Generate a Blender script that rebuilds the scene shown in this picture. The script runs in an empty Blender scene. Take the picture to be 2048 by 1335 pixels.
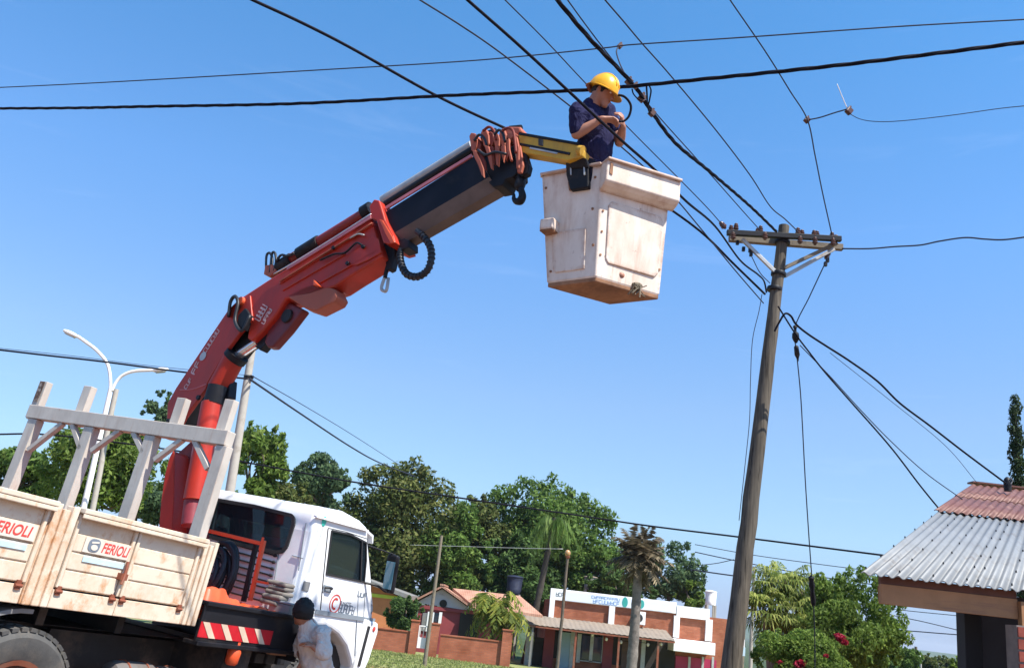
import bpy, bmesh, math, random
import numpy as np
from mathutils import Matrix, Vector

SC = bpy.context.scene
COL = SC.collection
rad = math.radians

# ------------------------------------------------------------------ camera
FPX = 1800.0                       # focal length in photo pixels (2048 wide)
ROLL = rad(6.5)
PITCH = math.atan(math.cos(ROLL) * 542 / FPX)
CAM = np.array([0, 0, 1.6])
_f = np.array([0, math.cos(PITCH), math.sin(PITCH)])
_U = np.array([0, -math.sin(PITCH), math.cos(PITCH)])
_X = np.array([1.0, 0, 0])
_r = math.cos(ROLL) * _X + math.sin(ROLL) * _U
_d = math.sin(ROLL) * _X - math.cos(ROLL) * _U
cd = bpy.data.cameras.new('camera')
cd.sensor_width = 36
cd.lens = 36 * FPX / 2048
cd.clip_end = 12000
cam = bpy.data.objects.new('camera', cd)
COL.objects.link(cam)
cam.matrix_world = Matrix(((_r[0], -_d[0], -_f[0], 0), (_r[1], -_d[1], -_f[1], 0), (_r[2], -_d[2], -_f[2], 1.6), (0, 0, 0, 1)))
SC.camera = cam

# ------------------------------------------------------------------ sky, sun, exposure
SUN_AZ = math.atan2(0.74, -0.52)   # clockwise from +Y
SUN_EL = rad(57)
world = bpy.data.worlds.new('World')
SC.world = world
world.use_nodes = True
wn, wl = world.node_tree.nodes, world.node_tree.links
wn.clear()
wo = wn.new('ShaderNodeOutputWorld')
SKYRAMP = [(0.0, (0.25, 0.33, 0.66)), (0.75, (0.40, 0.80, 0.97)), (0.10, (0.48, 0.55, 0.62)), (0.055, (0.38, 0.45, 0.64)), (0.22, (0.59, 0.65, 0.71)), (0.40, (0.53, 0.77, 0.93)), (0.58, (0.40, 0.78, 0.95))]
bg = wn.new('ShaderNodeBackground')
sky = wn.new('ShaderNodeTexSky')
sky.sky_type = 'NISHITA'
sky.sun_disc = False
sky.sun_elevation = SUN_EL
sky.sun_rotation = SUN_AZ
sky.altitude = 200
sky.air_density = 1.0
sky.dust_density = 0.6
sky.ozone_density = 3.0
hs = wn.new('ShaderNodeHueSaturation')
hs.inputs['Saturation'].default_value = 1.0
hs.inputs['Value'].default_value = 1.0
# clear subtropical midday sky: even blue well down the dome, pale and hazy at the horizon, same all round
tc0 = wn.new('ShaderNodeTexCoord'); sp0 = wn.new('ShaderNodeSeparateXYZ'); rp0 = wn.new('ShaderNodeValToRGB'); mu0 = wn.new('ShaderNodeMixRGB')
wl.new(tc0.outputs['Generated'], sp0.inputs[0]); wl.new(sp0.outputs['Z'], rp0.inputs[0])
mu0.blend_type = 'MULTIPLY'; mu0.inputs['Fac'].default_value = 1
for i, (pos, c) in enumerate(SKYRAMP):
    e_ = rp0.color_ramp.elements[i] if i < 2 else rp0.color_ramp.elements.new(pos)
    e_.position = pos; e_.color = (*c, 1)
wl.new(sky.outputs[0], mu0.inputs['Color1']); wl.new(rp0.outputs[0], mu0.inputs['Color2'])
wl.new(mu0.outputs[0], hs.inputs['Color'])
# thin cirrus streaks over the whole dome
tc = wn.new('ShaderNodeTexCoord')
mp = wn.new('ShaderNodeMapping')
mp.inputs['Scale'].default_value = (2.2, 5.0, 22.0)
mp.inputs['Rotation'].default_value = (0, rad(4), 0)
mp.inputs['Location'].default_value = (3.1, 1.7, 0.4)
nz = wn.new('ShaderNodeTexNoise')
nz.inputs['Scale'].default_value = 1.6
nz.inputs['Detail'].default_value = 7
nz.inputs['Roughness'].default_value = 0.62
nz.inputs['Distortion'].default_value = 0.6
cr = wn.new('ShaderNodeValToRGB')
cr.color_ramp.elements[0].position = 0.60
cr.color_ramp.elements[0].color = (0, 0, 0, 1)
cr.color_ramp.elements[1].position = 0.82
cr.color_ramp.elements[1].color = (0.045, 0.045, 0.045, 1)
mx = wn.new('ShaderNodeMixRGB')
mx.inputs['Color2'].default_value = (6.0, 6.4, 7.2, 1)
wl.new(tc.outputs['Generated'], mp.inputs['Vector'])
wl.new(mp.outputs[0], nz.inputs['Vector'])
wl.new(nz.outputs['Fac'], cr.inputs[0])
wl.new(cr.outputs[0], mx.inputs['Fac'])
wl.new(hs.outputs[0], mx.inputs['Color1'])
wl.new(mx.outputs[0], bg.inputs['Color'])
bg.inputs['Strength'].default_value = 0.14
wl.new(bg.outputs[0], wo.inputs['Surface'])

sl = bpy.data.lights.new('sun', 'SUN')
sl.energy = 4.7
sl.angle = rad(0.53)
sl.color = (1.0, 0.95, 0.87)
sun = bpy.data.objects.new('sun', sl)
COL.objects.link(sun)
SUNV = Vector((math.sin(SUN_AZ) * math.cos(SUN_EL), math.cos(SUN_AZ) * math.cos(SUN_EL), math.sin(SUN_EL)))
sun.rotation_euler = SUNV.to_track_quat('Z', 'Y').to_euler()
sun.location = (20, -15, 40)

SC.view_settings.view_transform = 'Standard'
SC.view_settings.look = 'None'
SC.view_settings.exposure = 1.0
SC.view_settings.gamma = 1
SC.view_settings.use_curve_mapping = False
HAZE = 0.00015
SC.cycles.max_bounces = 6
SC.cycles.transparent_max_bounces = 8

# ------------------------------------------------------------------ projection helpers (photo pixel -> point in the place)
def ray(x, y):
    return (x - 1024) / FPX * _r + (y - 667.5) / FPX * _d + _f
def P(x, y, dep):
    return CAM + ray(x, y) * dep
def PY(x, y, Y):
    v = ray(x, y)
    return CAM + v * (Y / v[1])
def PZ(x, y, z):
    v = ray(x, y)
    return CAM + v * ((z - 1.6) / v[2])
def HIT(x, y, p0, n):
    v = ray(x, y)
    return CAM + v * (np.dot(np.asarray(p0) - CAM, n) / np.dot(v, n))
def unit(v):
    v = np.asarray(v, float)
    return v / np.linalg.norm(v)

# the truck's own frame: a forward, b left, c up; it stands on a sloping street
ta = unit(ray(1800, 1430))
_n = unit(np.cross(ray(260, 845), ray(-740, 710)))
tb = unit(np.cross(_n, ta))
if tb[0] > 0: tb = -tb
tcu = np.cross(ta, tb)
TA = P(405, 1253, 7.3)
TR = np.array([ta, tb, tcu])
def W(u, v, w):
    return TA + np.array([u, v, w]) @ TR
def T(x, y, v=0.0):                      # pixel on the truck's side plane
    return TR @ (HIT(x, y, TA + tb * v, tb) - TA)
def TU(x, y, u):                         # pixel on a crosswise plane of the truck
    return TR @ (HIT(x, y, TA + ta * u, ta) - TA)
def TWp(x, y, w):
    return TR @ (HIT(x, y, TA + tcu * w, tcu) - TA)
TF = np.eye(4)
TF[:3, 0], TF[:3, 1], TF[:3, 2], TF[:3, 3] = ta, tb, tcu, TA
GW = -1.15                               # street level in the truck frame
# crane plane
CE = rad(78)
CU0, CV0 = 0.85, 1.2
ce = np.array([-math.cos(CE), -math.sin(CE), 0])
cn = np.array([ce[1], -ce[0], 0])
cn_w = cn @ TR
if np.dot(cn_w, CAM - W(CU0, CV0, 2)) < 0:
    cn = -cn; cn_w = -cn_w               # normal towards the viewer's side
def CR(x, y, off=0.0):                   # pixel -> (s, h) on the crane plane shifted by off
    q = TR @ (HIT(x, y, W(CU0, CV0, 0) + cn_w * off, cn_w) - TA) - np.array([CU0, CV0, 0])
    return (float(q @ ce), float(q[2]))
def CP(s, h, off=0.0):                   # crane plane -> truck coords
    return np.array([CU0, CV0, 0]) + ce * s + cn * off + np.array([0, 0, h])

def ground_z(x, y):
    tilt = 0.095 * 9 * math.tanh(x / 9)
    f = 0.15 + 0.85 / (1 + math.exp(max(-40, min(40, (y - 28) / 4))))
    far = -0.02 * max(0, min(y, 420) - 55)
    if x > 0: far *= 1 + 0.8 * min(1, x / 40)
    return -0.02 - 0.023 * min(max(y, -40), 60) - tilt * f + far

# ------------------------------------------------------------------ scene helpers
WM = {}
def _link(o, parent=None):
    COL.objects.link(o)
    if parent is not None:
        o.parent = parent
def tag(o, label=None, cat=None, group=None, kind=None):
    if label: o['label'] = label
    if cat: o['category'] = cat
    if group: o['group'] = group
    if kind: o['kind'] = kind
    return o
def thing(name, label, cat, loc, group=None, M=None):
    o = bpy.data.objects.new(name, None)
    o.empty_display_size = 0.2
    _link(o)
    if M is None:
        M = np.eye(4); M[:3, 3] = loc
    o.matrix_world = Matrix(M.tolist())
    WM[o.name] = M
    return tag(o, label, cat, group)

class MB:
    def __init__(self, F=None):
        self.v = []; self.f = []; self.mi = []; self.F = F
    def add(self, vs, fs, m=0):
        n = len(self.v)
        self.v.extend([tuple(map(float, p)) for p in vs])
        for q in fs:
            self.f.append(tuple(i + n for i in q)); self.mi.append(m)
        return self
    def box(self, c, s, ax=None, m=0, taper=1.0):
        c = np.asarray(c, float); s = np.asarray(s, float) / 2
        ax = np.eye(3) if ax is None else np.asarray(ax, float)
        vs = []
        for k, (i, j) in ((-1, (1, 1)), (1, (1, 1))):
            t = taper if k > 0 else 1
            for a, b in ((-1, -1), (1, -1), (1, 1), (-1, 1)):
                vs.append(c + ax[0] * s[0] * a * t + ax[1] * s[1] * b * t + ax[2] * s[2] * k)
        self.add(vs, [(3, 2, 1, 0), (4, 5, 6, 7), (0, 1, 5, 4), (1, 2, 6, 5), (2, 3, 7, 6), (3, 0, 4, 7)], m)
        return self
    def lo(self, lo, hi, m=0):
        lo = np.asarray(lo, float); hi = np.asarray(hi, float)
        return self.box((lo + hi) / 2, np.abs(hi - lo), None, m)
    def bar(self, p0, p1, w, h, up=(0, 0, 1), m=0):
        p0 = np.asarray(p0, float); p1 = np.asarray(p1, float)
        d = unit(p1 - p0); up = np.asarray(up, float)
        s = np.cross(up, d)
        if np.linalg.norm(s) < 1e-4: s = np.cross((1, 0.2, 0), d)
        s = unit(s); u = np.cross(d, s)
        return self.box((p0 + p1) / 2, (np.linalg.norm(p1 - p0), w, h), (d, s, u), m)
    def prism(self, poly, vec, m=0):
        poly = [np.asarray(p, float) for p in poly]; vec = np.asarray(vec, float)
        n = len(poly)
        nrm = np.zeros(3)
        for i in range(n): nrm += np.cross(poly[i] - poly[0], poly[(i + 1) % n] - poly[0])
        if np.dot(nrm, vec) > 0: poly = poly[::-1]
        vs = poly + [p + vec for p in poly]
        fs = [tuple(range(n)), tuple(range(2 * n - 1, n - 1, -1))]
        for i in range(n):
            j = (i + 1) % n
            fs.append((j, i, i + n, j + n))
        return self.add(vs, fs, m)
    def tube(self, pts, r, n=8, closed=False, m=0, cap=True):
        pts = [np.asarray(p, float) for p in pts]
        N = len(pts)
        rs = [r] * N if np.isscalar(r) else list(r)
        tg = []
        for i in range(N):
            if closed: t = pts[(i + 1) % N] - pts[i - 1]
            else: t = pts[min(i + 1, N - 1)] - pts[max(i - 1, 0)]
            tg.append(unit(t) if np.linalg.norm(t) > 1e-9 else np.array([0, 0, 1.0]))
        ref = np.array([0, 0, 1.0]) if abs(tg[0][2]) < 0.9 else np.array([1.0, 0, 0])
        s = unit(np.cross(ref, tg[0]))
        vs = []
        for i in range(N):
            s = s - tg[i] * np.dot(s, tg[i])
            s = unit(s); u = np.cross(tg[i], s)
            for k in range(n):
                a = 2 * math.pi * k / n
                vs.append(pts[i] + (s * math.cos(a) + u * math.sin(a)) * rs[i])
        fs = []
        for i in range(N if closed else N - 1):
            i2 = (i + 1) % N
            for k in range(n):
                k2 = (k + 1) % n
                fs.append((i * n + k, i * n + k2, i2 * n + k2, i2 * n + k))
        if not closed and cap:
            fs.append(tuple(range(n - 1, -1, -1)))
            fs.append(tuple((N - 1) * n + k for k in range(n)))
        return self.add(vs, fs, m)
    def cone(self, p0, p1, r0, r1, n=12, m=0):
        return self.tube([p0, p1], [r0, r1], n, m=m)
    def lathe(self, prof, c, axis=(0, 0, 1), n=20, m=0, ref=None):
        c = np.asarray(c, float); ax = unit(axis)
        if ref is None: ref = (1, 0, 0) if abs(ax[0]) < 0.9 else (0, 1, 0)
        s = unit(np.cross(ref, ax)); u = np.cross(ax, s)
        vs = []
        for (r, z) in prof:
            for k in range(n):
                a = 2 * math.pi * k / n
                vs.append(c + ax * z + (s * math.cos(a) + u * math.sin(a)) * max(r, 1e-4))
        fs = []
        for i in range(len(prof) - 1):
            for k in range(n):
                k2 = (k + 1) % n
                fs.append((i * n + k, i * n + k2, (i + 1) * n + k2, (i + 1) * n + k))
        fs.append(tuple(range(n - 1, -1, -1)))
        fs.append(tuple((len(prof) - 1) * n + k for k in range(n)))
        return self.add(vs, fs, m)
    def ell(self, c, rr, ax=None, nu=12, nv=8, m=0, v0=-1.0, v1=1.0):
        c = np.asarray(c, float); ax = np.eye(3) if ax is None else np.asarray(ax, float)
        vs = []
        for j in range(nv + 1):
            t = math.asin(max(-1, min(1, v0))) + (math.asin(max(-1, min(1, v1))) - math.asin(max(-1, min(1, v0)))) * j / nv
            for i in range(nu):
                a = 2 * math.pi * i / nu
                cc = max(math.cos(t), 1e-3)
                vs.append(c + ax[0] * rr[0] * cc * math.cos(a) + ax[1] * rr[1] * cc * math.sin(a) + ax[2] * rr[2] * math.sin(t))
        fs = []
        for j in range(nv):
            for i in range(nu):
                i2 = (i + 1) % nu
                fs.append((j * nu + i, j * nu + i2, (j + 1) * nu + i2, (j + 1) * nu + i))
        fs.append(tuple(range(nu - 1, -1, -1)))
        fs.append(tuple(nv * nu + k for k in range(nu)))
        return self.add(vs, fs, m)
    def build(self, name, mats, parent=None, smooth=None, bevel=0, seg=2, loc=None, label=None, cat=None, group=None, kind=None):
        V = np.array(self.v, float).reshape(-1, 3)
        if self.F is not None:
            V = V @ self.F[:3, :3].T + self.F[:3, 3]
        if parent is not None:
            Mp = WM[parent.name]
        else:
            Mp = np.eye(4)
            if loc is None:
                loc = V.mean(0); loc[2] = V[:, 2].min()
            Mp[:3, 3] = loc
        Mi = np.linalg.inv(Mp)
        V = V @ Mi[:3, :3].T + Mi[:3, 3]
        me = bpy.data.meshes.new(name)
        me.from_pydata(V.tolist(), [], self.f)
        if not isinstance(mats, (list, tuple)): mats = [mats]
        for mt in mats: me.materials.append(mt)
        if len(mats) > 1: me.polygons.foreach_set('material_index', self.mi)
        me.validate()
        if smooth is not None:
            me.polygons.foreach_set('use_smooth', [True] * len(me.polygons))
            if smooth < 179:
                me.set_sharp_from_angle(angle=rad(smooth))
        me.update()
        o = bpy.data.objects.new(name, me)
        _link(o, parent)
        if parent is None:
            o.matrix_world = Matrix(Mp.tolist())
        WM[o.name] = Mp
        if bevel:
            b = o.modifiers.new('bevel', 'BEVEL')
            b.width = bevel; b.segments = seg; b.limit_method = 'ANGLE'; b.angle_limit = rad(35)
            b.harden_normals = False
        return tag(o, label, cat, group, kind)

def spline(pts, k=6):
    """Catmull-Rom through 3-D points"""
    pts = [np.asarray(p, float) for p in pts]
    if len(pts) < 3:
        return [pts[0] + (pts[-1] - pts[0]) * t for t in np.linspace(0, 1, k + 1)]
    q = [2 * pts[0] - pts[1]] + pts + [2 * pts[-1] - pts[-2]]
    out = []
    for i in range(1, len(q) - 2):
        p0, p1, p2, p3 = q[i - 1], q[i], q[i + 1], q[i + 2]
        for j in range(k):
            t = j / k
            out.append(0.5 * ((2 * p1) + (p2 - p0) * t + (2 * p0 - 5 * p1 + 4 * p2 - p3) * t * t + (3 * p1 - p0 - 3 * p2 + p3) * t ** 3))
    out.append(pts[-1])
    return out

# ------------------------------------------------------------------ materials
class NT:
    def __init__(self, name):
        self.m = bpy.data.materials.new(name); self.m.use_nodes = True
        self.n = self.m.node_tree.nodes; self.l = self.m.node_tree.links
        self.b = self.n['Principled BSDF']; self.out = self.n['Material Output']
        self.tc = self.n.new('ShaderNodeTexCoord')
    def noise(self, scale, detail=5, rough=0.6, stretch=None, src='Object', dist=0):
        v = self.tc.outputs[src]
        if stretch is not None:
            mp = self.n.new('ShaderNodeMapping'); mp.inputs['Scale'].default_value = stretch
            self.l.new(v, mp.inputs['Vector']); v = mp.outputs[0]
        t = self.n.new('ShaderNodeTexNoise')
        t.inputs['Scale'].default_value = scale; t.inputs['Detail'].default_value = detail
        t.inputs['Roughness'].default_value = rough; t.inputs['Distortion'].default_value = dist
        self.l.new(v, t.inputs['Vector'])
        return t.outputs['Fac']
    def ramp(self, src, p0, p1, c0=(0, 0, 0), c1=(1, 1, 1)):
        r = self.n.new('ShaderNodeValToRGB')
        r.color_ramp.elements[0].position = p0; r.color_ramp.elements[0].color = (*c0, 1)
        r.color_ramp.elements[1].position = p1; r.color_ramp.elements[1].color = (*c1, 1)
        self.l.new(src, r.inputs[0])
        return r.outputs[0]
    def mix(self, fac, c1, c2, mode='MIX'):
        x = self.n.new('ShaderNodeMixRGB'); x.blend_type = mode
        for s, i in ((fac, 'Fac'), (c1, 'Color1'), (c2, 'Color2')):
            if isinstance(s, (int, float)): x.inputs[i].default_value = s
            elif isinstance(s, tuple): x.inputs[i].default_value = (*s, 1)
            else: self.l.new(s, x.inputs[i])
        return x.outputs[0]
    def mul(self, a, b):
        x = self.n.new('ShaderNodeMath'); x.operation = 'MULTIPLY'
        for s, i in ((a, 0), (b, 1)):
            if isinstance(s, (int, float)): x.inputs[i].default_value = s
            else: self.l.new(s, x.inputs[i])
        return x.outputs[0]
    def edge(self, radius=0.02, lo=0.02, hi=0.3):
        bv = self.n.new('ShaderNodeBevel'); bv.samples = 3; bv.inputs['Radius'].default_value = radius
        g = self.n.new('ShaderNodeNewGeometry')
        dt = self.n.new('ShaderNodeVectorMath'); dt.operation = 'DOT_PRODUCT'
        self.l.new(bv.outputs[0], dt.inputs[0]); self.l.new(g.outputs['Normal'], dt.inputs[1])
        s = self.n.new('ShaderNodeMath'); s.operation = 'SUBTRACT'; s.inputs[0].default_value = 1
        self.l.new(dt.outputs['Value'], s.inputs[1])
        return self.ramp(s.outputs[0], lo, hi)
    def bump(self, src, strength=0.3, dist=0.01):
        b = self.n.new('ShaderNodeBump'); b.inputs['Strength'].default_value = strength; b.inputs['Distance'].default_value = dist
        self.l.new(src, b.inputs['Height']); self.l.new(b.outputs[0], self.b.inputs['Normal'])
    def color(self, c):
        if isinstance(c, tuple): self.b.inputs['Base Color'].default_value = (*c, 1)
        else: self.l.new(c, self.b.inputs['Base Color'])
    def set(self, rough=0.6, metal=0.0, spec=0.5, coat=0):
        if isinstance(rough, (int, float)): self.b.inputs['Roughness'].default_value = rough
        else: self.l.new(rough, self.b.inputs['Roughness'])
        self.b.inputs['Metallic'].default_value = metal
        self.b.inputs['Specular IOR Level'].default_value = spec
        self.b.inputs['Coat Weight'].default_value = coat
        return self.m

def vmul(c, k): return tuple(min(1, x * k) for x in c)
def pmat(name, c, rough=0.6, metal=0.0, var=0.25, scale=6, bump=0.15, dirt=None, dirt_amt=0.5, dscale=3, stretch=None, spec=0.4, coat=0):
    t = NT(name)
    n = t.noise(scale)
    col = t.mix(t.ramp(n, 0.3, 0.72), vmul(c, 1 - var), vmul(c, 1 + var * 0.6))
    if dirt is not None:
        m = t.ramp(t.noise(dscale, 8, 0.68, stretch), 0.66 - dirt_amt * 0.35, 0.80 - dirt_amt * 0.2)
        col = t.mix(m, col, dirt)
    t.color(col)
    if bump: t.bump(t.noise(scale * 7, 4), bump, 0.006)
    return t.set(rough, metal, spec, coat)

RUST = (0.30, 0.115, 0.04)
def weathered(name, c, rust_amt=0.45, streak=True, edge=0.0, grime=(0.45, 0.33, 0.22), grime_amt=0.5, rough=0.5, spec=0.3):
    t = NT(name)
    col = t.mix(t.ramp(t.noise(2.2, 6), 0.3, 0.75), vmul(c, 0.86), vmul(c, 1.05))
    g = t.mul(t.ramp(t.noise(5, 8, 0.7, (1, 1, 0.35)), 0.62 - 0.3 * grime_amt, 0.85), 0.75)
    col = t.mix(g, col, grime)
    if streak:
        s = t.ramp(t.noise(7, 8, 0.7, (1.6, 1.6, 0.16)), 0.72 - rust_amt * 0.25, 0.84 - rust_amt * 0.12)
        s2 = t.mul(s, t.ramp(t.noise(1.4, 3), 0.42, 0.62))
        col = t.mix(t.mul(s2, 0.8), col, RUST)
    sp = t.ramp(t.noise(17, 6, 0.75), 0.80 - rust_amt * 0.2, 0.86 - rust_amt * 0.15)
    col = t.mix(t.mul(sp, 0.85), col, vmul(RUST, 0.7))
    if edge:
        e = t.mul(t.edge(edge), t.ramp(t.noise(11, 6, 0.7), 0.40, 0.56))
        col = t.mix(t.mul(e, 0.9), col, RUST)
    t.color(col)
    t.bump(t.noise(28, 5), 0.12, 0.006)
    return t.set(rough, 0, spec)

def leafmat(name, dark, mid, light, trans=0.3):
    t = NT(name)
    g = t.n.new('ShaderNodeNewGeometry')
    r = t.n.new('ShaderNodeValToRGB')
    e = r.color_ramp.elements
    e[0].position = 0.0; e[0].color = (*dark, 1)
    e[1].position = 1.0; e[1].color = (*light, 1)
    k = e.new(0.55); k.color = (*mid, 1)
    t.l.new(g.outputs['Random Per Island'], r.inputs[0])
    cl = t.ramp(t.noise(0.8, 3), 0.32, 0.68, (0.85, 0.85, 0.85), (1.4, 1.4, 1.15))
    col = t.mix(1.0, r.outputs[0], cl, 'MULTIPLY')
    t.color(col)
    t.set(0.6, 0, 0.15)
    tr = t.n.new('ShaderNodeBsdfTranslucent'); t.l.new(col, tr.inputs['Color'])
    ms = t.n.new('ShaderNodeMixShader'); ms.inputs[0].default_value = min(0.55, trans + 0.15)
    t.l.new(t.b.outputs[0], ms.inputs[1]); t.l.new(tr.outputs[0], ms.inputs[2])
    t.l.new(ms.outputs[0], t.out.inputs['Surface'])
    return t.m

def brickmat(name, c1, c2, mortar, sx=0.25, sz=0.07):
    t = NT(name)
    mp = t.n.new('ShaderNodeMapping'); mp.inputs['Rotation'].default_value = (rad(90), 0, 0)
    t.l.new(t.tc.outputs['Object'], mp.inputs['Vector'])
    b = t.n.new('ShaderNodeTexBrick')
    b.inputs['Scale'].default_value = 1; b.inputs['Brick Width'].default_value = sx; b.inputs['Row Height'].default_value = sz
    b.inputs['Mortar Size'].default_value = 0.009; b.inputs['Color1'].default_value = (*c1, 1); b.inputs['Color2'].default_value = (*c2, 1)
    b.inputs['Mortar'].default_value = (*mortar, 1)
    t.l.new(mp.outputs[0], b.inputs['Vector'])
    col = t.mix(t.ramp(t.noise(1.3, 5), 0.35, 0.7), b.outputs['Color'], (0.62, 0.55, 0.5), 'MULTIPLY')
    t.color(col)
    t.bump(b.outputs['Fac'], -0.5, 0.01)
    return t.set(0.85, 0, 0.2)

M = {}
def bedmat(name, base, amt):
    t = NT(name)
    col = t.mix(t.ramp(t.noise(3.0, 6), 0.3, 0.75), vmul(base, 0.90), vmul(base, 1.04))
    g = t.ramp(t.noise(2.6, 9, 0.74), 0.60 - 0.12 * amt, 0.80 - 0.10 * amt)          # dusty red-earth film in patches
    col = t.mix(t.mul(g, 0.75), col, (0.52, 0.33, 0.19))
    o = t.ramp(t.noise(6.5, 9, 0.72, (1, 1, 0.7)), 0.64 - 0.10 * amt, 0.76 - 0.08 * amt)  # rust bloom
    col = t.mix(t.mul(o, 0.8), col, (0.46, 0.20, 0.065))
    e = t.mul(t.edge(0.016), t.ramp(t.noise(9, 7, 0.7), 0.42, 0.55))
    col = t.mix(t.mul(e, 0.9), col, (0.33, 0.13, 0.045))
    sp = t.ramp(t.noise(26, 6, 0.8), 0.69, 0.75)
    col = t.mix(t.mul(sp, 0.85), col, (0.17, 0.07, 0.03))
    st = t.mul(t.ramp(t.noise(16, 4, 0.6, (1, 1, 0.12)), 0.60, 0.72), t.ramp(t.noise(1.8, 3), 0.5, 0.66))
    col = t.mix(t.mul(st, 0.7 * amt), col, (0.40, 0.17, 0.06))
    t.color(col); t.bump(t.noise(34, 5), 0.15, 0.004)
    return t.set(0.6, 0, 0.25)
M['bed'] = bedmat('bed_paint', (0.66, 0.56, 0.44), 0.95)
M['bucket'] = weathered('bucket_gelcoat', (0.75, 0.65, 0.555), 0.85, True, 0.06, (0.42, 0.26, 0.16), 0.62, 0.55)
M['rack'] = weathered('rack_paint', (0.52, 0.475, 0.42), 0.75, True, 0.012, (0.28, 0.24, 0.21), 0.6, 0.6)
M['cabw'] = weathered('cab_paint', (0.80, 0.81, 0.82), 0.0, False, 0, (0.62, 0.63, 0.62), 0.12, 0.22)
M['red'] = weathered('crane_red', (0.42, 0.027, 0.013), 0.30, False, 0.012, (0.17, 0.024, 0.016), 0.62, 0.42, 0.3)
M['redold'] = weathered('crane_red_faded', (0.38, 0.10, 0.062), 0.5, False, 0.012, (0.22, 0.09, 0.06), 0.5, 0.6, 0.2)
M['orange'] = pmat('orange_paint', (0.70, 0.09, 0.025), 0.45, 0, 0.2, 5, 0.15, (0.3, 0.08, 0.04), 0.3)
M['yellow'] = weathered('jib_yellow', (0.62, 0.36, 0.035), 0.5, False, 0.02, (0.22, 0.14, 0.05), 0.6, 0.5)
M['black'] = pmat('black_steel', (0.012, 0.012, 0.015), 0.5, 0, 0.3, 8, 0.1, (0.05, 0.036, 0.028), 0.3, spec=0.2)
M['navy'] = pmat('dark_boom_paint', (0.008, 0.008, 0.014), 0.5, 0, 0.3, 5, 0.05, (0.03, 0.024, 0.022), 0.25, spec=0.15)
M['chassis'] = pmat('chassis_black', (0.025, 0.025, 0.027), 0.6, 0, 0.3, 6, 0.2, (0.11, 0.08, 0.06), 0.45)
M['rubber'] = pmat('rubber', (0.075, 0.073, 0.07), 0.8, 0, 0.25, 9, 0.2, (0.14, 0.12, 0.10), 0.5, spec=0.2)
M['hose'] = pmat('hose_rubber', (0.016, 0.016, 0.02), 0.5, 0, 0.2, 9, 0.1)
M['rim'] = pmat('rim_paint', (0.25, 0.07, 0.035), 0.6, 0, 0.3, 6, 0.2, (0.15, 0.1, 0.07), 0.5)
M['grey'] = pmat('grey_plastic', (0.20, 0.20, 0.195), 0.6, 0, 0.2, 5, 0.15, (0.2, 0.17, 0.14), 0.45)
M['steel'] = pmat('rod_steel', (0.62, 0.60, 0.58), 0.25, 0.8, 0.1, 6, 0.0)
M['galv'] = pmat('galvanised', (0.44, 0.44, 0.43), 0.5, 0.35, 0.2, 6, 0.1, (0.25, 0.2, 0.17), 0.3)
M['boomunder'] = pmat('boom_lower_chamfer', (0.12, 0.09, 0.08), 0.55, 0, 0.3, 6, 0.1, (0.06, 0.05, 0.05), 0.4)
M['pink'] = pmat('seam_and_highlight_pink', (0.52, 0.16, 0.17), 0.4, 0, 0.2, 6, 0.05)  # pink for the arm seam and for painted highlights on boom edges
M['cable'] = pmat('cable_black', (0.007, 0.007, 0.013), 0.7, 0, 0.2, 9, 0.1, spec=0.1)
M['wire'] = pmat('aged_wire', (0.035, 0.04, 0.06), 0.7, 0, 0.2, 9, 0.05, spec=0.15)
M['brown'] = pmat('porcelain_brown', (0.09, 0.04, 0.025), 0.3, 0, 0.3, 9, 0.05)
M['white'] = pmat('white_paint', (0.80, 0.79, 0.77), 0.6, 0, 0.08, 1.5, 0.1, (0.62, 0.58, 0.52), 0.2)
M['seal'] = pmat('seal_black', (0.02, 0.02, 0.022), 0.7, 0, 0.1, 6, 0)
M['trimgrey'] = pmat('trim_grey', (0.22, 0.25, 0.28), 0.5, 0, 0.1, 6, 0)
M['redprint'] = pmat('print_red', (0.55, 0.06, 0.05), 0.5, 0, 0.1, 9, 0)
M['whiteprint'] = pmat('print_white', (0.55, 0.36, 0.34), 0.5, 0, 0.1, 9, 0)
M['greyprint'] = pmat('print_grey', (0.16, 0.19, 0.23), 0.5, 0, 0.1, 9, 0)
M['blueprint'] = pmat('print_pale_blue', (0.48, 0.66, 0.74), 0.5, 0, 0.15, 9, 0, (0.7, 0.62, 0.5), 0.35)
M['sticker'] = pmat('sticker_cream', (0.62, 0.56, 0.48), 0.45, 0, 0.06, 5, 0.05, (0.55, 0.42, 0.3), 0.2)
M['skin'] = pmat('skin', (0.36, 0.165, 0.105), 0.5, 0, 0.15, 14, 0.08)
M['helmet'] = pmat('helmet_yellow', (0.78, 0.40, 0.015), 0.32, 0, 0.12, 9, 0.05, (0.45, 0.24, 0.04), 0.25)
M['trouser'] = pmat('trouser_dark', (0.02, 0.02, 0.03), 0.9, 0, 0.3, 9, 0.3, spec=0.1)
def cloth(name, c, fold=9, strength=0.9):
    t = NT(name)
    n = t.noise(fold, 4, 0.55, (1, 1, 0.6), dist=1.2)
    t.color(t.mix(t.ramp(t.noise(4, 5), 0.3, 0.7), vmul(c, 0.82), vmul(c, 1.08)))
    t.bump(n, strength, 0.05)
    return t.set(0.9, 0, 0.1)
M['shirt2'] = cloth('shirt_offwhite', (0.60, 0.535, 0.49), 10, 0.9)
M['trouser2'] = pmat('trouser_grey', (0.12, 0.12, 0.13), 0.9, 0, 0.3, 9, 0.3, spec=0.1)
M['shirt'] = cloth('shirt_navy', (0.02, 0.02, 0.062), 9, 0.9)
M['hair'] = pmat('hair_black', (0.012, 0.010, 0.010), 0.7, 0, 0.4, 60, 0.6)
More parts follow.
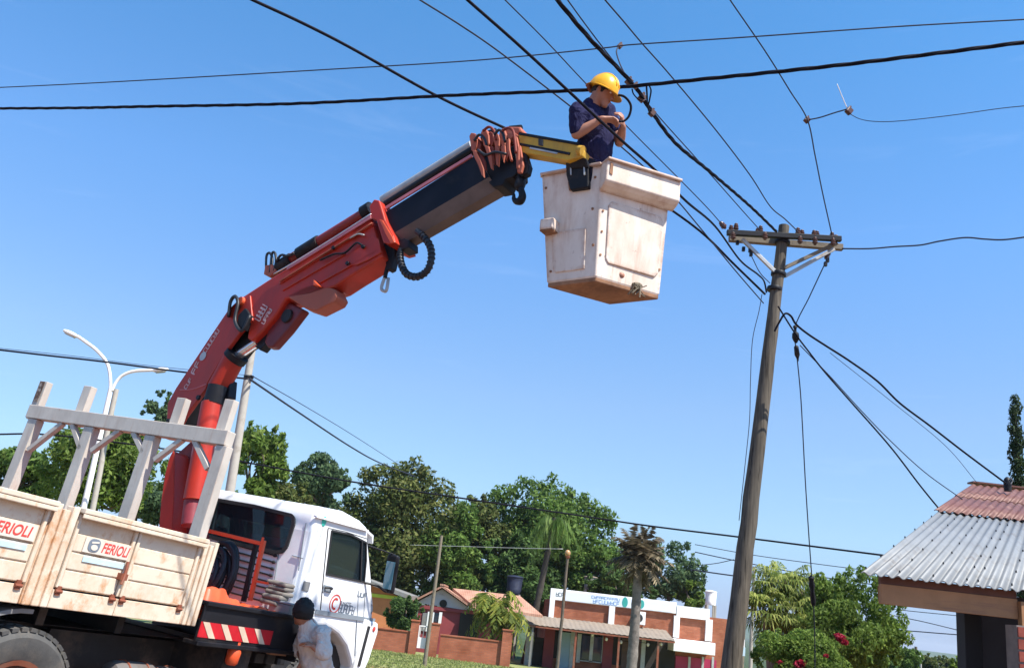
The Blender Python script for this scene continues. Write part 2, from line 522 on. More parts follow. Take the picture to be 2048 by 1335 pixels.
M['sack'] = pmat('sack_cloth', (0.17, 0.15, 0.13), 0.95, 0, 0.3, 9, 0.5)
def glassmat(name, c, rough=0.04):
    t = NT(name); t.color(c); return t.set(rough, 0, 0.7)
M['glass'] = glassmat('window_glass_dark', (0.02, 0.034, 0.05))
M['mirror'] = glassmat('mirror_glass', (0.10, 0.24, 0.30), 0.05)
M['bark'] = pmat('bark', (0.13, 0.10, 0.075), 0.9, 0, 0.4, 5, 0.6)
def woodpole():
    t = NT('pole_wood')
    n = t.noise(6, 8, 0.7, (5, 5, 0.25))
    col = t.mix(t.ramp(n, 0.3, 0.72), (0.04, 0.034, 0.027), (0.165, 0.138, 0.105))
    col = t.mix(t.mul(t.ramp(t.noise(1.1, 4, 0.6, (1, 1, 0.5)), 0.52, 0.7), 0.6), col, (0.07, 0.065, 0.055))
    n2 = t.noise(22, 4, 0.6, (1, 1, 0.06))
    col = t.mix(t.mul(t.ramp(n2, 0.58, 0.66), 0.75), col, (0.018, 0.015, 0.012))
    t.color(col); t.bump(n2, -0.8, 0.02)
    return t.set(0.85, 0, 0.2)
M['pole'] = woodpole()
M['concrete'] = pmat('concrete', (0.40, 0.37, 0.32), 0.85, 0, 0.2, 3, 0.3, (0.25, 0.22, 0.18), 0.4)
# ================================================================== THE SETTING
def grid_mesh(name, xs, ys, dz, mat, kind='structure'):
    nx, ny = len(xs), len(ys)
    vs = [(x, y, ground_z(x, y) + dz) for y in ys for x in xs]
    fs = [(j * nx + i, j * nx + i + 1, (j + 1) * nx + i + 1, (j + 1) * nx + i) for j in range(ny - 1) for i in range(nx - 1)]
    mb = MB(); mb.add(vs, fs)
    return mb.build(name, mat, None, smooth=180, loc=np.zeros(3), kind=kind)

def groundmat():
    t = NT('red_earth_and_grass')
    soil = t.mix(t.ramp(t.noise(0.9, 8, 0.65), 0.3, 0.7), (0.26, 0.11, 0.055), (0.38, 0.19, 0.105))
    gr = t.mix(t.ramp(t.noise(2.5, 8, 0.7), 0.3, 0.7), (0.15, 0.18, 0.065), (0.28, 0.28, 0.125))
    sep = t.n.new('ShaderNodeSeparateXYZ'); t.l.new(t.tc.outputs['Object'], sep.inputs[0])
    dist = t.n.new('ShaderNodeMapRange'); dist.inputs['From Min'].default_value = 26; dist.inputs['From Max'].default_value = 29
    t.l.new(sep.outputs['Y'], dist.inputs['Value'])
    patch = t.ramp(t.noise(0.35, 6, 0.7), 0.66, 0.74)
    fac = t.n.new('ShaderNodeMath'); fac.operation = 'SUBTRACT'; fac.use_clamp = True
    t.l.new(dist.outputs[0], fac.inputs[0]); t.l.new(patch, fac.inputs[1])
    far = t.n.new('ShaderNodeMapRange'); far.inputs['From Min'].default_value = 52; far.inputs['From Max'].default_value = 60
    t.l.new(sep.outputs['Y'], far.inputs['Value'])
    wood = t.mix(t.ramp(t.noise(0.12, 8, 0.7), 0.3, 0.7), (0.02, 0.035, 0.012), (0.06, 0.085, 0.03))
    t.color(t.mix(far.outputs[0], t.mix(fac.outputs[0], soil, gr), wood))
    t.bump(t.noise(14, 6), 0.5, 0.03)
    return t.set(0.95, 0, 0.1)
xs = sorted(set([-3000, -1200, -500, -200, -120] + list(range(-80, 81, 4)) + [120, 200, 500, 1200, 3000]))
ys = sorted(set([-60, -30] + list(range(-20, 80, 3)) + [90, 110, 140, 180, 240, 320, 420, 700, 1500, 3000, 6000]))
grid_mesh('ground', xs, ys, 0.0, groundmat())
# asphalt street along the truck
def asphalt():
    t = NT('dusty_asphalt')
    t.color(t.mix(t.ramp(t.noise(3, 8, 0.7), 0.3, 0.75), (0.12, 0.085, 0.068), (0.22, 0.14, 0.10)))
    t.bump(t.noise(60, 4), 0.5, 0.01)
    return t.set(0.9, 0, 0.2)
grid_mesh('road', list(np.linspace(-30, 30, 31)), list(np.linspace(-12, 20, 17)), 0.02, asphalt())

# distant ridge of hills beyond the valley
def hillmat():
    t = NT('far_forest')
    t.color(t.mix(t.ramp(t.noise(0.02, 8, 0.7), 0.3, 0.7), (0.03, 0.06, 0.03), (0.07, 0.10, 0.05)))
    return t.set(0.95, 0, 0.1)
rng = random.Random(5)
vs = []; fs = []
N = 90
for i in range(N):
    a = rad(-70 + 140 * i / (N - 1))
    h = 13 + 9 * math.sin(i * 0.37) + 6 * math.sin(i * 0.9 + 1) + rng.uniform(-2, 2)
    for (R, z) in ((2300, -14), (2450, h * 0.55), (2650, h), (3000, -14)):
        vs.append((R * math.sin(a), R * math.cos(a), z))
for i in range(N - 1):
    for k in range(3):
        fs.append((i * 4 + k, (i + 1) * 4 + k, (i + 1) * 4 + k + 1, i * 4 + k + 1))
mb = MB(); mb.add(vs, fs)
mb.build('hills', hillmat(), None, smooth=180, loc=np.zeros(3), kind='structure')

# thin midday haze filling the air over the whole place; sky outside it
hzm = bpy.data.materials.new('haze'); hzm.use_nodes = True
hn = hzm.node_tree.nodes; hn.remove(hn['Principled BSDF'])
pv = hn.new('ShaderNodeVolumePrincipled'); pv.inputs['Color'].default_value = (0.86, 0.92, 1.0, 1); pv.inputs['Density'].default_value = HAZE
pv.inputs['Anisotropy'].default_value = 0.2
hzm.node_tree.links.new(pv.outputs[0], hn['Material Output'].inputs['Volume'])
MB().lo((-3050, -75, -40), (3050, 6050, 60)).build('haze', hzm, None, loc=np.zeros(3), kind='stuff', label='thin pale blue haze over the far valley and hills', cat='haze')

# grass blades on the verge before the houses
def grass_stuff():
    rng = np.random.default_rng(3)
    n = 24000
    vs = []; fs = []
    y = rng.uniform(24, 42, n); x = rng.uniform(-9, 5, n)
    mb = MB()
    for i in range(n):
        z = ground_z(x[i], y[i]); h = rng.uniform(0.03, 0.09); a = rng.uniform(0, math.pi); w = 0.035
        dx, dy = math.cos(a) * w, math.sin(a) * w
        lx, ly = rng.normal(0, 0.05, 2)
        mb.add([(x[i] - dx, y[i] - dy, z), (x[i] + dx, y[i] + dy, z), (x[i] + lx, y[i] + ly, z + h)], [(0, 1, 2)])
    return mb.build('grass', leafmat('grass_blades', (0.15, 0.19, 0.065), (0.22, 0.25, 0.095), (0.32, 0.31, 0.15), 0.3), None, loc=np.zeros(3),
                    label='short sunlit grass on the verge in front of the brick garden wall', cat='grass', kind='stuff')
grass_stuff()

# ------------------------------------------------------------------ corrugated roofs
def roofmat(name, c1, c2, dirt, amt):
    t = NT(name)
    col = t.mix(t.ramp(t.noise(1.2, 6), 0.3, 0.7), c1, c2)
    m = t.ramp(t.noise(3.5, 8, 0.7), 0.66 - amt * 0.3, 0.82 - amt * 0.2)
    t.color(t.mix(m, col, dirt)); t.bump(t.noise(30, 3), 0.08, 0.004)
    return t.set(0.55, 0.1, 0.3)
M['zinc'] = roofmat('zinc_sheet', (0.17, 0.175, 0.18), (0.215, 0.22, 0.225), (0.14, 0.125, 0.115), 0.4)
M['rustroof'] = roofmat('rusty_sheet', (0.11, 0.042, 0.032), (0.15, 0.060, 0.046), (0.23, 0.12, 0.085), 0.5)
def corrugated(mb, E0, along, length, sdir, slen, pitch, amp, k=6, thick=0.012):
    along = unit(along); sdir = unit(sdir); nrm = unit(np.cross(along, sdir))
    if nrm[2] < 0: nrm = -nrm
    n = int(length / pitch * k) + 1
    top = []
    for i in range(n):
        s = i * pitch / k
        off = nrm * amp * math.sin(2 * math.pi * i / k)
        top.append(E0 + along * s + off)
    vs = []
    for p in top: vs += [p, p + sdir * slen, p - nrm * thick, p + sdir * slen - nrm * thick]
    fs = []
    for i in range(n - 1):
        a, b = i * 4, (i + 1) * 4
        fs += [(a, b, b + 1, a + 1), (a + 2, a + 3, b + 3, b + 2), (a, a + 2, b + 2, b), (a + 1, b + 1, b + 3, a + 3)]
    mb.add(vs, fs)
    return nrm

# ------------------------------------------------------------------ house at the right edge, zinc and rusty roof
DR = 8.5
E0 = P(1722, 1144, DR)
az, el = rad(33), rad(13.5)
sdir = np.array([math.sin(az) * math.cos(el), math.cos(az) * math.cos(el), math.sin(el)])
zr = E0[2]
hb = E0.copy(); hb[2] = ground_z(E0[0] + 1, E0[1])
rh = thing('house', 'near house at the right edge with grey and rusty corrugated roofs', 'house', hb)
alongx = np.array([1.0, 0, 0.0])
# length of slope until the pixel of the left top corner
def slope_len(px, py, E, sd):
    best = min(np.linspace(0.5, 12, 400), key=lambda t: (lambda q: (q[0] - px) ** 2 + (q[1] - py) ** 2)(PROJ(E + sd * t)))
    return best
def PROJ(q):
    q = np.asarray(q, float) - CAM; z = q @ _f
    return (1024 + FPX * (q @ _r) / z, 667.5 + FPX * (q @ _d) / z, z)
L1 = slope_len(1888, 1033, E0, sdir)
pitch = 0.108
for k in range(4):                       # separate sheets, each lapping on the next
    mb = MB()
    corrugated(mb, E0 + alongx * k * pitch * 10 + np.array([0, 0, 0.004 * k]), alongx, pitch * 10.4, sdir, L1, pitch, 0.015)
    sh = mb.build('roof_sheet', M['zinc'], rh, smooth=180)
    if k < 2:
        mb = MB()
        for j in range(0, 10, 3):
            for q in np.linspace(0.1, L1 - 0.3, 8):
                c = E0 + alongx * (k * pitch * 10 + (j + 0.25) * pitch) + sdir * q + np.array([0, 0, 0.022])
                mb.cone(c, c + np.array([0, 0, 0.022]), 0.010, 0.005, 6)
        mb.build('roof_nails', M['black'], sh, kind='stuff')
# beam under the eave
yb = E0[1] + 0.10
def yhit(x, y, Y): return PY(x, y, Y)
b0, b1 = PY(1762, 1166, yb), PY(1762, 1206, yb)
zt, zm, zb = b0[2] + 0.075, b0[2], b1[2]
M['beam'] = pmat('brown_board', (0.36, 0.175, 0.075), 0.7, 0, 0.25, 3, 0.2, (0.2, 0.1, 0.06), 0.35, 4, (0.3, 3, 3))
M['darkpost'] = pmat('charcoal_paint', (0.10, 0.10, 0.115), 0.7, 0, 0.15, 3, 0.1)
M['blackpost'] = pmat('black_paint', (0.018, 0.018, 0.02), 0.7, 0, 0.15, 3, 0.1)
xL = b0[0]; xR = PY(2035, 1200, yb)[0]
MB().lo((xL, yb, zb), (xR, yb + 0.06, zm)).build('eave_board', M['beam'], rh, bevel=0.004)
MB().lo((xL, yb + 0.012, zm + 0.002), (xR, yb + 0.06, zt)).build('eave_shadow', pmat('eave_shadow_dark', (0.13, 0.05, 0.03), 0.7), rh)  # dark strip: the roof's shadow above the board, put into colour
MB().lo((xR + 0.004, yb - 0.05, zb - 0.07), (xR + 2.2, yb + 0.02, zm - 0.02)).build('eave_board', M['beam'], rh, bevel=0.004)
# gable side board running back under the roof edge
MB().bar((xL + 0.03, yb + 0.08, (zb + zm) / 2), np.array([xL + 0.03, yb + 0.08, (zb + zm) / 2]) + sdir * (L1 - 0.3), 0.05, 0.14).build('eave_board', M['beam'], rh)
gz = ground_z(4.5, 9.3) - 0.3
px0, px1 = PY(1931, 1300, 9.3)[0], PY(1966, 1300, 9.3)[0]
MB().lo((px0, 9.3, gz), (px1, 9.3 + 0.17, zb + 0.15)).build('post', M['blackpost'], rh, bevel=0.006)
px2 = PY(2037, 1300, 9.5)[0]
MB().lo((px1 + 0.003, 9.5, gz), (px2 + 2.2, 9.7, zb + 0.25)).build('side_wall', M['darkpost'], rh)
# brick pier at the frame edge, brick by brick
yq = 8.62
xb0 = PY(2036, 1280, yq)[0]
M['brick'] = pmat('hollow_brick', (0.24, 0.05, 0.032), 0.85, 0, 0.3, 6, 0.4)
M['mortar'] = pmat('mortar', (0.20, 0.17, 0.15), 0.95, 0, 0.2, 12, 0.3)
pw = MB().lo((xb0, yq + 0.012, gz), (xb0 + 2.0, yq + 0.2, zb - 0.06)).build('brick_wall', M['mortar'], rh)
bm = None
rng = random.Random(2)
row = 0; z = zb - 0.075
while z > gz + 0.2:
    x = xb0 + 0.006 - (0.11 if row % 2 else 0)
    while x < xb0 + 1.9:
        x0 = max(x, xb0 + 0.004); x1 = x + 0.21
        if x1 - x0 > 0.04:
            MB().lo((x0, yq - rng.uniform(0, 0.004), z - 0.088), (x1, yq + 0.06, z)).build('brick', M['brick'], pw)
        x += 0.225
    z -= 0.108; row += 1
# upper rusty roof
E1 = E0 + sdir * (L1 - 0.30) + np.array([-0.04, 0, 0.035])
q_ = PROJ(E1); tp = P(1946, 968, q_[2] + 3.2)
L2 = np.linalg.norm(tp - E1); sd2 = (tp - E1) / L2
for k in range(4):
    for r_ in range(2):
        mb = MB()
        corrugated(mb, E1 + alongx * k * 1.3 + sd2 * (L2 / 2 * r_ - (0.08 if r_ else 0)) + np.array([0, 0, 0.012 * r_ + 0.004 * k]), alongx, 1.36, sd2, L2 / 2 + 0.04, 0.13, 0.014)
        mb.build('roof_sheet', M['rustroof'], rh, smooth=180, label='rusty red corrugated roof sheet')
mb = MB(); q = E1 + sd2 * L2
mb.bar(q + np.array([-0.05, 0, 0.03]), q + np.array([5.2, 0, 0.03]), 0.22, 0.03)
mb.build('ridge_cap', M['rustroof'], rh)

# ------------------------------------------------------------------ shop across the street
SY = 48.0
def S2(x, y, Y=SY):
    q = PY(x, y, Y); return q[0], q[2]
sg = ground_z(3, SY) - 0.15
shop = thing('shop', 'low brick shop with white parapet sign, long tan awning and dark front across the street', 'shop', (3.0, SY, ground_z(3, SY)))
M['shopbrick'] = brickmat('shop_brick', (0.43, 0.145, 0.075), (0.34, 0.105, 0.055), (0.30, 0.14, 0.09))
M['maroon'] = pmat('maroon_paint', (0.22, 0.03, 0.035), 0.6, 0, 0.15, 2, 0.1)
M['magenta'] = pmat('magenta_paint', (0.36, 0.02, 0.075), 0.5, 0, 0.15, 2, 0.1)
M['canopy'] = pmat('awning_sheet', (0.27, 0.215, 0.165), 0.85, 0, 0.3, 1.2, 0.2, (0.12, 0.10, 0.085), 0.6, 1.2)
M['lightblue'] = pmat('pale_blue_door', (0.30, 0.42, 0.50), 0.5, 0, 0.1, 2, 0.05)
M['dark'] = pmat('shaded_interior', (0.03, 0.025, 0.022), 0.9, 0, 0.2, 2, 0)  # near-black colour stands in for the shade inside openings
xa, zt = S2(1102, 1175); xm, _ = S2(1354, 1200); xe, _ = S2(1420, 1208); xr = xe + 1.4
_, zs = S2(1105, 1198); _, zc = S2(1105, 1231)
zr_, _ = zt, 0
zt2 = zt - 0.05
MB().lo((xa, SY + 0.12, sg), (xr, SY + 8, zs + 0.02)).build('wall', M['shopbrick'], shop)
MB().lo((xa, SY + 0.0, zs), (xm, SY + 0.25, zt)).build('parapet', M['white'], shop, bevel=0.01)
MB().lo((xm + 0.01, SY - 0.03, zs - 0.15), (xe, SY + 0.25, zt - 0.15)).build('parapet', M['white'], shop, bevel=0.01)
for (p, wd) in ((1102, 0.26), (1223, 0.3), (1354, 0.3), (1419, 0.34)):
    x0, _ = S2(p, 1230)
    MB().lo((x0 - wd / 2, SY - 0.05, zc - 0.35), (x0 + wd / 2, SY + 0.118, zs + (0.0 if p < 1350 else -0.1))).build('pilaster', M['white'], shop, bevel=0.01)
# printed banner on the parapet: two blue rows and two green leaf marks
sx0, _ = S2(1130, 1190); sx1, _ = S2(1346, 1205)
M['banner'] = pmat('banner_print', (0.70, 0.75, 0.82), 0.5, 0, 0.08, 0.6, 0)
sign = MB().lo((sx0, SY - 0.03, zs + 0.03), (sx1, SY - 0.004, zt - 0.08)).build('sign_board', M['banner'], shop)
M['bluep'] = pmat('print_blue', (0.26, 0.38, 0.60), 0.5, 0, 0.1, 2, 0)
M['greenp'] = pmat('print_green', (0.04, 0.32, 0.28), 0.5, 0, 0.1, 2, 0)
def strokes(mb, x0, x1, z0, z1, n, rng, ax=(1, 0, 0), up=(0, 0, 1), org=(0, 0, 0), nrm=(0, -1, 0), dep=0.006):
    """illegible lettering: letter-like groups of strokes between x0..x1"""
    ax, up, org, nrm = (np.asarray(t, float) for t in (ax, up, org, nrm))
    w = (x1 - x0) / n; h = z1 - z0; st = min(w * 0.22, h * 0.22)
    for i in range(n):
        a = x0 + i * w; b = a + w * 0.76
        segs = [((a, z0), (a, z1))]
        k = rng.randrange(5)
        if k in (0, 1, 3): segs.append(((a, z1), (b, z1)))
        if k in (1, 2, 4): segs.append(((a, z0), (b, z0)))
        if k in (0, 2, 3): segs.append(((a, (z0 + z1) / 2), (b, (z0 + z1) / 2)))
        if k in (2, 3, 4): segs.append(((b, z0), (b, z1)))
        for (p, q) in segs:
            mb.bar(org + ax * p[0] + up * p[1], org + ax * q[0] + up * q[1], st, dep, nrm)
tx0, _ = S2(1183, 1195); tx1, _ = S2(1240, 1200)
rg = random.Random(4)
mb = MB()
strokes(mb, tx0, tx1, (zs + zt) / 2 + 0.02, zt - 0.14, 11, rg, org=(0, SY - 0.034, 0))
strokes(mb, tx0 + 0.1, tx1, zs + 0.07, (zs + zt) / 2 - 0.04, 9, rg, org=(0, SY - 0.034, 0))
mb.build('lettering', M['bluep'], sign)
for (p, rr) in ((1250, 0.24), (1284, 0.2)):
    gx, _ = S2(p, 1200)
    mb = MB(); c = np.array([gx, SY - 0.033, (zs + zt) / 2 - 0.02])
    mb.prism([c + np.array([rr * 0.62 * math.cos(t), 0, rr * math.sin(t) * (1 if math.sin(t) < 0 else 1.15)]) for t in np.linspace(0, 2 * math.pi, 15)[:-1]], (0, -0.006, 0))
    mb.build('leaf_emblem', M['greenp'], sign)
mb = MB(); strokes(mb, xa + 0.30, xa + 0.72, zs + 0.20, zt - 0.18, 3, rg, org=(0, SY - 0.006, 0)); mb.build('lettering', M['trimgrey'], shop)
# awning
ax0, _ = S2(1052, 1240, SY - 2.2); ax1, _ = S2(1350, 1270, SY - 2.2)
_, ze = S2(1200, 1263, SY - 2.3)
mb = MB()
corrugated(mb, np.array([ax0, SY - 2.3, ze]), (1, 0, 0), ax1 - ax0, unit((0, 2.3, zc - ze - 0.05)), math.hypot(2.3, zc - ze - 0.05), 0.25, 0.012, 4)
mb.build('awning', M['canopy'], shop, smooth=40)
MB().lo((ax0, SY - 2.28, ze - 0.12), (ax1, SY - 2.2, ze - 0.03)).build('awning_beam', M['rim'], shop)
for p in (1062, 1150, 1237, 1316):
    x0, _ = S2(p, 1290, SY - 2.1)
    MB().lo((x0 - 0.05, SY - 2.2, sg), (x0 + 0.05, SY - 2.1, ze - 0.1)).build('awning_post', M['grey'] if p == 1062 else M['rim'], shop)
# right white box awning
bx0, bz1 = S2(1348, 1274, SY - 1.4); bx1, bz0 = S2(1430, 1310, SY - 1.4)
MB().lo((bx0, SY - 1.4, bz0), (bx1, SY + 0.1, bz1 - 0.05)).build('box_awning', M['white'], shop, bevel=0.015)
# ground floor wall pieces: openings
def panel(name, x0, y0, x1, y1, Y, d, mat, parent=shop, bevel=0.0):
    a = PY(x0, y0, Y); b = PY(x1, y1, Y)
    return MB().lo((min(a[0], b[0]), Y, min(a[2], b[2])), (max(a[0], b[0]), Y + d, max(a[2], b[2]))).build(name, mat, parent, bevel=bevel)
panel('front_wall', 1104, 1252, 1348, 1342, SY + 0.05, 0.06, M['dark'])  # dark sheet: deep shade under the awning put into its colour
for (p0, p1) in ((1091, 1103), (1209, 1222)):
    panel('column', p0, 1252, p1, 1345, SY - 0.12, 0.2, M['maroon'])
d_ = panel('door', 1118, 1262, 1142, 1345, SY - 0.02, 0.05, M['lightblue'])
panel('door_frame', 1143, 1260, 1147, 1345, SY - 0.05, 0.08, M['galv'], d_)
w_ = panel('window', 1158, 1268, 1207, 1322, SY - 0.03, 0.05, glassmat('blue_shop_glass', (0.012, 0.02, 0.05)))
for a in ((1156, 1266, 1159, 1324), (1206, 1268, 1209, 1326), (1182, 1266, 1184, 1324), (1156, 1320, 1209, 1324), (1156, 1264, 1209, 1268)):
    panel('frame', *a, SY - 0.07, 0.05, M['galv'], w_)
panel('side_door', 1245, 1275, 1282, 1345, SY - 0.02, 0.05, pmat('brown_shutter', (0.10, 0.05, 0.035)))
panel('frame', 1284, 1275, 1288, 1345, SY - 0.05, 0.06, M['galv'])
panel('front_wall', 1352, 1310, 1432, 1348, SY - 0.02, 0.12, M['magenta'])
for p in (1377, 1404, 1424):
    panel('frame', p, 1312, p + 3, 1348, SY - 0.06, 0.05, M['galv'])
# gateway at the left
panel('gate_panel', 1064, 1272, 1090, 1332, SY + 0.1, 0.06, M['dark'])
panel('gate_post', 1054, 1262, 1062, 1334, SY - 0.2, 0.3, M['galv'])
# wall-hung air conditioner
ac0, acz1 = S2(1270, 1221); ac1, acz0 = S2(1288, 1249)
ac = thing('air_conditioner', 'white air conditioner unit hung on the brick upper wall of the shop', 'air conditioner', ((ac0 + ac1) / 2, SY - 0.3, acz0))
MB().lo((ac0, SY - 0.32, acz0), (ac1, SY - 0.02, acz1)).build('casing', M['white'], ac, bevel=0.02)
MB().lathe([(0.20, 0), (0.20, 0.012), (0.03, 0.02)], ((ac0 + ac1) / 2 - 0.08, SY - 0.322, (acz0 + acz1) / 2), (0, -1, 0), 16).build('fan_grille', M['seal'], ac)
mb = MB()
for dx in (0.06, ac1 - ac0 - 0.06): mb.bar((ac0 + dx, SY + 0.1, acz0 - 0.03), (ac0 + dx, SY - 0.34, acz0 - 0.03), 0.03, 0.04)
mb.build('bracket', M['galv'], ac)
# festoon bulbs
M['bulb'] = pmat('bulb_glass', (0.72, 0.66, 0.56), 0.25)
bl = [(1090, 1251), (1185, 1268), (1213, 1277), (1242, 1283), (1270, 1285), (1296, 1288), (1322, 1287)]
wire_pts = [PY(x, y - 3, SY - 1.9) for x, y in bl]
fs_ = thing('festoon', 'string of round bulbs hanging under the shop awning', 'string lights', wire_pts[3])
MB().tube(spline(wire_pts, 4), 0.012, 5).build('cord', M['cable'], fs_)
for x, y in bl:
    c = PY(x, y, SY - 1.9)
    MB().ell(c, (0.075, 0.075, 0.09), nu=8, nv=6).build('bulb', M['bulb'], fs_, smooth=180)

# water tanks
def tank(name, label, px, pyt, pyb, wpx, Y, mat, lidmat):
    c0 = PY(px, pyb, Y); c1 = PY(px, pyt, Y); rr = wpx / 2 * Y / FPX
    t = thing(name, label, 'water tank', c0)
    H = c1[2] - c0[2]
    MB().lathe([(rr * 0.86, 0), (rr * 0.9, 0.05), (rr * 0.92, H * 0.3), (rr * 0.9, H * 0.32), (rr * 0.95, H * 0.6), (rr * 0.93, H * 0.62), (rr, H * 0.88), (rr, H * 0.93)], c0, n=20).build('tank_body', mat, t, smooth=40)
    MB().lathe([(rr * 1.06, H * 0.93), (rr * 1.06, H * 0.96), (rr * 0.9, H * 1.0), (rr * 0.3, H * 1.05)], c0, n=20).build('lid', lidmat, t, smooth=40)
    mb = MB()
    zb = ground_z(c0[0], Y)
    for dx in (-1, 1):
        for dy in (-1, 1):
            mb.lo((c0[0] + dx * rr * 0.7 - 0.05, Y + dy * rr * 0.7 - 0.05, zb), (c0[0] + dx * rr * 0.7 + 0.05, Y + dy * rr * 0.7 + 0.05, c0[2] - 0.004))
    mb.build('stand', M['concrete'], t)
    return t
M['tankblue'] = pmat('tank_navy', (0.022, 0.026, 0.05), 0.5)
tank('water_tank', 'dark navy water tank on a stand among the trees behind the red roof', 1027, 1151, 1187, 32, 53, M['tankblue'], M['tankblue'])
tank('water_tank', 'grey water tank half hidden in the trees above the shop parapet', 1180, 1152, 1178, 26, 55, M['grey'], M['canopy'])
tank('water_tank', 'white water tank at the right end of the shop roof', 1421, 1181, 1209, 22, 53, M['white'], M['white'])

# ------------------------------------------------------------------ red house with gable
HY = 46.0
rhz = ground_z(-2.5, HY)
hz = thing('house', 'small maroon house with pale gable and red tiled roof behind the brick garden wall', 'house', (-2.8, HY, rhz))
def h2(x, y, Y=HY): q = PY(x, y, Y); return np.array([q[0], Y, q[2]])
gl, ga, gr_ = h2(828, 1199), h2(884, 1174), h2(952, 1219)
ev = min(gl[2], gr_[2])
gl[2] = ev + 0.05; gr_[2] = ev - 0.05
M['housewall'] = pmat('house_maroon', (0.25, 0.045, 0.05), 0.75, 0, 0.15, 1.5, 0.1)
M['gable'] = pmat('gable_plaster', (0.50, 0.45, 0.44), 0.85, 0, 0.12, 1.5, 0.1, (0.35, 0.28, 0.26), 0.3)
def tilemat():
    t = NT('roof_tiles')
    w = t.n.new('ShaderNodeTexWave'); w.inputs['Scale'].default_value = 3.4; w.bands_direction = 'X'; w.inputs['Distortion'].default_value = 0.4
    t.l.new(t.tc.outputs['Object'], w.inputs['Vector'])
    col = t.mix(t.ramp(t.noise(1.6, 7, 0.7), 0.3, 0.75), (0.32, 0.15, 0.10), (0.48, 0.28, 0.20))
    t.color(t.mix(0.2, col, t.ramp(w.outputs['Fac'], 0.1, 0.7, (0.4, 0.35, 0.33), (1, 1, 1)), 'MULTIPLY'))
    t.bump(w.outputs['Fac'], 0.3, 0.03)
    return t.set(0.85, 0, 0.2)
M['tiles'] = tilemat()
back = np.array([0, 7.0, 0])
x0h, x1h = gl[0] + 0.25, gr_[0] - 0.2
MB().lo((x0h, HY + 0.35, rhz - 0.3), (x1h + 1.7, HY + 7, ev - 0.1)).build('wall', M['housewall'], hz)
MB().prism([gl + (0.1, 0.3, -0.02), ga + (0, 0.3, -0.06), gr_ + (-0.1, 0.3, -0.02)], (0, 0.12, 0)).build('gable', M['gable'], hz)
vent = h2(886, 1206)
MB().lathe([(0.19, 0), (0.19, 0.03)], vent + (0, 0.29, 0), (0, -1, 0), 12).build('vent', M['dark'], hz)
th = np.array([0, 0, 0.10])
rf = MB().prism([gl + (-0.1, 0, -0.06), ga, ga + th, gl + (-0.1, 0, -0.06) + th], back).build('roof', M['tiles'], hz)
MB().prism([ga + (0.004, 0, 0), gr_ + (0.15, 0, -0.1), gr_ + (0.15, 0, -0.1) + th, ga + (0.004, 0, 0) + th], back).build('roof', M['tiles'], hz)
MB().bar(ga + th + (0, -0.02, 0.03), ga + th + back + (0, 0, 0.03), 0.22, 0.08).build('ridge_tiles', M['tiles'], rf)
# lower wing roof running right, seen as a tiled slope
w0, w1, w2, w3 = h2(945, 1214, 45.5), h2(1085, 1233, 45.5), h2(1040, 1190, 48), h2(905, 1180, 48)
w1[2] = w0[2] - 0.1; w2[2] = w3[2]
MB().prism([w0, w1, w2, w3], (0, 0.02, 0.12)).build('roof', M['tiles'], hz)
panel('porch_opening', 921, 1224, 953, 1278, HY + 0.28, 0.05, M['dark'], hz)
panel('porch_lintel', 838, 1215, 952, 1221, HY + 0.26, 0.06, M['housewall'], hz)
wn_ = panel('window', 865, 1224, 881, 1244, HY + 0.3, 0.04, M['glass'], hz)
panel('frame', 863, 1223, 866, 1246, HY + 0.27, 0.05, M['white'], wn_); panel('frame', 879, 1223, 882, 1246, HY + 0.27, 0.05, M['white'], wn_)
dr_ = panel('door', 846, 1224, 856, 1262, HY + 0.3, 0.04, M['grey'], hz)
panel('frame', 856, 1222, 858, 1262, HY + 0.27, 0.06, M['white'], dr_)

# ------------------------------------------------------------------ orange house
OY = 47.0
o0 = PY(700, 1240, OY)
oh = thing('house', 'orange rendered house with lime green stripe and grey sloping roof beside the truck cab', 'house', (o0[0] + 1, OY, ground_z(o0[0] + 1, OY)))
M['orangewall'] = pmat('orange_render', (0.52, 0.19, 0.075), 0.8, 0, 0.15, 1.2, 0.1, (0.36, 0.12, 0.05), 0.3)
M['lime'] = pmat('lime_paint', (0.50, 0.56, 0.06), 0.7, 0, 0.1, 2, 0.05)
ox1 = PY(798, 1230, OY)[0]
zo = PY(745, 1168, OY)[2]
zo2 = PY(800, 1192, OY)[2]
MB().prism([(o0[0] - 2, OY, ground_z(o0[0], OY) - 0.3), (ox1, OY, ground_z(o0[0], OY) - 0.3), (ox1, OY, zo2 - 0.05), (PY(745, 1168, OY)[0], OY, zo), (o0[0] - 2, OY, zo + 0.6)], (0, 6, 0)).build('wall', M['orangewall'], oh)
g0, g1 = PY(700, 1182, OY), PY(800, 1195, OY)
MB().lo((g0[0] - 2, OY - 0.04, PY(748, 1193, OY)[2]), (ox1, OY - 0.004, PY(748, 1186, OY)[2])).build('stripe', M['lime'], oh)
MB().prism([(o0[0] - 2, OY - 0.4, zo + 0.62), (ox1 + 0.5, OY - 0.4, zo2 - 0.1), (ox1 + 0.5, OY - 0.4, zo2 + 0.1), (o0[0] - 2, OY - 0.4, zo + 0.82)], (0, 6.8, 0)).build('roof', M['grey'], oh)

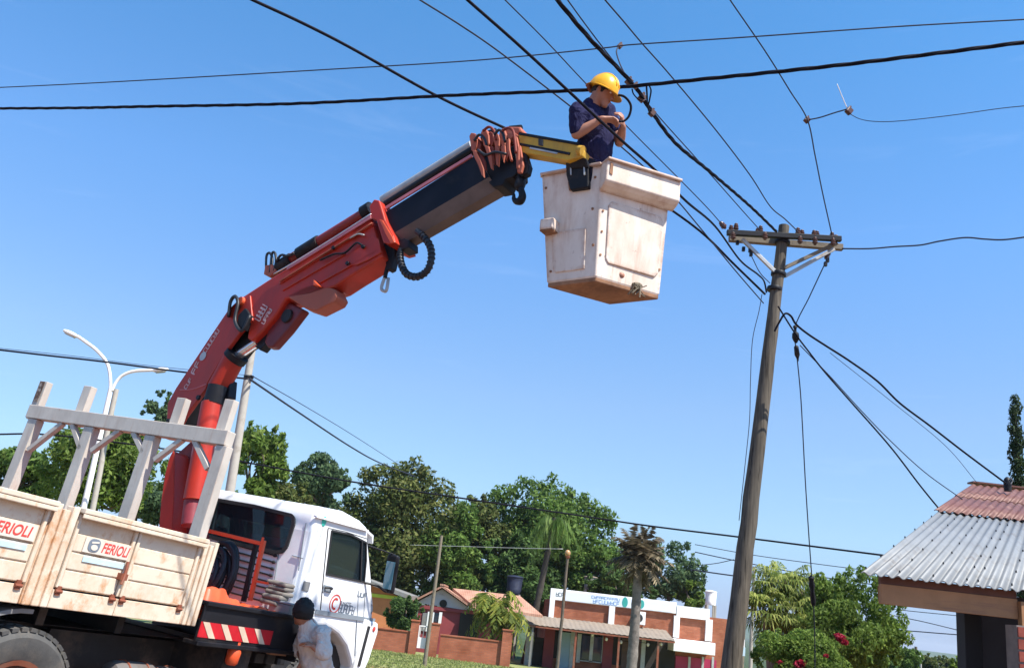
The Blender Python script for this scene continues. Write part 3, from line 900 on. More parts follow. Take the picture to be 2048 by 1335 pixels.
# ------------------------------------------------------------------ brick garden wall with piers and gate
FY = 42.0
fw = thing('garden_wall', 'low orange brick garden wall with square piers before the maroon house', 'wall', (-3, FY, ground_z(-3, FY)))
M['gardenbrick'] = brickmat('garden_brick', (0.46, 0.15, 0.08), (0.37, 0.115, 0.065), (0.30, 0.14, 0.09))
gzf = min(ground_z(-9, FY), ground_z(0, FY)) - 0.3
def seg(name, xa_, xb_, ytop, d, dy=0.0):
    a = PY(xa_, ytop, FY); b = PY(xb_, ytop, FY)
    zt_ = PY((xa_ + xb_) / 2, ytop, FY)[2]
    o = MB().lo((a[0], FY - d / 2 + dy, gzf), (b[0], FY + d / 2 + dy, zt_)).build(name, M['gardenbrick'], fw)
    MB().lo((a[0] - 0.03, FY - d / 2 + dy - 0.03, zt_ + 0.001), (b[0] + 0.03, FY + d / 2 + dy + 0.03, zt_ + 0.05)).build('coping', M['gardenbrick'], o)
    return o
seg('wall_panel', 690, 823, 1256, 0.16)
seg('pier', 824, 839, 1241, 0.36)
seg('pier', 858, 880, 1247, 0.40)
seg('wall_panel', 881, 1005, 1276, 0.16)
seg('pier', 1006, 1026, 1260, 0.40)
ga0, ga1 = PY(839, 1249, FY), PY(857, 1297, FY)
gt = thing('gate', 'narrow white metal gate between brick piers of the garden wall', 'gate', (ga0[0] + 0.2, FY, ga1[2]))
for (za, zb_) in ((ga1[2], ga1[2] + 0.45), ):
    MB().lo((ga0[0], FY - 0.02, za), (ga1[0], FY + 0.02, zb_)).build('sheet_panel', M['white'], gt)
mb = MB()
for xx in (ga0[0], ga1[0] - 0.04): mb.lo((xx, FY - 0.025, ga1[2]), (xx + 0.04, FY + 0.025, ga0[2]))
mb.lo((ga0[0], FY - 0.024, ga0[2] - 0.05), (ga1[0], FY + 0.024, ga0[2]))
mb.build('frame', M['white'], gt)
for i in range(4):
    xx = ga0[0] + 0.06 + i * (ga1[0] - ga0[0] - 0.1) / 3
    MB().lo((xx, FY - 0.01, ga1[2] + 0.45), (xx + 0.025, FY + 0.01, ga0[2] - 0.04)).build('bar', M['white'], gt)

# ================================================================== TREES
def leaves_mesh(rs, clumps, n, size, droop=0.0, inner=0.35, flat=0.5):
    vs = np.zeros((n, 4, 3)); k = 0
    wts = np.array([c[1][0] * c[1][2] for c in clumps]); wts = wts / wts.sum()
    ci = rs.choice(len(clumps), n, p=wts)
    C = np.array([c[0] for c in clumps])[ci]; R = np.array([c[1] for c in clumps])[ci]
    d = rs.normal(size=(n, 3)); d /= np.linalg.norm(d, axis=1)[:, None]
    n_in = inner; rr = np.where(rs.random(n) < n_in, rs.uniform(0.3, 0.9, n), rs.uniform(0.85, 1.08, n))
    pos = C + d * R * rr[:, None]
    nr = d * flat + np.array([0, 0, 0.25]) + rs.normal(size=(n, 3)) * 0.55
    nr /= np.linalg.norm(nr, axis=1)[:, None]
    t = np.cross(nr, rs.normal(size=(n, 3))); t[:, 2] -= droop
    t /= np.linalg.norm(t, axis=1)[:, None] + 1e-9
    b = np.cross(nr, t)
    s = size * rs.uniform(0.55, 1.3, n)[:, None]
    asp = 0.45
    V = np.stack([pos - t * s, pos + b * s * asp, pos + t * s, pos - b * s * asp], 1).reshape(-1, 3)
    return V
def fast_mesh(name, V, mat, parent):
    n = len(V) // 4
    me = bpy.data.meshes.new(name)
    Mi = np.linalg.inv(WM[parent.name])
    V = V @ Mi[:3, :3].T + Mi[:3, 3]
    me.vertices.add(len(V)); me.vertices.foreach_set('co', V.ravel())
    me.loops.add(4 * n); me.loops.foreach_set('vertex_index', np.arange(4 * n))
    me.polygons.add(n); me.polygons.foreach_set('loop_start', np.arange(0, 4 * n, 4)); me.polygons.foreach_set('loop_total', np.full(n, 4))
    me.materials.append(mat); me.update(); me.validate()
    o = bpy.data.objects.new(name, me); _link(o, parent); WM[o.name] = WM[parent.name]
    return o
LM = {
 'mid': leafmat('leaf_mid', (0.042, 0.08, 0.018), (0.088, 0.155, 0.036), (0.17, 0.24, 0.065)),
 'dark': leafmat('leaf_dark', (0.034, 0.064, 0.022), (0.066, 0.12, 0.036), (0.12, 0.19, 0.06)),
 'olive': leafmat('leaf_olive', (0.045, 0.062, 0.02), (0.09, 0.12, 0.036), (0.19, 0.19, 0.07)),
 'light': leafmat('leaf_light', (0.06, 0.10, 0.022), (0.12, 0.19, 0.04), (0.22, 0.29, 0.075), 0.4),
 'bluish': leafmat('leaf_bluish', (0.04, 0.075, 0.04), (0.075, 0.125, 0.065), (0.14, 0.20, 0.10)),
 'brown': leafmat('leaf_dead', (0.04, 0.034, 0.024), (0.105, 0.082, 0.055), (0.26, 0.205, 0.145), 0.15),
 'palm': leafmat('leaf_palm', (0.05, 0.075, 0.02), (0.12, 0.16, 0.04), (0.32, 0.34, 0.11), 0.35),
 'banana': leafmat('leaf_banana', (0.06, 0.09, 0.02), (0.16, 0.20, 0.04), (0.36, 0.34, 0.08), 0.4),
 'cypress': leafmat('leaf_cypress', (0.012, 0.028, 0.012), (0.026, 0.05, 0.02), (0.06, 0.09, 0.035), 0.1),
 'red': leafmat('flower_red', (0.20, 0.006, 0.02), (0.33, 0.014, 0.045), (0.45, 0.04, 0.09), 0.2),
}
def tree(label, px, pt, pb, hw, Y, mat, seed, n=5000, size=0.22, ncl=24, lumps=(), name='tree', cat='tree', inner=0.35, clr=0.36, droop=0.0, group=None, depth=None, trunk=True):
    rs = np.random.default_rng(seed)
    top, bot = PY(px, pt, Y), PY(px, pb, Y)
    c = (top + bot) / 2; c[1] = Y
    rz = (top[2] - bot[2]) / 2; rx = hw * Y / FPX; ry = depth or rx * 0.8
    gz = ground_z(c[0], Y)
    th = thing(name, label, cat, (c[0], Y, gz), group)
    clumps = []
    for i in range(ncl):
        d = rs.normal(size=3); d /= np.linalg.norm(d)
        q = rs.uniform(0.45, 0.82)
        cr_ = clr * rs.uniform(0.65, 1.2)
        r3 = np.array([rx, ry, rz]) * cr_
        r3[:] = np.clip(r3, min(rx, rz) * 0.22, max(r3.mean(), 0.1))
        clumps.append((c + d * np.array([rx, ry, rz]) * q, r3))
    for i in range(ncl):                       # sprigs breaking the outline
        a = rs.uniform(-0.3, math.pi + 0.3); q = rs.uniform(0.9, 1.12)
        sr = rs.uniform(0.05, 0.11) * min(rx, rz)
        clumps.append((c + np.array([rx * math.cos(a) * q, rs.uniform(-0.3, 0.3) * ry, rz * math.sin(a) * q]), np.array([sr, sr, sr * 1.3])))
    for (lx, ly, lr) in lumps:
        q = PY(lx, ly, Y + rs.uniform(-0.4, 0.4)); r_ = lr * Y / FPX
        clumps.append((q, np.array([r_, r_, r_])))
    if Y > 40: n = int(n * 2.6); size *= 0.66
    elif Y > 18: n = int(n * 1.5); size *= 0.85
    V = leaves_mesh(rs, clumps, n, size, droop, inner)
    fast_mesh('crown', V, LM[mat], th)
    if trunk:
        mb = MB()
        base = np.array([c[0], Y, gz - 0.1])
        fork = np.array([c[0] + rs.uniform(-0.2, 0.2) * rx, Y, max(gz + 0.5, bot[2] + rz * 0.4)])
        r0 = 0.05 * max(rx, rz) + 0.06
        mb.tube(spline([base, (base + fork) / 2 + rs.normal(size=3) * 0.08, fork], 4), [r0 * (1 - 0.045 * i) for i in range(9)], 8)
        for cl in clumps[:12]:
            m_ = (fork + cl[0]) / 2 + rs.normal(size=3) * 0.1 * rx
            pts = spline([fork, m_, cl[0]], 3)
            mb.tube(pts, list(np.linspace(r0 * 0.5, r0 * 0.1, len(pts))), 5)
        mb.build('trunk', M['bark'], th, smooth=180)
    return th
G = 'trees behind the houses'
tree('leafy tree directly behind the white rack posts at far left', 205, 840, 1040, 118, 34, 'light', 11, 9000, 0.14, 34, ((150, 885, 32), (120, 915, 30), (240, 885, 38), (215, 845, 18), (270, 930, 40), (160, 960, 40), (230, 970, 40), (105, 970, 30)))
tree('low green bushy tree at the left frame edge behind the truck bed', 30, 902, 1040, 105, 36, 'mid', 12, 6500, 0.15)
tree('pale airy treetop showing left of the red crane arm', 312, 786, 905, 34, 46, 'bluish', 13, 2200, 0.18, 14, inner=0.5)
tree('loose light green tree just right of the concrete pole', 512, 848, 1010, 58, 40, 'light', 14, 3200, 0.17, 18, ((485, 880, 20), (535, 880, 20), (560, 940, 18)), inner=0.55, droop=0.4)
tree('small dark bluish tree standing above the cab roof', 640, 915, 1030, 52, 50, 'bluish', 15, 3000, 0.2, 18, ((640, 930, 26), (605, 950, 20), (690, 960, 12)))
tree('broad brownish green tree behind the cab with the highest crown', 795, 932, 1220, 112, 54, 'olive', 16, 9500, 0.23, 38, ((745, 945, 14), (735, 962, 20), (770, 955, 24), (800, 944, 22), (830, 950, 22), (852, 950, 18), (882, 985, 30), (720, 1005, 30), (905, 1020, 22), (700, 1045, 26), (850, 990, 36)), group=None)
tree('dark tree mass filling the gap behind the truck mirror', 775, 1060, 1250, 70, 57, 'dark', 17, 5000, 0.24, 22)
tree('deep green rounded tree behind the maroon house roof', 905, 1050, 1230, 75, 53, 'mid', 18, 6000, 0.22, 26, ((930, 1030, 26), (880, 1075, 30)))
tree('tall wide tree with three tops behind the drooping palm', 1085, 966, 1190, 128, 60, 'mid', 19, 9500, 0.25, 36, ((1050, 978, 24), (1085, 985, 26), (1120, 992, 28), (1150, 1008, 26), (1180, 1014, 22), (1205, 1032, 22), (1224, 1038, 14), (985, 1010, 26), (1010, 995, 26), (1200, 1060, 30), (1170, 1040, 34)))
tree('brownish tree between the two big crowns', 950, 1000, 1200, 66, 58, 'olive', 20, 5200, 0.23, 22)
tree('dark tree behind the navy water tank', 1040, 1075, 1235, 80, 57, 'dark', 21, 5200, 0.23, 22)
tree('bright green tree left of the dead palm', 1190, 1070, 1215, 70, 57, 'mid', 22, 5200, 0.22, 22)
tree('thin crowned tree with sky gaps right of the dead palm', 1340, 1082, 1215, 66, 57, 'bluish', 23, 3600, 0.2, 20, ((1310, 1100, 18), (1350, 1100, 18), (1385, 1130, 16), (1385, 1180, 22)), inner=0.5, clr=0.3)
tree('dark low bushy tree peeping over the shop parapet', 1240, 1130, 1225, 62, 54, 'dark', 24, 3600, 0.2, 16)
tree('green bush at the right end of the shop roof', 1380, 1160, 1230, 30, 56, 'light', 25, 1500, 0.2, 10)
tree('dark rounded shrub in front of the orange house', 808, 1192, 1262, 32, 44.0, 'dark', 26, 2800, 0.13, 16, name='shrub', cat='shrub')
tree('bushy dark trees closing the gap left of the shop', 1075, 1150, 1260, 40, 53, 'dark', 27, 2600, 0.2, 14)
tree('low tree glimpsed through the rack above the truck bed', 290, 940, 1060, 55, 40, 'bluish', 28, 2600, 0.16, 14)
tree('mid green trees low behind the cab', 560, 955, 1080, 60, 46, 'olive', 29, 3400, 0.18, 16)
tree('dark tree almost wholly hidden behind the truck cab', 500, 985, 1240, 95, 62, 'dark', 43, 5000, 0.24, 20)
tree('broad tree low behind the cab roof and mirror', 655, 1000, 1240, 95, 61, 'mid', 44, 5000, 0.24, 20)
# right side
tree('leafy mango tree with drooping leaves beside the right house', 1705, 1150, 1400, 95, 22, 'light', 31, 17000, 0.062, 44, ((1690, 1165, 20), (1660, 1190, 26), (1735, 1200, 26), (1765, 1250, 26), (1640, 1240, 26)), droop=0.9, clr=0.25, inner=0.22)
tree('darker tree standing close behind the leafy mango tree', 1715, 1185, 1400, 80, 23.2, 'mid', 32, 7000, 0.075, 18)
bt = tree('bougainvillea bush with red flowers below the fan palm', 1620, 1262, 1420, 105, 19, 'light', 33, 12000, 0.048, 30, ((1540, 1290, 26), (1600, 1285, 26)), name='flowering_bush', cat='bush', clr=0.27, inner=0.25)
rs = np.random.default_rng(8)
cl = [(PY(x, y, 18.3), np.array([r_, r_ * 0.8, r_ * 0.8]) * 18.3 / FPX) for x, y, r_ in ((1682, 1275, 8), (1689, 1283, 6), (1675, 1270, 5), (1603, 1326, 8), (1595, 1328, 6), (1652, 1310, 4), (1560, 1322, 3))]
fast_mesh('flowers', leaves_mesh(rs, cl, 420, 0.045), LM['red'], bt)
tree('small green tree far down the slope left of the dark post', 1818, 1296, 1350, 26, 60, 'mid', 34, 2500, 0.16, 12)
tree('far tree in the valley just right of the thin street post', 1885, 1312, 1352, 34, 95, 'olive', 38, 1600, 0.25, 9)
tree('far rounded tree under the middle of the brown beam', 1790, 1305, 1352, 40, 80, 'dark', 39, 2000, 0.22, 10)
tree('dark far tree on the slope beside the thin street post', 1858, 1306, 1350, 24, 75, 'olive', 35, 1200, 0.25, 8)
tree('bright bush against the foot of the dark post', 1920, 1316, 1360, 22, 30, 'light', 36, 1200, 0.09, 8, name='shrub', cat='shrub')
# cypress
rs = np.random.default_rng(41)
CYY = 22.0
cb = PY(2036, 985, CYY); ct = PY(2029, 795, CYY)
cy = thing('cypress_tree', 'tall narrow dark cypress behind the rusty roof at the right edge', 'tree', (cb[0], CYY, ground_z(cb[0], CYY)))
cl = []
for i in range(15):
    t = i / 14
    q = ct + (cb - ct) * t; w = (10 + 6 * t + rs.uniform(-2, 2)) * CYY / FPX
    if i == 0: w *= 0.75
    cl.append((q + rs.normal(size=3) * 0.03 - np.array([0, 0, w * 0.5]), np.array([w, w, w * 1.25])))
low = cb + np.array([0.05, 0, -0.3]); cl.append((low, np.array([0.28, 0.28, 0.6])))
for k in range(8): cl.append((low + np.array([0.05 * k * 0.2, 0, -0.6 * (k + 1)]), np.array([0.35, 0.35, 0.6])))
fast_mesh('crown', leaves_mesh(rs, cl, 16000, 0.05, -0.8, 0.45), LM['cypress'], cy)
MB().cone((cb[0], CYY, ground_z(cb[0], CYY) - 0.1), ct - (0, 0, 0.3), 0.16, 0.03, 8).build('trunk', M['bark'], cy)

# palms: fronds are their own parts
def frond(rs, base, tip, sag, nl, ll, w, twist=1.0, hang=0.8):
    """returns quads of a pinnate frond curving from base to tip"""
    V = []
    m_ = (base + tip) / 2 + np.array([0, 0, sag])
    pts = spline([base, m_, tip], 8)
    L = len(pts)
    for i in range(nl):
        t = (i + 1) / nl; f = t * (L - 1.001); k = int(f); p = pts[k] + (pts[k + 1] - pts[k]) * (f - k)
        d = unit(pts[k + 1] - pts[k]); s = unit(np.cross(d, (0, 0, 1)))
        l = ll * (0.5 + math.sin(math.pi * (0.12 + 0.8 * t)) * 0.6) * rs.uniform(0.8, 1.15)
        for sg in (-1, 1):
            dr_ = unit(s * sg * twist + d * 0.5 + np.array([0, 0, -hang]) + rs.normal(size=3) * 0.12)
            q = unit(np.cross(dr_, d)) 
            ww = np.cross(dr_, q) * 0 + d * w
            V += [p, p + dr_ * l * 0.45 + ww, p + dr_ * l, p + dr_ * l * 0.45 - ww]
    return V
def palm(label, px, py, Y, nf, ln, mat, seed, trunk_r, base_px, nl=16, ll=0.5, sagr=0.4, down=0.5, w=0.025, hang=0.8, cat='palm', name='palm_tree', zmin=-1.0, tmat=None):
    rs = np.random.default_rng(seed)
    top = PY(px, py, Y); bs = PY(base_px[0], base_px[1], Y)
    gz = ground_z(bs[0], Y); d = (top - bs); 
    if abs(bs[2] - gz) > 0.05: bs = bs + d * ((gz - bs[2]) / d[2])
    th = thing(name, label, cat, bs)
    mb = MB(); pts = spline([bs - (0, 0, 0.1), (bs + top) / 2 + (0.02, 0, 0), top], 8)
    rr = [trunk_r * (1.15 - 0.3 * i / (len(pts) - 1)) * (1 + 0.06 * (-1) ** i) for i in range(len(pts))]
    mb.tube(pts, rr, 10); mb.build('trunk', tmat or M['bark'], th, smooth=60)
    for i in range(nf):
        a = 2 * math.pi * i / nf + rs.uniform(-0.3, 0.3); e = rs.uniform(zmin, 0.7)
        hd = np.array([math.cos(a), math.sin(a), 0]); L = ln * rs.uniform(0.6, 1.15)
        if mat == 'brown' and i % 4 == 0: e = rs.uniform(0.6, 1.4)
        tip = top + hd * L * math.cos(e * 0.9) + np.array([0, 0, L * math.sin(e) - L * down])
        V = np.array(frond(rs, top, tip, L * sagr, nl, ll, w, hang=hang))
        fast_mesh('frond', V, LM[mat], th)
        if i < 40:
            pass
    return th
palm('tall palm with hanging green fronds in front of the big trees', 1110, 1035, 49, 18, 1.5, 'mid', 51, 0.17, (1066, 1240), 20, 0.8, 0.35, 1.15, 0.045, 2.6, zmin=-0.6, tmat=pmat('dark_palm_trunk', (0.055, 0.045, 0.035), 0.9, 0, 0.4, 5, 0.5))
palm('dead palm with a ragged ball of brown fronds before the shop', 1278, 1112, 38, 64, 1.25, 'brown', 52, 0.20, (1262, 1345), 16, 0.45, 0.12, 0.10, 0.05, 0.5, tmat=pmat('grey_palm_trunk', (0.19, 0.16, 0.14), 0.9, 0, 0.4, 4, 0.5, (0.06, 0.05, 0.045), 0.5), zmin=-1.3)
palm('yellow green banana-like palm behind the garden wall', 984, 1222, 43.4, 26, 1.55, 'banana', 53, 0.10, (985, 1290), 14, 0.55, 0.45, 0.25, 0.07, 0.6)
palm('second clump of yellowing palm fronds at the garden pier', 1016, 1236, 43.0, 18, 1.25, 'banana', 54, 0.08, (1008, 1300), 12, 0.5, 0.4, 0.3, 0.07, 0.6)

# fan palm clump behind the utility pole
def fan_palm(label, heads, Y, seed):
    rs = np.random.default_rng(seed)
    b = PY(1570, 1330, Y)
    th = thing('fan_palm', label, 'palm', (b[0], Y, ground_z(b[0], Y)))
    for (hx, hy, nb) in heads:
        c = PY(hx, hy, Y + rs.uniform(-0.7, 0.7))
        base = np.array([c[0] * 0.6 + b[0] * 0.4, c[1], ground_z(b[0], Y) - 0.1])
        MB().tube(spline([base, (base + c) / 2 + (0.03, 0, 0), c], 4), 0.055, 7).build('trunk', M['bark'], th, smooth=180)
        for i in range(nb):
            a = rs.uniform(0, 2 * math.pi); e = rs.uniform(-0.9, 0.9); L = rs.uniform(0.25, 0.55)
            hd = np.array([math.cos(a) * math.cos(e), math.sin(a) * math.cos(e), math.sin(e)])
            o = c + hd * L
            s = unit(np.cross(hd, (0, 0, 1))); u = np.cross(s, hd)
            V = []
            nb2 = 13
            for j in range(nb2):
                t = (j / (nb2 - 1) - 0.5) * 4.2
                dr_ = unit(hd * math.cos(t) + s * math.sin(t) + u * 0.15)
                l = 0.42 * rs.uniform(0.8, 1.15)
                mid_ = o + dr_ * l * 0.5
                tip = o + dr_ * l * 0.8 + np.array([0, 0, -l * rs.uniform(0.25, 0.7)])
                wv = unit(np.cross(dr_, u)) * 0.026
                V += [o, mid_ + wv, tip, mid_ - wv]
            V = np.array(V + [c - s * 0.008, c + s * 0.008, o + s * 0.008, o - s * 0.008])
            fast_mesh('fan_leaf', V, LM['palm'], th)
    return th
fan_palm('clump of fan palms with drooping yellow tipped leaves right of the utility pole', [(1540, 1165, 26), (1572, 1160, 24), (1605, 1178, 26), (1528, 1215, 24), (1560, 1215, 26), (1595, 1228, 26), (1630, 1215, 22), (1545, 1262, 22), (1580, 1268, 22), (1615, 1262, 22)], 24.0, 61)
# ================================================================== THE CRANE TRUCK
MT = TF.copy(); MT[:3, 3] = W(-0.3, 1.2, GW)
truck = thing('crane_truck', 'white cab lorry with dirty cream drop-side bed and red folding crane raised behind the cab', 'truck', None, M=MT)
def tm(): return MB(TF)
BW = 2.42                                     # bed width
# --- bed
tm().lo((-5.4, 0.05, 0.02), (-0.13, BW - 0.05, 0.13)).build('bed_floor', M['chassis'], truck)
def drop_side(u0, u1, v0, sgn, detail=True):
    """pressed steel side panel between u0<u1 on plane v0, facing -sgn*v"""
    mb = tm()
    y = lambda d: v0 + sgn * -d               # d = proud of the plane, outward
    def slab(a, b, w0, w1, d0, d1): mb.lo((a, min(y(d0), y(d1)), w0), (b, max(y(d0), y(d1)), w1))
    slab(u0, u1, 0.13, 0.655, -0.035, 0.0)
    slab(u0 - 0.01, u1 + 0.01, 0.632, 0.668, -0.045, 0.066)       # top rail
    slab(u0 - 0.01, u1 + 0.01, 0.600, 0.631, 0.05, 0.064)           # its turned-down lip
    ws = [0.13, 0.255, 0.375, 0.500]
    e = 0.035
    for i in range(3): slab(u0 + e, u1 - e, ws[i] + 0.004, ws[i + 1] - 0.004, -0.002, 0.011)
    for a in (u0, u1 - 0.03): slab(a, a + 0.03, 0.132, 0.624, -0.002, 0.022)   # stiles
    o = mb.build('drop_side', M['bed'], truck, bevel=0.006)
    # hinges under the panel
    for hu in (u0 + 0.03, u1 - 0.05):
        h = tm(); h.lo((hu - 0.016, y(0.022), 0.085), (hu + 0.02, y(0.0), 0.145)); h.tube([(hu - 0.025, y(0.02), 0.11), (hu + 0.03, y(0.02), 0.11)], 0.012, 8)
        h.build('hinge', M['rim'], o)
    return o
def pillar(u0, u1, v0, sgn):
    mb = tm(); y = lambda d: v0 + sgn * -d
    n = 3; wd = (u1 - u0) / n
    for i in range(n):
        mb.lo((u0 + i * wd + 0.008, min(y(0.03), y(-0.04)), 0.0), (u0 + (i + 1) * wd - 0.008, max(y(0.03), y(-0.04)), 0.66 - 0.03 * (i % 2)))
    mb.lo((u0, min(y(0.012), y(-0.035)), 0.0), (u1, max(y(0.012), y(-0.035)), 0.62))
    return mb.build('bed_pillar', M['bed'], truck, bevel=0.006)
M['bedrust'] = bedmat('bed_pillar_paint', (0.72, 0.62, 0.50), 1.5)
VS = -0.0
sides = []
for (u0, u1) in ((-0.985, -0.30), (-1.56, -1.0), (-2.55, -1.80), (-3.4, -2.57), (-4.5, -3.7)):
    sides.append(drop_side(u0, u1, VS, 1))
for (u0, u1) in ((-0.285, -0.115), (-1.79, -1.575), (-3.68, -3.42)):
    o = pillar(u0, u1, VS, 1)
    if u0 < -0.5: o.data.materials[0] = M['bedrust']
for (u0, u1) in ((-1.5, -0.30), (-3.0, -1.7), (-4.5, -3.2)): drop_side(u0, u1, BW, -1)
for (u0, u1) in ((-0.285, -0.115), (-1.69, -1.52), (-3.19, -3.02)): pillar(u0, u1, BW, -1)
# sill below the panels
mb = tm()
for (u0, u1) in ((-0.985, -0.29), (-1.565, -0.99), (-2.55, -1.80), (-3.4, -2.56), (-5.3, -3.69)):
    mb.lo((u0, VS - 0.012, 0.0), (u1, VS + 0.06, 0.118))
mb.build('bed_sill', M['bed'], truck, bevel=0.004)
tm().lo((-5.3, BW - 0.06, 0.0), (-0.13, BW + 0.01, 0.118)).build('bed_sill', M['bed'], truck)
# latch lever on the front pair of panels
ll = tm(); q = T(245, 1150, -0.03)
ll.tube([q + (0, -0.01, 0.10), q + (0.0, -0.02, 0.02), q + (-0.015, -0.03, -0.06)], 0.012, 6); ll.lo(q + (-0.03, -0.025, -0.03), q + (0.03, 0.03, 0.015))
ll.build('latch', M['rim'], truck)
# front bulkhead of the bed
tm().lo((-0.16, 0.06, 0.13), (-0.115, BW - 0.06, 0.62)).build('bulkhead', M['bed'], truck, bevel=0.005)
tm().lo((-5.36, 0.03, 0.13), (-5.32, BW - 0.03, 0.66)).build('tailgate', M['bed'], truck, bevel=0.005)

# lettering helper: font outline to mesh, laid on (origin, x axis, y axis)
def text_mesh(body, name, mat, parent, org, ex, ey, h, width=None, shear=0.0, bold=0.0, depth=0.002, F=None):
    cu = bpy.data.curves.new(name, 'FONT')
    cu.body = body; cu.size = 1; cu.shear = shear; cu.offset = bold; cu.align_x = 'LEFT'
    tmp = bpy.data.objects.new('tmp', cu); COL.objects.link(tmp)
    bpy.context.view_layer.update()
    me = bpy.data.meshes.new_from_object(tmp.evaluated_get(bpy.context.evaluated_depsgraph_get()))
    V = np.array([v.co[:] for v in me.vertices]); Fc = [tuple(p.vertices) for p in me.polygons]
    bpy.data.objects.remove(tmp); bpy.data.meshes.remove(me); bpy.data.curves.remove(cu)
    V[:, :2] -= V[:, :2].min(0)
    hh = V[:, 1].max(); sx = h / hh; 
    if width: sxx = width / V[:, 0].max()
    else: sxx = sx
    org = np.asarray(org, float); ex = unit(ex); ey = unit(ey); ez = np.cross(ex, ey)
    pts = [org + ex * p[0] * sxx + ey * p[1] * sx for p in V]
    mb = MB(F); mb.add(pts, Fc)
    return mb.build(name, mat, parent)
for (side, x0, y0, x1, y1, emb) in ((sides[1], 164, 1102, 258, 1122, True), (sides[2], -42, 1048, 68, 1077, True)):
    a_ = T(x0, y0, -0.02); b_ = T(x1, y1, -0.02)
    wb = (a_[2] + b_[2]) / 2
    u0, u1 = a_[0], b_[0]
    u0 = max(u0, -1.53) if side is sides[1] else u0
    st = tm().lo((u0, VS - 0.0195, 0.388), (u1, VS - 0.0165, 0.492)).build('sticker', M['sticker'], side)
    t0 = T(203, 1100, -0.02)[0] if side is sides[1] else T(-20, 1050, -0.02)[0]
    t1 = T(262, 1100, -0.02)[0] if side is sides[1] else T(62, 1070, -0.02)[0]
    t1 = min(t1, -1.03) if side is sides[1] else t1
    text_mesh('FERIOLI', 'lettering', M['redprint'], st, (t0, VS - 0.0205, 0.405), (1, 0, 0), (0, 0, 1), 0.072, t1 - t0, 0.22, 0.025, F=TF)
    tm().lo((u0 + 0.03, VS - 0.018, 0.362), (u1 - 0.03, VS - 0.0163, 0.367)).build('pale_stripe', M['blueprint'], side)
    tm().lo((u0 + 0.03, VS - 0.0178, 0.325), (u1 - 0.03, VS - 0.0162, 0.358)).build('pale_stripe', M['blueprint'], side)
    if side is sides[1]:
        c = np.array([T(189, 1088, -0.02)[0], VS - 0.021, 0.443])
        k = tm(); k.prism([c + np.array([0.052 * math.copysign(abs(math.cos(t)) ** 0.7, math.cos(t)), 0, 0.044 * math.copysign(abs(math.sin(t)) ** 0.7, math.sin(t))]) for t in np.linspace(0, 2 * math.pi, 21)[:-1]], (0, -0.002, 0))
        em = k.build('emblem', M['greyprint'], st)
        k = tm(); k.prism([c + np.array([0.004 + 0.03 * math.cos(t), -0.0025, -0.014 + 0.02 * math.sin(t)]) for t in np.linspace(0, 2 * math.pi, 13)[:-1]], (0, -0.002, 0))
        k.bar(c + (-0.03, -0.003, 0.016), c + (0.034, -0.003, 0.024), 0.012, 0.003, (0, 1, 0))
        k.build('emblem_face', M['sticker'], em)

# --- wheels
def wheel(u, v, R=0.50, wd=0.28, out=-1):
    c = np.array([u, v, GW + R])
    w_ = tm()
    prof = [(R * 0.60, -wd / 2 + 0.02), (R * 0.66, -wd / 2), (R * 0.90, -wd / 2), (R * 0.965, -wd / 2 + 0.025), (R, -wd / 2 + 0.05), (R, wd / 2 - 0.05), (R * 0.965, wd / 2 - 0.025), (R * 0.90, wd / 2), (R * 0.66, wd / 2), (R * 0.60, wd / 2 - 0.02)]
    w_.lathe(prof, c, (0, 1, 0), 44)
    for i in range(44):                        # tread blocks
        a = 2 * math.pi * (i + 0.5) / 44
        for s in (-1, 1):
            d = np.array([math.cos(a), 0, math.sin(a)]); tn = np.array([-math.sin(a), 0, math.cos(a)])
            w_.box(c + d * (R - 0.004) + np.array([0, s * wd * 0.27, 0]), (0.05, wd * 0.34, 0.024), (tn, (0, 1, 0), d))
    wo_ = w_.build('wheel', M['rubber'], truck, smooth=35)
    r_ = tm()
    y = out
    r_.lathe([(R * 0.60, 0.0), (R * 0.62, 0.02), (R * 0.55, 0.01), (R * 0.5, -0.06), (R * 0.30, -0.10), (R * 0.28, -0.02), (R * 0.16, 0.0), (R * 0.15, 0.05), (0.02, 0.055)], c + np.array([0, y * (wd / 2 - 0.02), 0]), (0, y, 0), 30)
    for i in range(8):
        a = 2 * math.pi * i / 8
        p = c + np.array([math.cos(a) * R * 0.36, y * (wd / 2 - 0.11), math.sin(a) * R * 0.36])
        r_.cone(p, p + np.array([0, y * 0.04, 0]), 0.018, 0.016, 6)
    r_.build('rim', M['rim'], wo_, smooth=35)
    return wo_
wheel(-1.60, 0.15); wheel(-1.60, 0.47, out=1); wheel(-1.66, BW - 0.22, out=1); wheel(-1.66, BW - 0.54, out=-1)
wheel(2.12, 0.40); wheel(2.12, BW - 0.40, out=1)
# rear fenders (arched over the wheel)
for v0 in (0.03, BW - 0.47):
    c = np.array([-1.64, v0, GW + 0.5]); mb = tm()
    arc = [rad(t) for t in range(88, 171, 8)]
    outer = [c + np.array([0.68 * math.cos(t), 0, 0.625 * math.sin(t)]) for t in arc] + [c + np.array([0.655 * math.cos(t), 0, 0.595 * math.sin(t)]) for t in arc[::-1]]
    mb.prism(outer, (0, 0.44, 0)); mb.build('fender', M['grey'], truck, bevel=0.004)
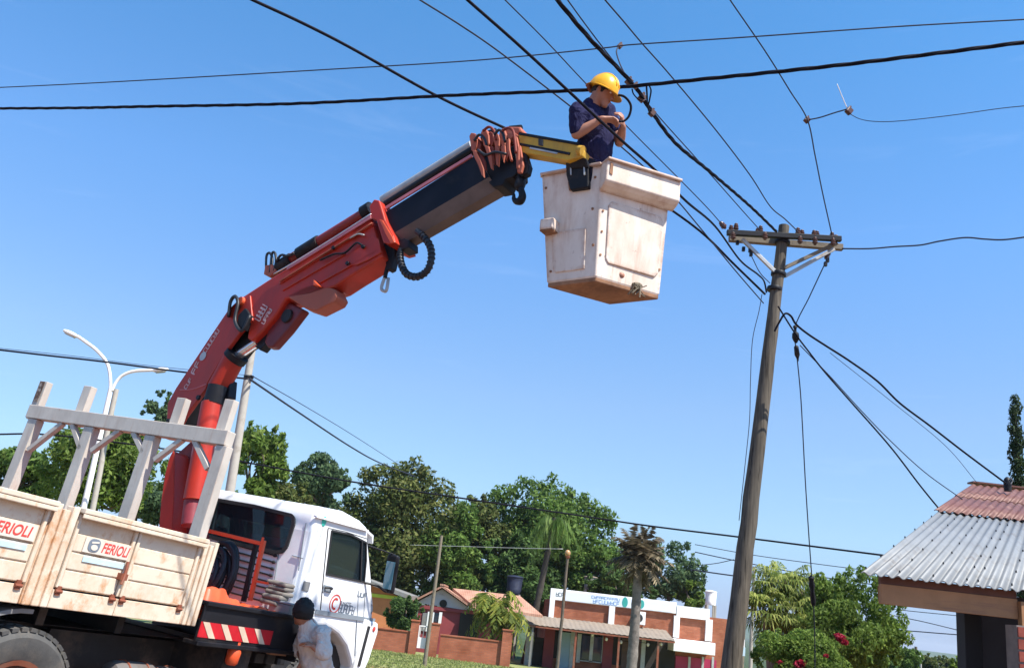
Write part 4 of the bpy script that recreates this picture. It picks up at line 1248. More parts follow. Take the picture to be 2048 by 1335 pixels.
# --- chassis under the bed and platform
mb = tm()
for v in (0.80, BW - 0.88): mb.lo((-5.2, v, -0.42), (2.6, v + 0.08, -0.17))
for u in np.arange(-5.0, -0.3, 0.75): mb.lo((u, 0.40, -0.16), (u + 0.07, BW - 0.4, 0.018))
mb.build('chassis_rails', M['chassis'], truck)
mb = tm(); mb.tube([(-1.66, 0.2, GW + 0.5), (-1.66, BW - 0.2, GW + 0.5)], 0.07, 10); mb.ell((-1.66, BW / 2, GW + 0.5), (0.22, 0.22, 0.2)); mb.tube([(2.12, 0.4, GW + 0.48), (2.12, BW - 0.4, GW + 0.48)], 0.06, 8); mb.tube([(-1.66, BW / 2, GW + 0.55), (1.6, BW / 2, -0.45)], 0.05, 8)
mb.build('axles', M['chassis'], truck)
mb = tm(); mb.lo((-5.0, 0.5, -0.165), (1.0, BW - 0.5, -0.162)); mb.lo((-0.9, 0.62, -0.9), (1.1, 0.66, -0.2)); mb.build('splash_panel', M['chassis'], truck)
# air tanks seen under the bed
M['tankgrey'] = pmat('tank_grey', (0.13, 0.12, 0.115), 0.7, 0, 0.3, 6, 0.2, (0.09, 0.06, 0.045), 0.6)
for k, (x, y) in enumerate(((262, 1336), (318, 1345))):
    q = T(x, y, 0.22)
    mb = tm(); mb.lathe([(0.03, -0.24), (0.10, -0.21), (0.115, -0.16), (0.115, 0.16), (0.10, 0.21), (0.03, 0.24)], q + (0, 0, -0.06), (1, 0, 0), 18)
    tk = mb.build('air_tank', M['tankgrey'], truck, smooth=50)
    mb = tm()
    for du in (-0.1, 0.1): mb.tube([q + (du, 0.118 * math.cos(t), -0.06 + 0.118 * math.sin(t)) for t in np.linspace(0, 2 * math.pi, 16)], 0.008, 5)
    mb.build('tank_strap', M['rim'], tk)
mb = tm(); q = T(430, 1300, 0.3); mb.lo(q + (-0.14, 0, -0.22), q + (0.16, 0.35, 0.06)); mb.build('battery_box', M['chassis'], truck, bevel=0.01)
mb = tm(); q = T(540, 1318, 0.15)
for k in range(3): mb.lo(q + (-0.22 + 0.17 * k, 0, -0.04), q + (-0.09 + 0.17 * k, 0.3, 0.05))
mb.build('valve_block', M['chassis'], truck, bevel=0.008)

# --- crane platform between bed and cab, with the striped board on its side
PU0, PU1 = -0.07, 1.30
tm().lo((PU0, 0.06, 0.06), (PU1, BW - 0.06, 0.165)).build('platform_deck', M['orange'], truck)
mb = tm(); mb.lo((PU0, -0.03, -0.115), (PU1, -0.005, 0.20)); mb.lo((PU0, -0.055, 0.17), (PU1, 0.10, 0.205)); mb.lo((PU0, -0.055, -0.14), (PU1, 0.10, -0.105))
sb = mb.build('side_board', M['black'], truck, bevel=0.006)
tm().lo((PU1 + 0.002, -0.055, -0.20), (PU1 + 0.03, 0.5, 0.205)).build('end_plate', M['black'], truck, bevel=0.006)
tm().lo((PU0, -0.0345, -0.075), (0.90, -0.0305, 0.045)).build('stripe_band', pmat('reflective_red', (0.48, 0.012, 0.02), 0.4), sb)
M['strw'] = pmat('reflective_white', (0.60, 0.46, 0.34), 0.45, 0, 0.15, 8)
for k in range(5):
    u = 0.02 + k * 0.225
    if u > 0.78: break
    poly = [(u - 0.075, -0.0352, 0.045), (u + 0.005, -0.0352, 0.045), (u + 0.125, -0.0352, -0.075), (u + 0.045, -0.0352, -0.075)]
    tm().prism(poly, (0, -0.003, 0)).build('white_stripe', M['strw'], sb)
q = T(470, 1297, 0.0); mb = tm(); mb.lathe([(0.035, -0.13), (0.055, -0.11), (0.06, -0.02), (0.05, 0.0), (0.035, 0.03), (0.035, 0.06)], q, (0, 0, 1), 14); mb.build('marker_lamp', M['orange'], truck, smooth=50)
q = T(555, 1305, 0.0); tm().lo(q + (-0.1, 0, -0.02), q + (0.14, 0.05, 0.03)).build('step', pmat('rusty_step', (0.32, 0.16, 0.09), 0.8), truck)
tm().lo((0.5, 0.12, -0.85), (0.75, 0.35, -0.16)).build('stabiliser_leg', M['chassis'], truck)
mb = tm(); mb.lo((0.45, 0.06, -0.40), (0.80, BW - 0.06, -0.15)); mb.build('stabiliser_beam', M['chassis'], truck)

# --- cab
CV = 0.17; CVL = 2.06
def cs(x, y, v=CV): return T(x, y, v)
outl = [(596, 1222), (612, 1060), (618, 1022), (640, 1012), (690, 1022), (722, 1040), (738, 1056), (737, 1085), (744, 1160), (748, 1205), (746, 1240), (740, 1285), (722, 1330)]
side = [cs(x, y) for x, y in outl]
# the wheel-arch notch on the lower edge
arch = [(706, 1345), (702, 1320), (694, 1293), (678, 1270), (662, 1258), (648, 1252), (634, 1254), (622, 1262)]
side += [cs(x, y) for x, y in arch] + [cs(590, 1262)]
for p in side: p[1] = CV
RUB = side[0][0]
side[0][0] = side[-1][0] = 1.34
side[1][0] = 1.325; side[2][0] = 1.36
cab = tm().prism(side, (0, CVL - CV, 0)).build('cab', M['cabw'], truck, bevel=0.045, seg=3)
def carve(o, cutters):
    for cu in cutters:
        b = o.modifiers.new('cut', 'BOOLEAN'); b.operation = 'DIFFERENCE'; b.object = cu; b.solver = 'EXACT'; b.material_mode = 'TRANSFER'
    bpy.context.view_layer.update()
    me = bpy.data.meshes.new_from_object(o.evaluated_get(bpy.context.evaluated_depsgraph_get()))
    o.modifiers.clear(); old = o.data; o.data = me; me.name = old.name; bpy.data.meshes.remove(old)
    for cu in cutters:
        me_ = cu.data; bpy.data.objects.remove(cu); bpy.data.meshes.remove(me_)
M['cabin'] = pmat('cabin_lining', (0.10, 0.105, 0.11), 0.8, 0, 0.1, 3, 0)
CU = 1.325
def cb_(x, y, d=0.0): q = TU(x, y, CU - d); q[0] = CU - d; return q
rw = [cb_(434, 999), cb_(510, 1012), cb_(583, 1030), cb_(588, 1036), cb_(588, 1048), cb_(574, 1092), cb_(566, 1102), cb_(552, 1104), cb_(480, 1088), cb_(412, 1070)]
wpts = [cs(651, 1147), cs(662, 1060), cs(700, 1068), cs(731, 1084), cs(731, 1120), cs(727, 1163)]
for p in wpts: p[1] = CV - 0.007
ctr = sum(side) / len(side)
top_w = max(p[2] for p in side)
cav = [np.array([1.40, CV + 0.06, 0.30]), np.array([1.42, CV + 0.06, top_w - 0.16]), np.array([2.18, CV + 0.06, top_w - 0.10]), np.array([2.36, CV + 0.06, top_w - 0.22]), np.array([2.66, CV + 0.06, 0.58]), np.array([2.62, CV + 0.06, 0.30])]
wsx = [np.array([2.2, CV + 0.14, 1.05]), np.array([3.2, CV + 0.14, 1.05]), np.array([3.2, CV + 0.14, 0.64]), np.array([2.2, CV + 0.14, 0.64])]
cut = [tm().prism(cav, (0, CVL - CV - 0.12, 0)).build('cutter', M['cabin'], cab),
       tm().prism([p + (0, -0.2, 0) for p in wpts], (0, CVL - CV + 0.6, 0)).build('cutter', M['cabin'], cab),
       tm().prism([p + (-0.2, 0, 0) for p in rw], (0.4, 0, 0)).build('cutter', M['cabin'], cab),
       tm().prism(wsx, (0, CVL - CV - 0.28, 0)).build('cutter', M['cabin'], cab)]
carve(cab, cut)
def paneglass(name, tint, op):
    t = NT(name); t.color(tint); t.set(0.03, 0, 0.8)
    tr = t.n.new('ShaderNodeBsdfTransparent'); tr.inputs['Color'].default_value = (0.55, 0.68, 0.72, 1)
    ms = t.n.new('ShaderNodeMixShader'); ms.inputs[0].default_value = op
    t.l.new(tr.outputs[0], ms.inputs[1]); t.l.new(t.b.outputs[0], ms.inputs[2]); t.l.new(ms.outputs[0], t.out.inputs['Surface'])
    return t.m
M['pane'] = paneglass('cab_pane', (0.02, 0.03, 0.04), 0.42)
# seats, dashboard, steering wheel
for v_ in (CV + 0.35, CVL - 0.75):
    st_ = tm().lo((1.62, v_, 0.22), (2.05, v_ + 0.44, 0.40)).build('seat', M['trimgrey'], cab, bevel=0.03)
    tm().prism([(1.55, v_, 0.36), (1.64, v_, 0.40), (1.52, v_, 0.88), (1.44, v_, 0.86)], (0, 0.44, 0)).build('seat_back', M['trimgrey'], cab, bevel=0.02)
tm().lo((2.40, CV + 0.08, 0.30), (2.60, CVL - 0.08, 0.60)).build('dashboard', M['seal'], cab, bevel=0.03)
mb = tm(); c = np.array([2.32, CVL - 0.52, 0.66]); ax_ = unit((-0.5, 0, 1)); s_ = np.array([0, 1.0, 0]); u_ = np.cross(ax_, s_)
mb.tube([c + s_ * 0.2 * math.cos(t) + u_ * 0.2 * math.sin(t) for t in np.linspace(0, 2 * math.pi, 25)[:-1]], 0.014, 6, closed=True); mb.tube([c - ax_ * 0.25, c], 0.02, 6); mb.bar(c - s_ * 0.19, c + s_ * 0.19, 0.03, 0.02)
mb.build('steering_wheel', M['seal'], cab, smooth=180)
# roof overhang lip / sun visor
q0 = cs(618, 1016); q1 = cs(738, 1050)
mb = tm(); mb.bar(cs(628, 1031) + (0, -0.012, 0), cs(733, 1060) + (0, -0.012, 0), 0.03, 0.018, (0, 0, 1)); mb.build('roof_gutter', M['cabw'], cab)
mb = tm(); vz = cs(737, 1062)
mb.prism([vz + (-0.10, 0, 0.03), vz + (0.13, 0, -0.02), vz + (0.16, 0, -0.11), vz + (0.14, 0, -0.115), vz + (0.10, 0, -0.05), vz + (-0.10, 0, 0.0)], (0, CVL - CV, 0)); mb.build('sun_visor', M['cabw'], cab, bevel=0.01)
# door: slightly proud skin with dark seams round it
dpts = [cs(640, 1225), cs(648, 1140), cs(656, 1056), cs(690, 1063), cs(733, 1077), cs(741, 1160), cs(741, 1238)]
for p in dpts: p[1] = CV
def outline_strip(mb, pts, w, d, closed=True, off=0.0):
    n = len(pts)
    for i in range(n if closed else n - 1):
        p, q = np.array(pts[i]), np.array(pts[(i + 1) % n])
        mb.bar(p + (0, off, 0), q + (0, off, 0), w, d, (0, 1, 0))
door = tm().prism([p + (0, 0.03, 0) for p in dpts], (0, -0.036, 0)).build('door', M['cabw'], cab, bevel=0.004)
carve(door, [tm().prism([p + (0, -0.2, 0) for p in wpts], (0, 0.5, 0)).build('cutter', M['cabw'], cab)])
mb = tm(); outline_strip(mb, dpts, 0.014, 0.009, True, -0.001); mb.build('door_seal', M['seal'], cab)
wpts = [cs(651, 1147), cs(662, 1060), cs(700, 1068), cs(731, 1084), cs(731, 1120), cs(727, 1163)]
for p in wpts: p[1] = CV - 0.007
gl_ = tm().prism([p + (0, 0.008, 0) for p in wpts], (0, -0.005, 0)).build('door_window', M['pane'], cab)
tm().prism([p + (0, CVL - CV + 0.004, 0) for p in wpts], (0, 0.005, 0)).build('door_window', M['pane'], cab)
mb = tm(); outline_strip(mb, wpts, 0.018, 0.014, True, -0.001); mb.build('window_seal', M['seal'], gl_)
# quarter light bar, handle, vents, trim line
mb = tm(); mb.bar(cs(722, 1080) * (1, 0, 1) + (0, CV - 0.014, 0), cs(719, 1160) * (1, 0, 1) + (0, CV - 0.014, 0), 0.022, 0.012, (0, 1, 0)); mb.build('window_bar', M['seal'], gl_)
q = cs(653, 1176); q[1] = CV - 0.008
mb = tm(); mb.lo(q + (-0.075, -0.006, -0.035), q + (0.075, 0, 0.03)); mb.build('handle_recess', M['trimgrey'], cab)
mb = tm(); mb.tube([q + (-0.06, -0.012, 0.005), q + (-0.03, -0.035, 0.012), q + (0.04, -0.035, 0.012), q + (0.065, -0.012, 0.005)], 0.011, 6); mb.build('door_handle', M['seal'], cab)
q = cs(611, 1170); q[1] = CV - 0.003
mb = tm(); mb.lo(q + (-0.05, -0.006, -0.05), q + (0.06, 0, 0.04)); mb.build('fuel_flap', M['grey'], cab, bevel=0.003)
mb = tm(); a_, b_ = cs(630, 1222), cs(748, 1240); a_[1] = b_[1] = CV - 0.008; mb.bar(a_, b_, 0.045, 0.012, (0, 1, 0)); mb.build('side_trim', M['trimgrey'], cab)
for (x0, y0, x1, y1) in ((716, 1180, 709, 1310), (729, 1185, 722, 1300)):
    mb = tm(); a_, b_ = cs(x0, y0), cs(x1, y1); a_[1] = b_[1] = CV - 0.006; mb.bar(a_, b_, 0.008, 0.008, (0, 1, 0)); mb.build('panel_seam', M['trimgrey'], cab)
# printed marks on the door: red ring logo and two grey rows, number, round sticker
c = cs(669, 1206); c[1] = CV - 0.0085
mb = tm()
ring = [c + np.array([0.095 * math.cos(t), 0, 0.088 * math.sin(t)]) for t in np.linspace(0, 2 * math.pi, 25)]
for i in range(24): mb.bar(ring[i], ring[i + 1], 0.014, 0.002, (0, 1, 0))
arc_ = [c + np.array([0.05 * math.cos(t), 0, 0.05 * math.sin(t)]) for t in np.linspace(rad(50), rad(300), 14)]
for i in range(13): mb.bar(arc_[i], arc_[i + 1], 0.022, 0.002, (0, 1, 0))
mb.build('logo', M['redprint'], cab)
rg = random.Random(9)
a_, b_ = cs(679, 1204), cs(701, 1209); mb = tm(); strokes(mb, a_[0], b_[0], a_[2] - 0.02, a_[2] + 0.018, 7, rg, (1, 0, 0), (0, 0, 1), (0, CV - 0.0085, 0), (0, 1, 0), 0.002); mb.build('lettering', M['trimgrey'], cab)
a_, b_ = cs(676, 1220), cs(707, 1225); mb = tm(); strokes(mb, a_[0], b_[0], a_[2] - 0.012, a_[2] + 0.07, 6, rg, (1, 0, 0), (0, 0, 1), (0, CV - 0.0085, 0), (0, 1, 0), 0.002); mb.build('lettering', M['greyprint'], cab)
a_, b_ = cs(714, 1190), cs(732, 1194); mb = tm(); strokes(mb, a_[0], b_[0], a_[2] - 0.005, a_[2] + 0.04, 3, rg, (1, 0, 0), (0, 0, 1), (0, CV - 0.0085, 0), (0, 1, 0), 0.002); mb.build('lettering', M['greyprint'], cab)
c = cs(739, 1221); c[1] = CV - 0.004
mb = tm(); ring = [c + np.array([0.05 * math.cos(t), 0, 0.07 * math.sin(t)]) for t in np.linspace(0, 2 * math.pi, 17)]
for i in range(16): mb.bar(ring[i], ring[i + 1], 0.008, 0.002, (0, 1, 0))
mb.build('side_marker', M['trimgrey'], cab)
c = cs(648, 1042); c[1] = CV - 0.003
mb = tm(); mb.ell(c, (0.04, 0.002, 0.05), nu=10, nv=6); mb.build('green_sticker', pmat('sticker_green', (0.05, 0.55, 0.42), 0.4), cab)
# rear wall of the cab at u = 1.325: large window, louvres, corner seams
CU = 1.325
def cb_(x, y, d=0.0): q = TU(x, y, CU - d); q[0] = CU - d; return q
rw = [cb_(434, 999), cb_(510, 1012), cb_(583, 1030), cb_(588, 1036), cb_(588, 1048), cb_(574, 1092), cb_(566, 1102), cb_(552, 1104), cb_(480, 1088), cb_(412, 1070)]
rgl = tm().prism([p + (0.012, 0, 0) for p in rw], (-0.006, 0, 0)).build('rear_window', M['pane'], cab)
mb = tm()
for i in range(len(rw)): mb.bar(rw[i] + (-0.008, 0, 0), rw[(i + 1) % len(rw)] + (-0.008, 0, 0), 0.035, 0.02, (1, 0, 0))
mb.build('window_seal', M['seal'], rgl)
for k in range(8):
    y0 = 1102 + 13.2 * k; x1 = 550 - 3.0 * k
    p0, p1 = cb_(425 - 3 * k, y0 - 26, 0.004), cb_(x1, y0 + 8, 0.004)
    mb = tm(); mb.bar(p0, p1, 0.016, 0.010, (1, 0, 0)); mb.ell(p1, (0.012, 0.028, 0.016), nu=8, nv=6); lo_ = mb.build('louvre', M['seal'], cab)
for (x0, y0, x1, y1) in ((557, 1106, 540, 1215), (612, 1045, 597, 1140), (584, 1110, 606, 1116)):
    mb = tm(); mb.bar(cb_(x0, y0, 0.002), cb_(x1, y1, 0.002), 0.008, 0.008, (1, 0, 0)); mb.build('panel_seam', M['trimgrey'], cab)
# bumper, front face, mirror
mb = tm(); bp = [cs(726, 1236), cs(752, 1244), cs(752, 1262), cs(734, 1318), cs(722, 1345), cs(702, 1345)]
for p in bp: p[1] = CV - 0.03
mb.prism(bp, (0, CVL - CV + 0.06, 0)); bpr = mb.build('bumper', M['white'], truck, bevel=0.02)
mb = tm(); a_, b_ = cs(733, 1250), cs(712, 1330); a_[1] = b_[1] = CV - 0.033; mb.bar(a_, b_, 0.05, 0.012, (0, 1, 0)); mb.build('bumper_groove', M['seal'], bpr)
q = cs(743, 1256); q[1] = CV - 0.033; tm().ell(q, (0.03, 0.01, 0.03), nu=10, nv=6).build('indicator', M['redprint'], bpr)
fr = [np.array([2.42, 0, 1.04]), np.array([2.72, 0, 0.62])]
mb = tm(); mb.prism([fr[0] + (0.02, CV + 0.12, 0), fr[1] + (0.02, CV + 0.12, 0), fr[1] + (0.02, CVL - 0.12, 0), fr[0] + (0.02, CVL - 0.12, 0)], (0.006, 0, 0.004)); mb.build('windscreen', M['pane'], cab)
mq0, mq1 = T(788, 1118, 0.0), T(776, 1176, 0.0)
mc = (mq0 + mq1) / 2
mb = tm(); mb.box(mc, (0.07, 0.15, abs(mq0[2] - mq1[2]) + 0.1), (unit((1, -0.1, -0.06)), unit((0.1, 1, 0)), unit((-0.14, 0, 1))))
mr = mb.build('mirror', M['black'], truck, bevel=0.03, seg=3)
mb = tm(); mb.box(mc + (-0.040, 0.0, -0.02), (0.006, 0.115, abs(mq0[2] - mq1[2]) - 0.02), (unit((1, -0.1, -0.06)), unit((0.1, 1, 0)), unit((-0.14, 0, 1)))); mb.build('mirror_glass', M['mirror'], mr, bevel=0.01)
mb = tm(); a_ = cs(728, 1164); mb.tube(spline([a_, (a_ + mq1) / 2 + (0, -0.02, 0.0), mq1 + (0, 0, -0.03), mc + (0.03, 0, 0)], 4), 0.014, 6); mb.tube([cs(736, 1090), mq0 + (0.0, 0, 0.05), mc + (0.03, 0, 0.1)], 0.010, 6); mb.build('mirror_arm', M['black'], mr)
tm().lo((1.5, CV + 0.15, -0.35), (2.75, CVL - 0.15, -0.05)).build('engine_bay', M['chassis'], truck)
# front wheel-well lining
mb = tm(); c = np.array([2.12, CV + 0.01, GW + 0.5])
arc = np.linspace(rad(0), rad(180), 17)
mb.prism([c + np.array([0.66 * math.cos(t), 0, 0.62 * math.sin(t)]) for t in arc], (0, 0.5, 0)) if False else None
mb.lo((1.42, CV + 0.45, GW + 0.35), (2.75, CV + 0.5, 0.05)); mb.build('wheel_well', M['chassis'], truck)

# --- white ladder rack (front frame of the bed)
RUu = -0.15
def rk(x, y, du=0.0): q = TU(x, y, RUu + du); return q
beam0, beam1 = rk(62, 829), rk(462, 872)
zz = (beam0[2] + beam1[2]) / 2; beam0[2] = beam1[2] = zz
rack = tm().bar(beam0, beam1, 0.11, 0.13).build('rack_beam', M['rack'], truck, bevel=0.006)
posts = [(2.5, (63 + 8, 845), (33, 985)), (1.72, (184, 858), (146, 1000)), (0.93, (307, 872), (280, 1040)), (0.17, (452, 885), (398, 1065))]
for k, (v, t_, b_) in enumerate(posts):
    p = rk(*t_); q = rk(*b_); p[2] = zz - 0.067
    v_ = p[1]
    bot = np.array([RUu, v_ + (0.04 if k == 0 else 0), 0.13])
    tm().bar(bot, p, 0.12, 0.09, (1, 0, 0)).build('rack_post', M['rack'], truck, bevel=0.006)
for (t_, b_, col) in (((92, 764), (76, 815), 'rack'), ((177, 773), (168, 826), 'rack'), ((367, 797), (354, 848), 'rack'), ((462, 800), (448, 862), 'rack')):
    p, q = rk(*t_, 0.09), rk(*b_, 0.09); q[1] = (p[1] + q[1]) / 2; p[1] = q[1]; q[2] = zz - 0.06
    s_ = tm().bar(q, p, 0.105, 0.075, (1, 0, 0)).build('rack_stub', M['rack'], truck, bevel=0.005)
    if t_[0] == 92:
        mb = tm(); mb.bar(p + (-0.045, 0, -0.21), p + (-0.045, 0, -0.005), 0.006, 0.06, (0, 1, 0)); mb.build('rust_patch', pmat('bare_rust', (0.10, 0.06, 0.045), 0.9, 0, 0.5, 20, 0.5, (0.5, 0.45, 0.4), 0.5, 14), s_)
for (a_, b_) in (((58, 900), (127, 846)), ((146, 848), (163, 898)), ((184, 902), (242, 860)), ((268, 864), (288, 906)), ((310, 920), (366, 878)), ((390, 880), (417, 938))):
    p, q = rk(*a_, -0.02), rk(*b_, -0.02)
    tm().bar(p, q, 0.045, 0.05, (1, 0, 0)).build('rack_brace', M['rack'], truck, bevel=0.003)

# ------------------------------------------------------------------ crane
def cpoly(pix, off, thick, name, mat, parent=truck, bevel=0.008):
    """side profile given on the near face of a plate or box, given thickness away from the viewer"""
    pts = [CP(*CR(x, y, off), off) for x, y in pix]
    return tm().prism(pts, -cn * thick).build(name, mat, parent, bevel=bevel)
def ctube(p0, p1, off, r, name, mat, parent=truck, r1=None, n=16):
    a_, b_ = CP(*CR(*p0, off), off), CP(*CR(*p1, off), off)
    return tm().cone(a_, b_, r, r if r1 is None else r1, n).build(name, mat, parent, smooth=50)
def cmul(pix_list, off, r, name, mat, parent=truck, n=8, k=5):
    pts = [CP(*CR(x, y, off), off) for x, y in pix_list]
    return tm().tube(spline(pts, k), r, n).build(name, mat, parent, smooth=180)
# base and column
tm().lathe([(0.42, 0.165), (0.42, 0.26), (0.34, 0.30), (0.30, 0.42)], CP(-0.22, 0, 0), (0, 0, 1), 24).build('crane_base', M['red'], truck, smooth=40)
def uprism(pix, u, du, name, mat, bevel=0.008):
    return tm().prism([TU(x, y, u) for x, y in pix], (du, 0, 0)).build(name, mat, truck, bevel=bevel)
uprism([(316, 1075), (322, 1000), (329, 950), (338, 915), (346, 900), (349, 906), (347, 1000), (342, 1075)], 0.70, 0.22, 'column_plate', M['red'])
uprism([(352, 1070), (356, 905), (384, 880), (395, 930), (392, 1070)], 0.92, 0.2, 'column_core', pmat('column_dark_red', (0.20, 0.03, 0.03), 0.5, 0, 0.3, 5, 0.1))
ctube((388, 1000), (424, 806), 0.14, 0.105, 'lift_cylinder', M['red'])
ctube((380, 1050), (388, 985), 0.14, 0.085, 'cylinder_foot', pmat('cyl_dark_red', (0.22, 0.03, 0.04), 0.5))
ctube((426, 806), (436, 772), 0.14, 0.098, 'cylinder_collar', M['black'])
# inner boom
arm = [(332, 870), (335, 806), (352, 775), (420, 673), (457, 618), (480, 596), (500, 590), (505, 640), (480, 664), (453, 700), (432, 735), (415, 764), (411, 777), (370, 832), (346, 878)]
ib = cpoly(arm, 0.19, 0.045, 'inner_boom', M['red'])
cpoly(arm, -0.145, 0.045, 'inner_boom', M['red'])
cpoly([(345, 820), (420, 695), (470, 625), (500, 610), (500, 640), (440, 715), (390, 800), (352, 860)], 0.145, 0.29, 'boom_web', M['black'], bevel=0)
for (x, y) in ((398, 795), (338, 842)):
    q = CP(*CR(x, y, 0.195), 0.195); tm().cone(q, q + cn * 0.02, 0.03, 0.025, 10).build('pin', M['black'], ib)
# fold seam and lettering along the arm
cmul([(360, 779), (385, 778), (412, 768)], 0.192, 0.006, 'weld_seam', M['pink'], ib, 5)
def crane_text(p0, p1, h, n, seed, name='lettering', off=0.193, par=None, mat='whiteprint'):
    a_, b_ = CP(*CR(*p0, off), off), CP(*CR(*p1, off), off)
    ex = unit(b_ - a_); ey = unit(np.cross(cn, ex))
    mb = tm(); strokes(mb, 0, np.linalg.norm(b_ - a_), 0, h, n, random.Random(seed), ex, ey, a_, cn, 0.002)
    return mb.build(name, M[mat], par or ib)
crane_text((372, 778), (385, 757), 0.05, 3, 1)
crane_text((389, 748), (402, 722), 0.07, 2, 2)
crane_text((411, 706), (440, 660), 0.06, 6, 3)
q = CP(*CR(406, 712, 0.193), 0.193); tm().cone(q, q + cn * 0.003, 0.05, 0.05, 16).build('emblem', M['galv'], ib)
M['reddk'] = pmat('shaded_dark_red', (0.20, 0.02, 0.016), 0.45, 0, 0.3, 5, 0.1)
# second cylinder between the arms
ctube((436, 776), (468, 716), 0.08, 0.115, 'fold_cylinder', M['red'])
ctube((468, 718), (476, 708), 0.08, 0.125, 'cylinder_head', M['black'])
ctube((474, 712), (516, 684), 0.08, 0.048, 'cylinder_rod', M['steel'])
cpoly([(420, 800), (428, 765), (460, 758), (457, 792), (440, 822)], 0.06, 0.10, 'link_housing', M['black'])
cpoly([(448, 712), (466, 680), (482, 660), (503, 644), (514, 684), (490, 698), (470, 712)], 0.10, 0.10, 'knuckle_gap_dark', M['black'])  # black fill painted for the dark gap between arm and cylinder
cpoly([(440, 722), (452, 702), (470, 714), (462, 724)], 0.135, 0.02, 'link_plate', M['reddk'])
# knuckle hoses
mb = tm()
for k in range(3):
    pts = [CP(*CR(x + 3 * k, y + 2 * k, 0.2), 0.2 + 0.02 * k) for x, y in ((457, 632), (461, 603), (470, 592), (476, 605), (470, 640), (484, 660), (500, 630))]
    mb.tube(spline(pts, 5), 0.018, 6)
mb.build('knuckle_hoses', M['hose'], truck, smooth=180)
cpoly([(476, 630), (490, 615), (500, 630), (487, 660), (474, 650)], 0.225, 0.06, 'knuckle_valve', M['black'])
q = CP(*CR(484, 603, 0.19), 0.19); tm().cone(q, q + cn * 0.03, 0.05, 0.045, 14).build('pivot_cap', M['orange'], truck)
# outer boom: box section with side plates
ob = cpoly([(480, 596), (535, 560), (600, 519), (741, 433), (765, 512), (700, 552), (668, 573), (620, 590), (570, 598), (552, 628), (524, 662), (503, 682), (494, 676), (500, 640)], 0.17, 0.24, 'outer_boom', M['red'], bevel=0.02)
# pressed ribs on its flank
for (a_, b_, w_) in (((560, 566), (748, 447), 0.03), ((566, 580), (690, 508), 0.02), ((640, 565), (758, 500), 0.02)):
    p, q = CP(*CR(*a_, 0.175), 0.175), CP(*CR(*b_, 0.175), 0.175)
    tm().bar(p, q, w_, 0.02, cn).build('boom_rib', M['red'], ob, bevel=0.004)
cpoly([(690, 525), (703, 505), (733, 488), (745, 470), (757, 478), (762, 505), (735, 520), (712, 530)], 0.185, 0.012, 'stiffener', M['red'], ob)
for (x, y) in ((696, 527), (727, 494), (668, 496)):
    q = CP(*CR(x, y, 0.19), 0.19); tm().cone(q, q + cn * 0.02, 0.022, 0.02, 8).build('bolt', M['black'], ob)
crane_text((519, 642), (536, 612), 0.10, 4, 5, off=0.175, par=ob)
crane_text((528, 648), (545, 618), 0.05, 4, 6, off=0.175, par=ob)
# lower lobes: pinkish belly plate and dark link arm
cpoly([(572, 592), (600, 574), (628, 567), (668, 577), (675, 592), (668, 603), (630, 622), (606, 614)], 0.17, 0.16, 'belly_plate', M['redold'], bevel=0.015)
cpoly([(626, 558), (640, 572), (626, 570)], 0.21, 0.05, 'lug', M['orange'])
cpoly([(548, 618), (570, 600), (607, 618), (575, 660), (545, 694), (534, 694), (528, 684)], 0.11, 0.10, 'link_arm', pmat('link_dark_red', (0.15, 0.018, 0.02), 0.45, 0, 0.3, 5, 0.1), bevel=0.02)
cpoly([(505, 690), (530, 655), (548, 668), (520, 700)], 0.10, 0.10, 'link_fork', M['black'])
q = CP(*CR(575, 632, 0.112), 0.112); tm().cone(q, q + cn * 0.02, 0.075, 0.07, 16).build('link_pin', M['black'], truck)
# extension cylinder riding on top
ctube((560, 534), (738, 424), 0.03, 0.065, 'extension_cylinder', pmat('cylinder_dark_red', (0.23, 0.018, 0.014), 0.45, 0, 0.3, 5, 0.1))
p, q = CP(*CR(574, 536, 0.19), 0.19), CP(*CR(742, 433, 0.19), 0.19)
tm().bar(p, q, 0.05, 0.012, cn).build('top_ledge', M['pink'], truck)  # pink colour puts the sunlit edge highlight into this ledge
cmul([(548, 548), (600, 518), (680, 468), (742, 428)], 0.19, 0.009, 'hydraulic_line', M['steel'])
cmul([(560, 562), (640, 512), (700, 475), (744, 446)], 0.195, 0.008, 'hydraulic_line', M['redold'])
cmul([(640, 520), (668, 508), (690, 505), (712, 486), (724, 490)], 0.2, 0.010, 'hydraulic_line', M['black'])
cmul([(700, 476), (716, 468), (728, 470)], 0.2, 0.008, 'hydraulic_line', M['galv'])
for (a_, b_) in (((600, 510), (640, 485)), ((560, 536), (585, 520)), ((728, 428), (744, 418))):
    ctube(a_, b_, 0.03, 0.083, 'cylinder_band', M['black'])
cmul([(548, 540), (590, 512), (650, 473), (715, 430), (726, 412), (732, 416)], 0.05, 0.012, 'hydraulic_line', M['hose'])
cmul([(560, 545), (610, 514), (680, 470), (735, 436)], 0.1, 0.012, 'hydraulic_line', M['hose'])
mb = tm()
for k, pts in enumerate((((532, 545), (533, 512), (540, 506), (545, 520), (541, 545)), ((540, 545), (544, 508), (550, 506), (552, 522), (548, 542)), ((552, 524), (562, 510), (575, 512), (588, 506)))):
    mb.tube(spline([CP(*CR(x, y, 0.06 + 0.03 * k), 0.06 + 0.03 * k) for x, y in pts], 5), 0.014, 6)
mb.build('hose_loop', M['hose'], truck, smooth=180)
cpoly([(527, 548), (530, 530), (545, 528), (552, 540), (540, 552)], 0.10, 0.14, 'valve', M['redold'])
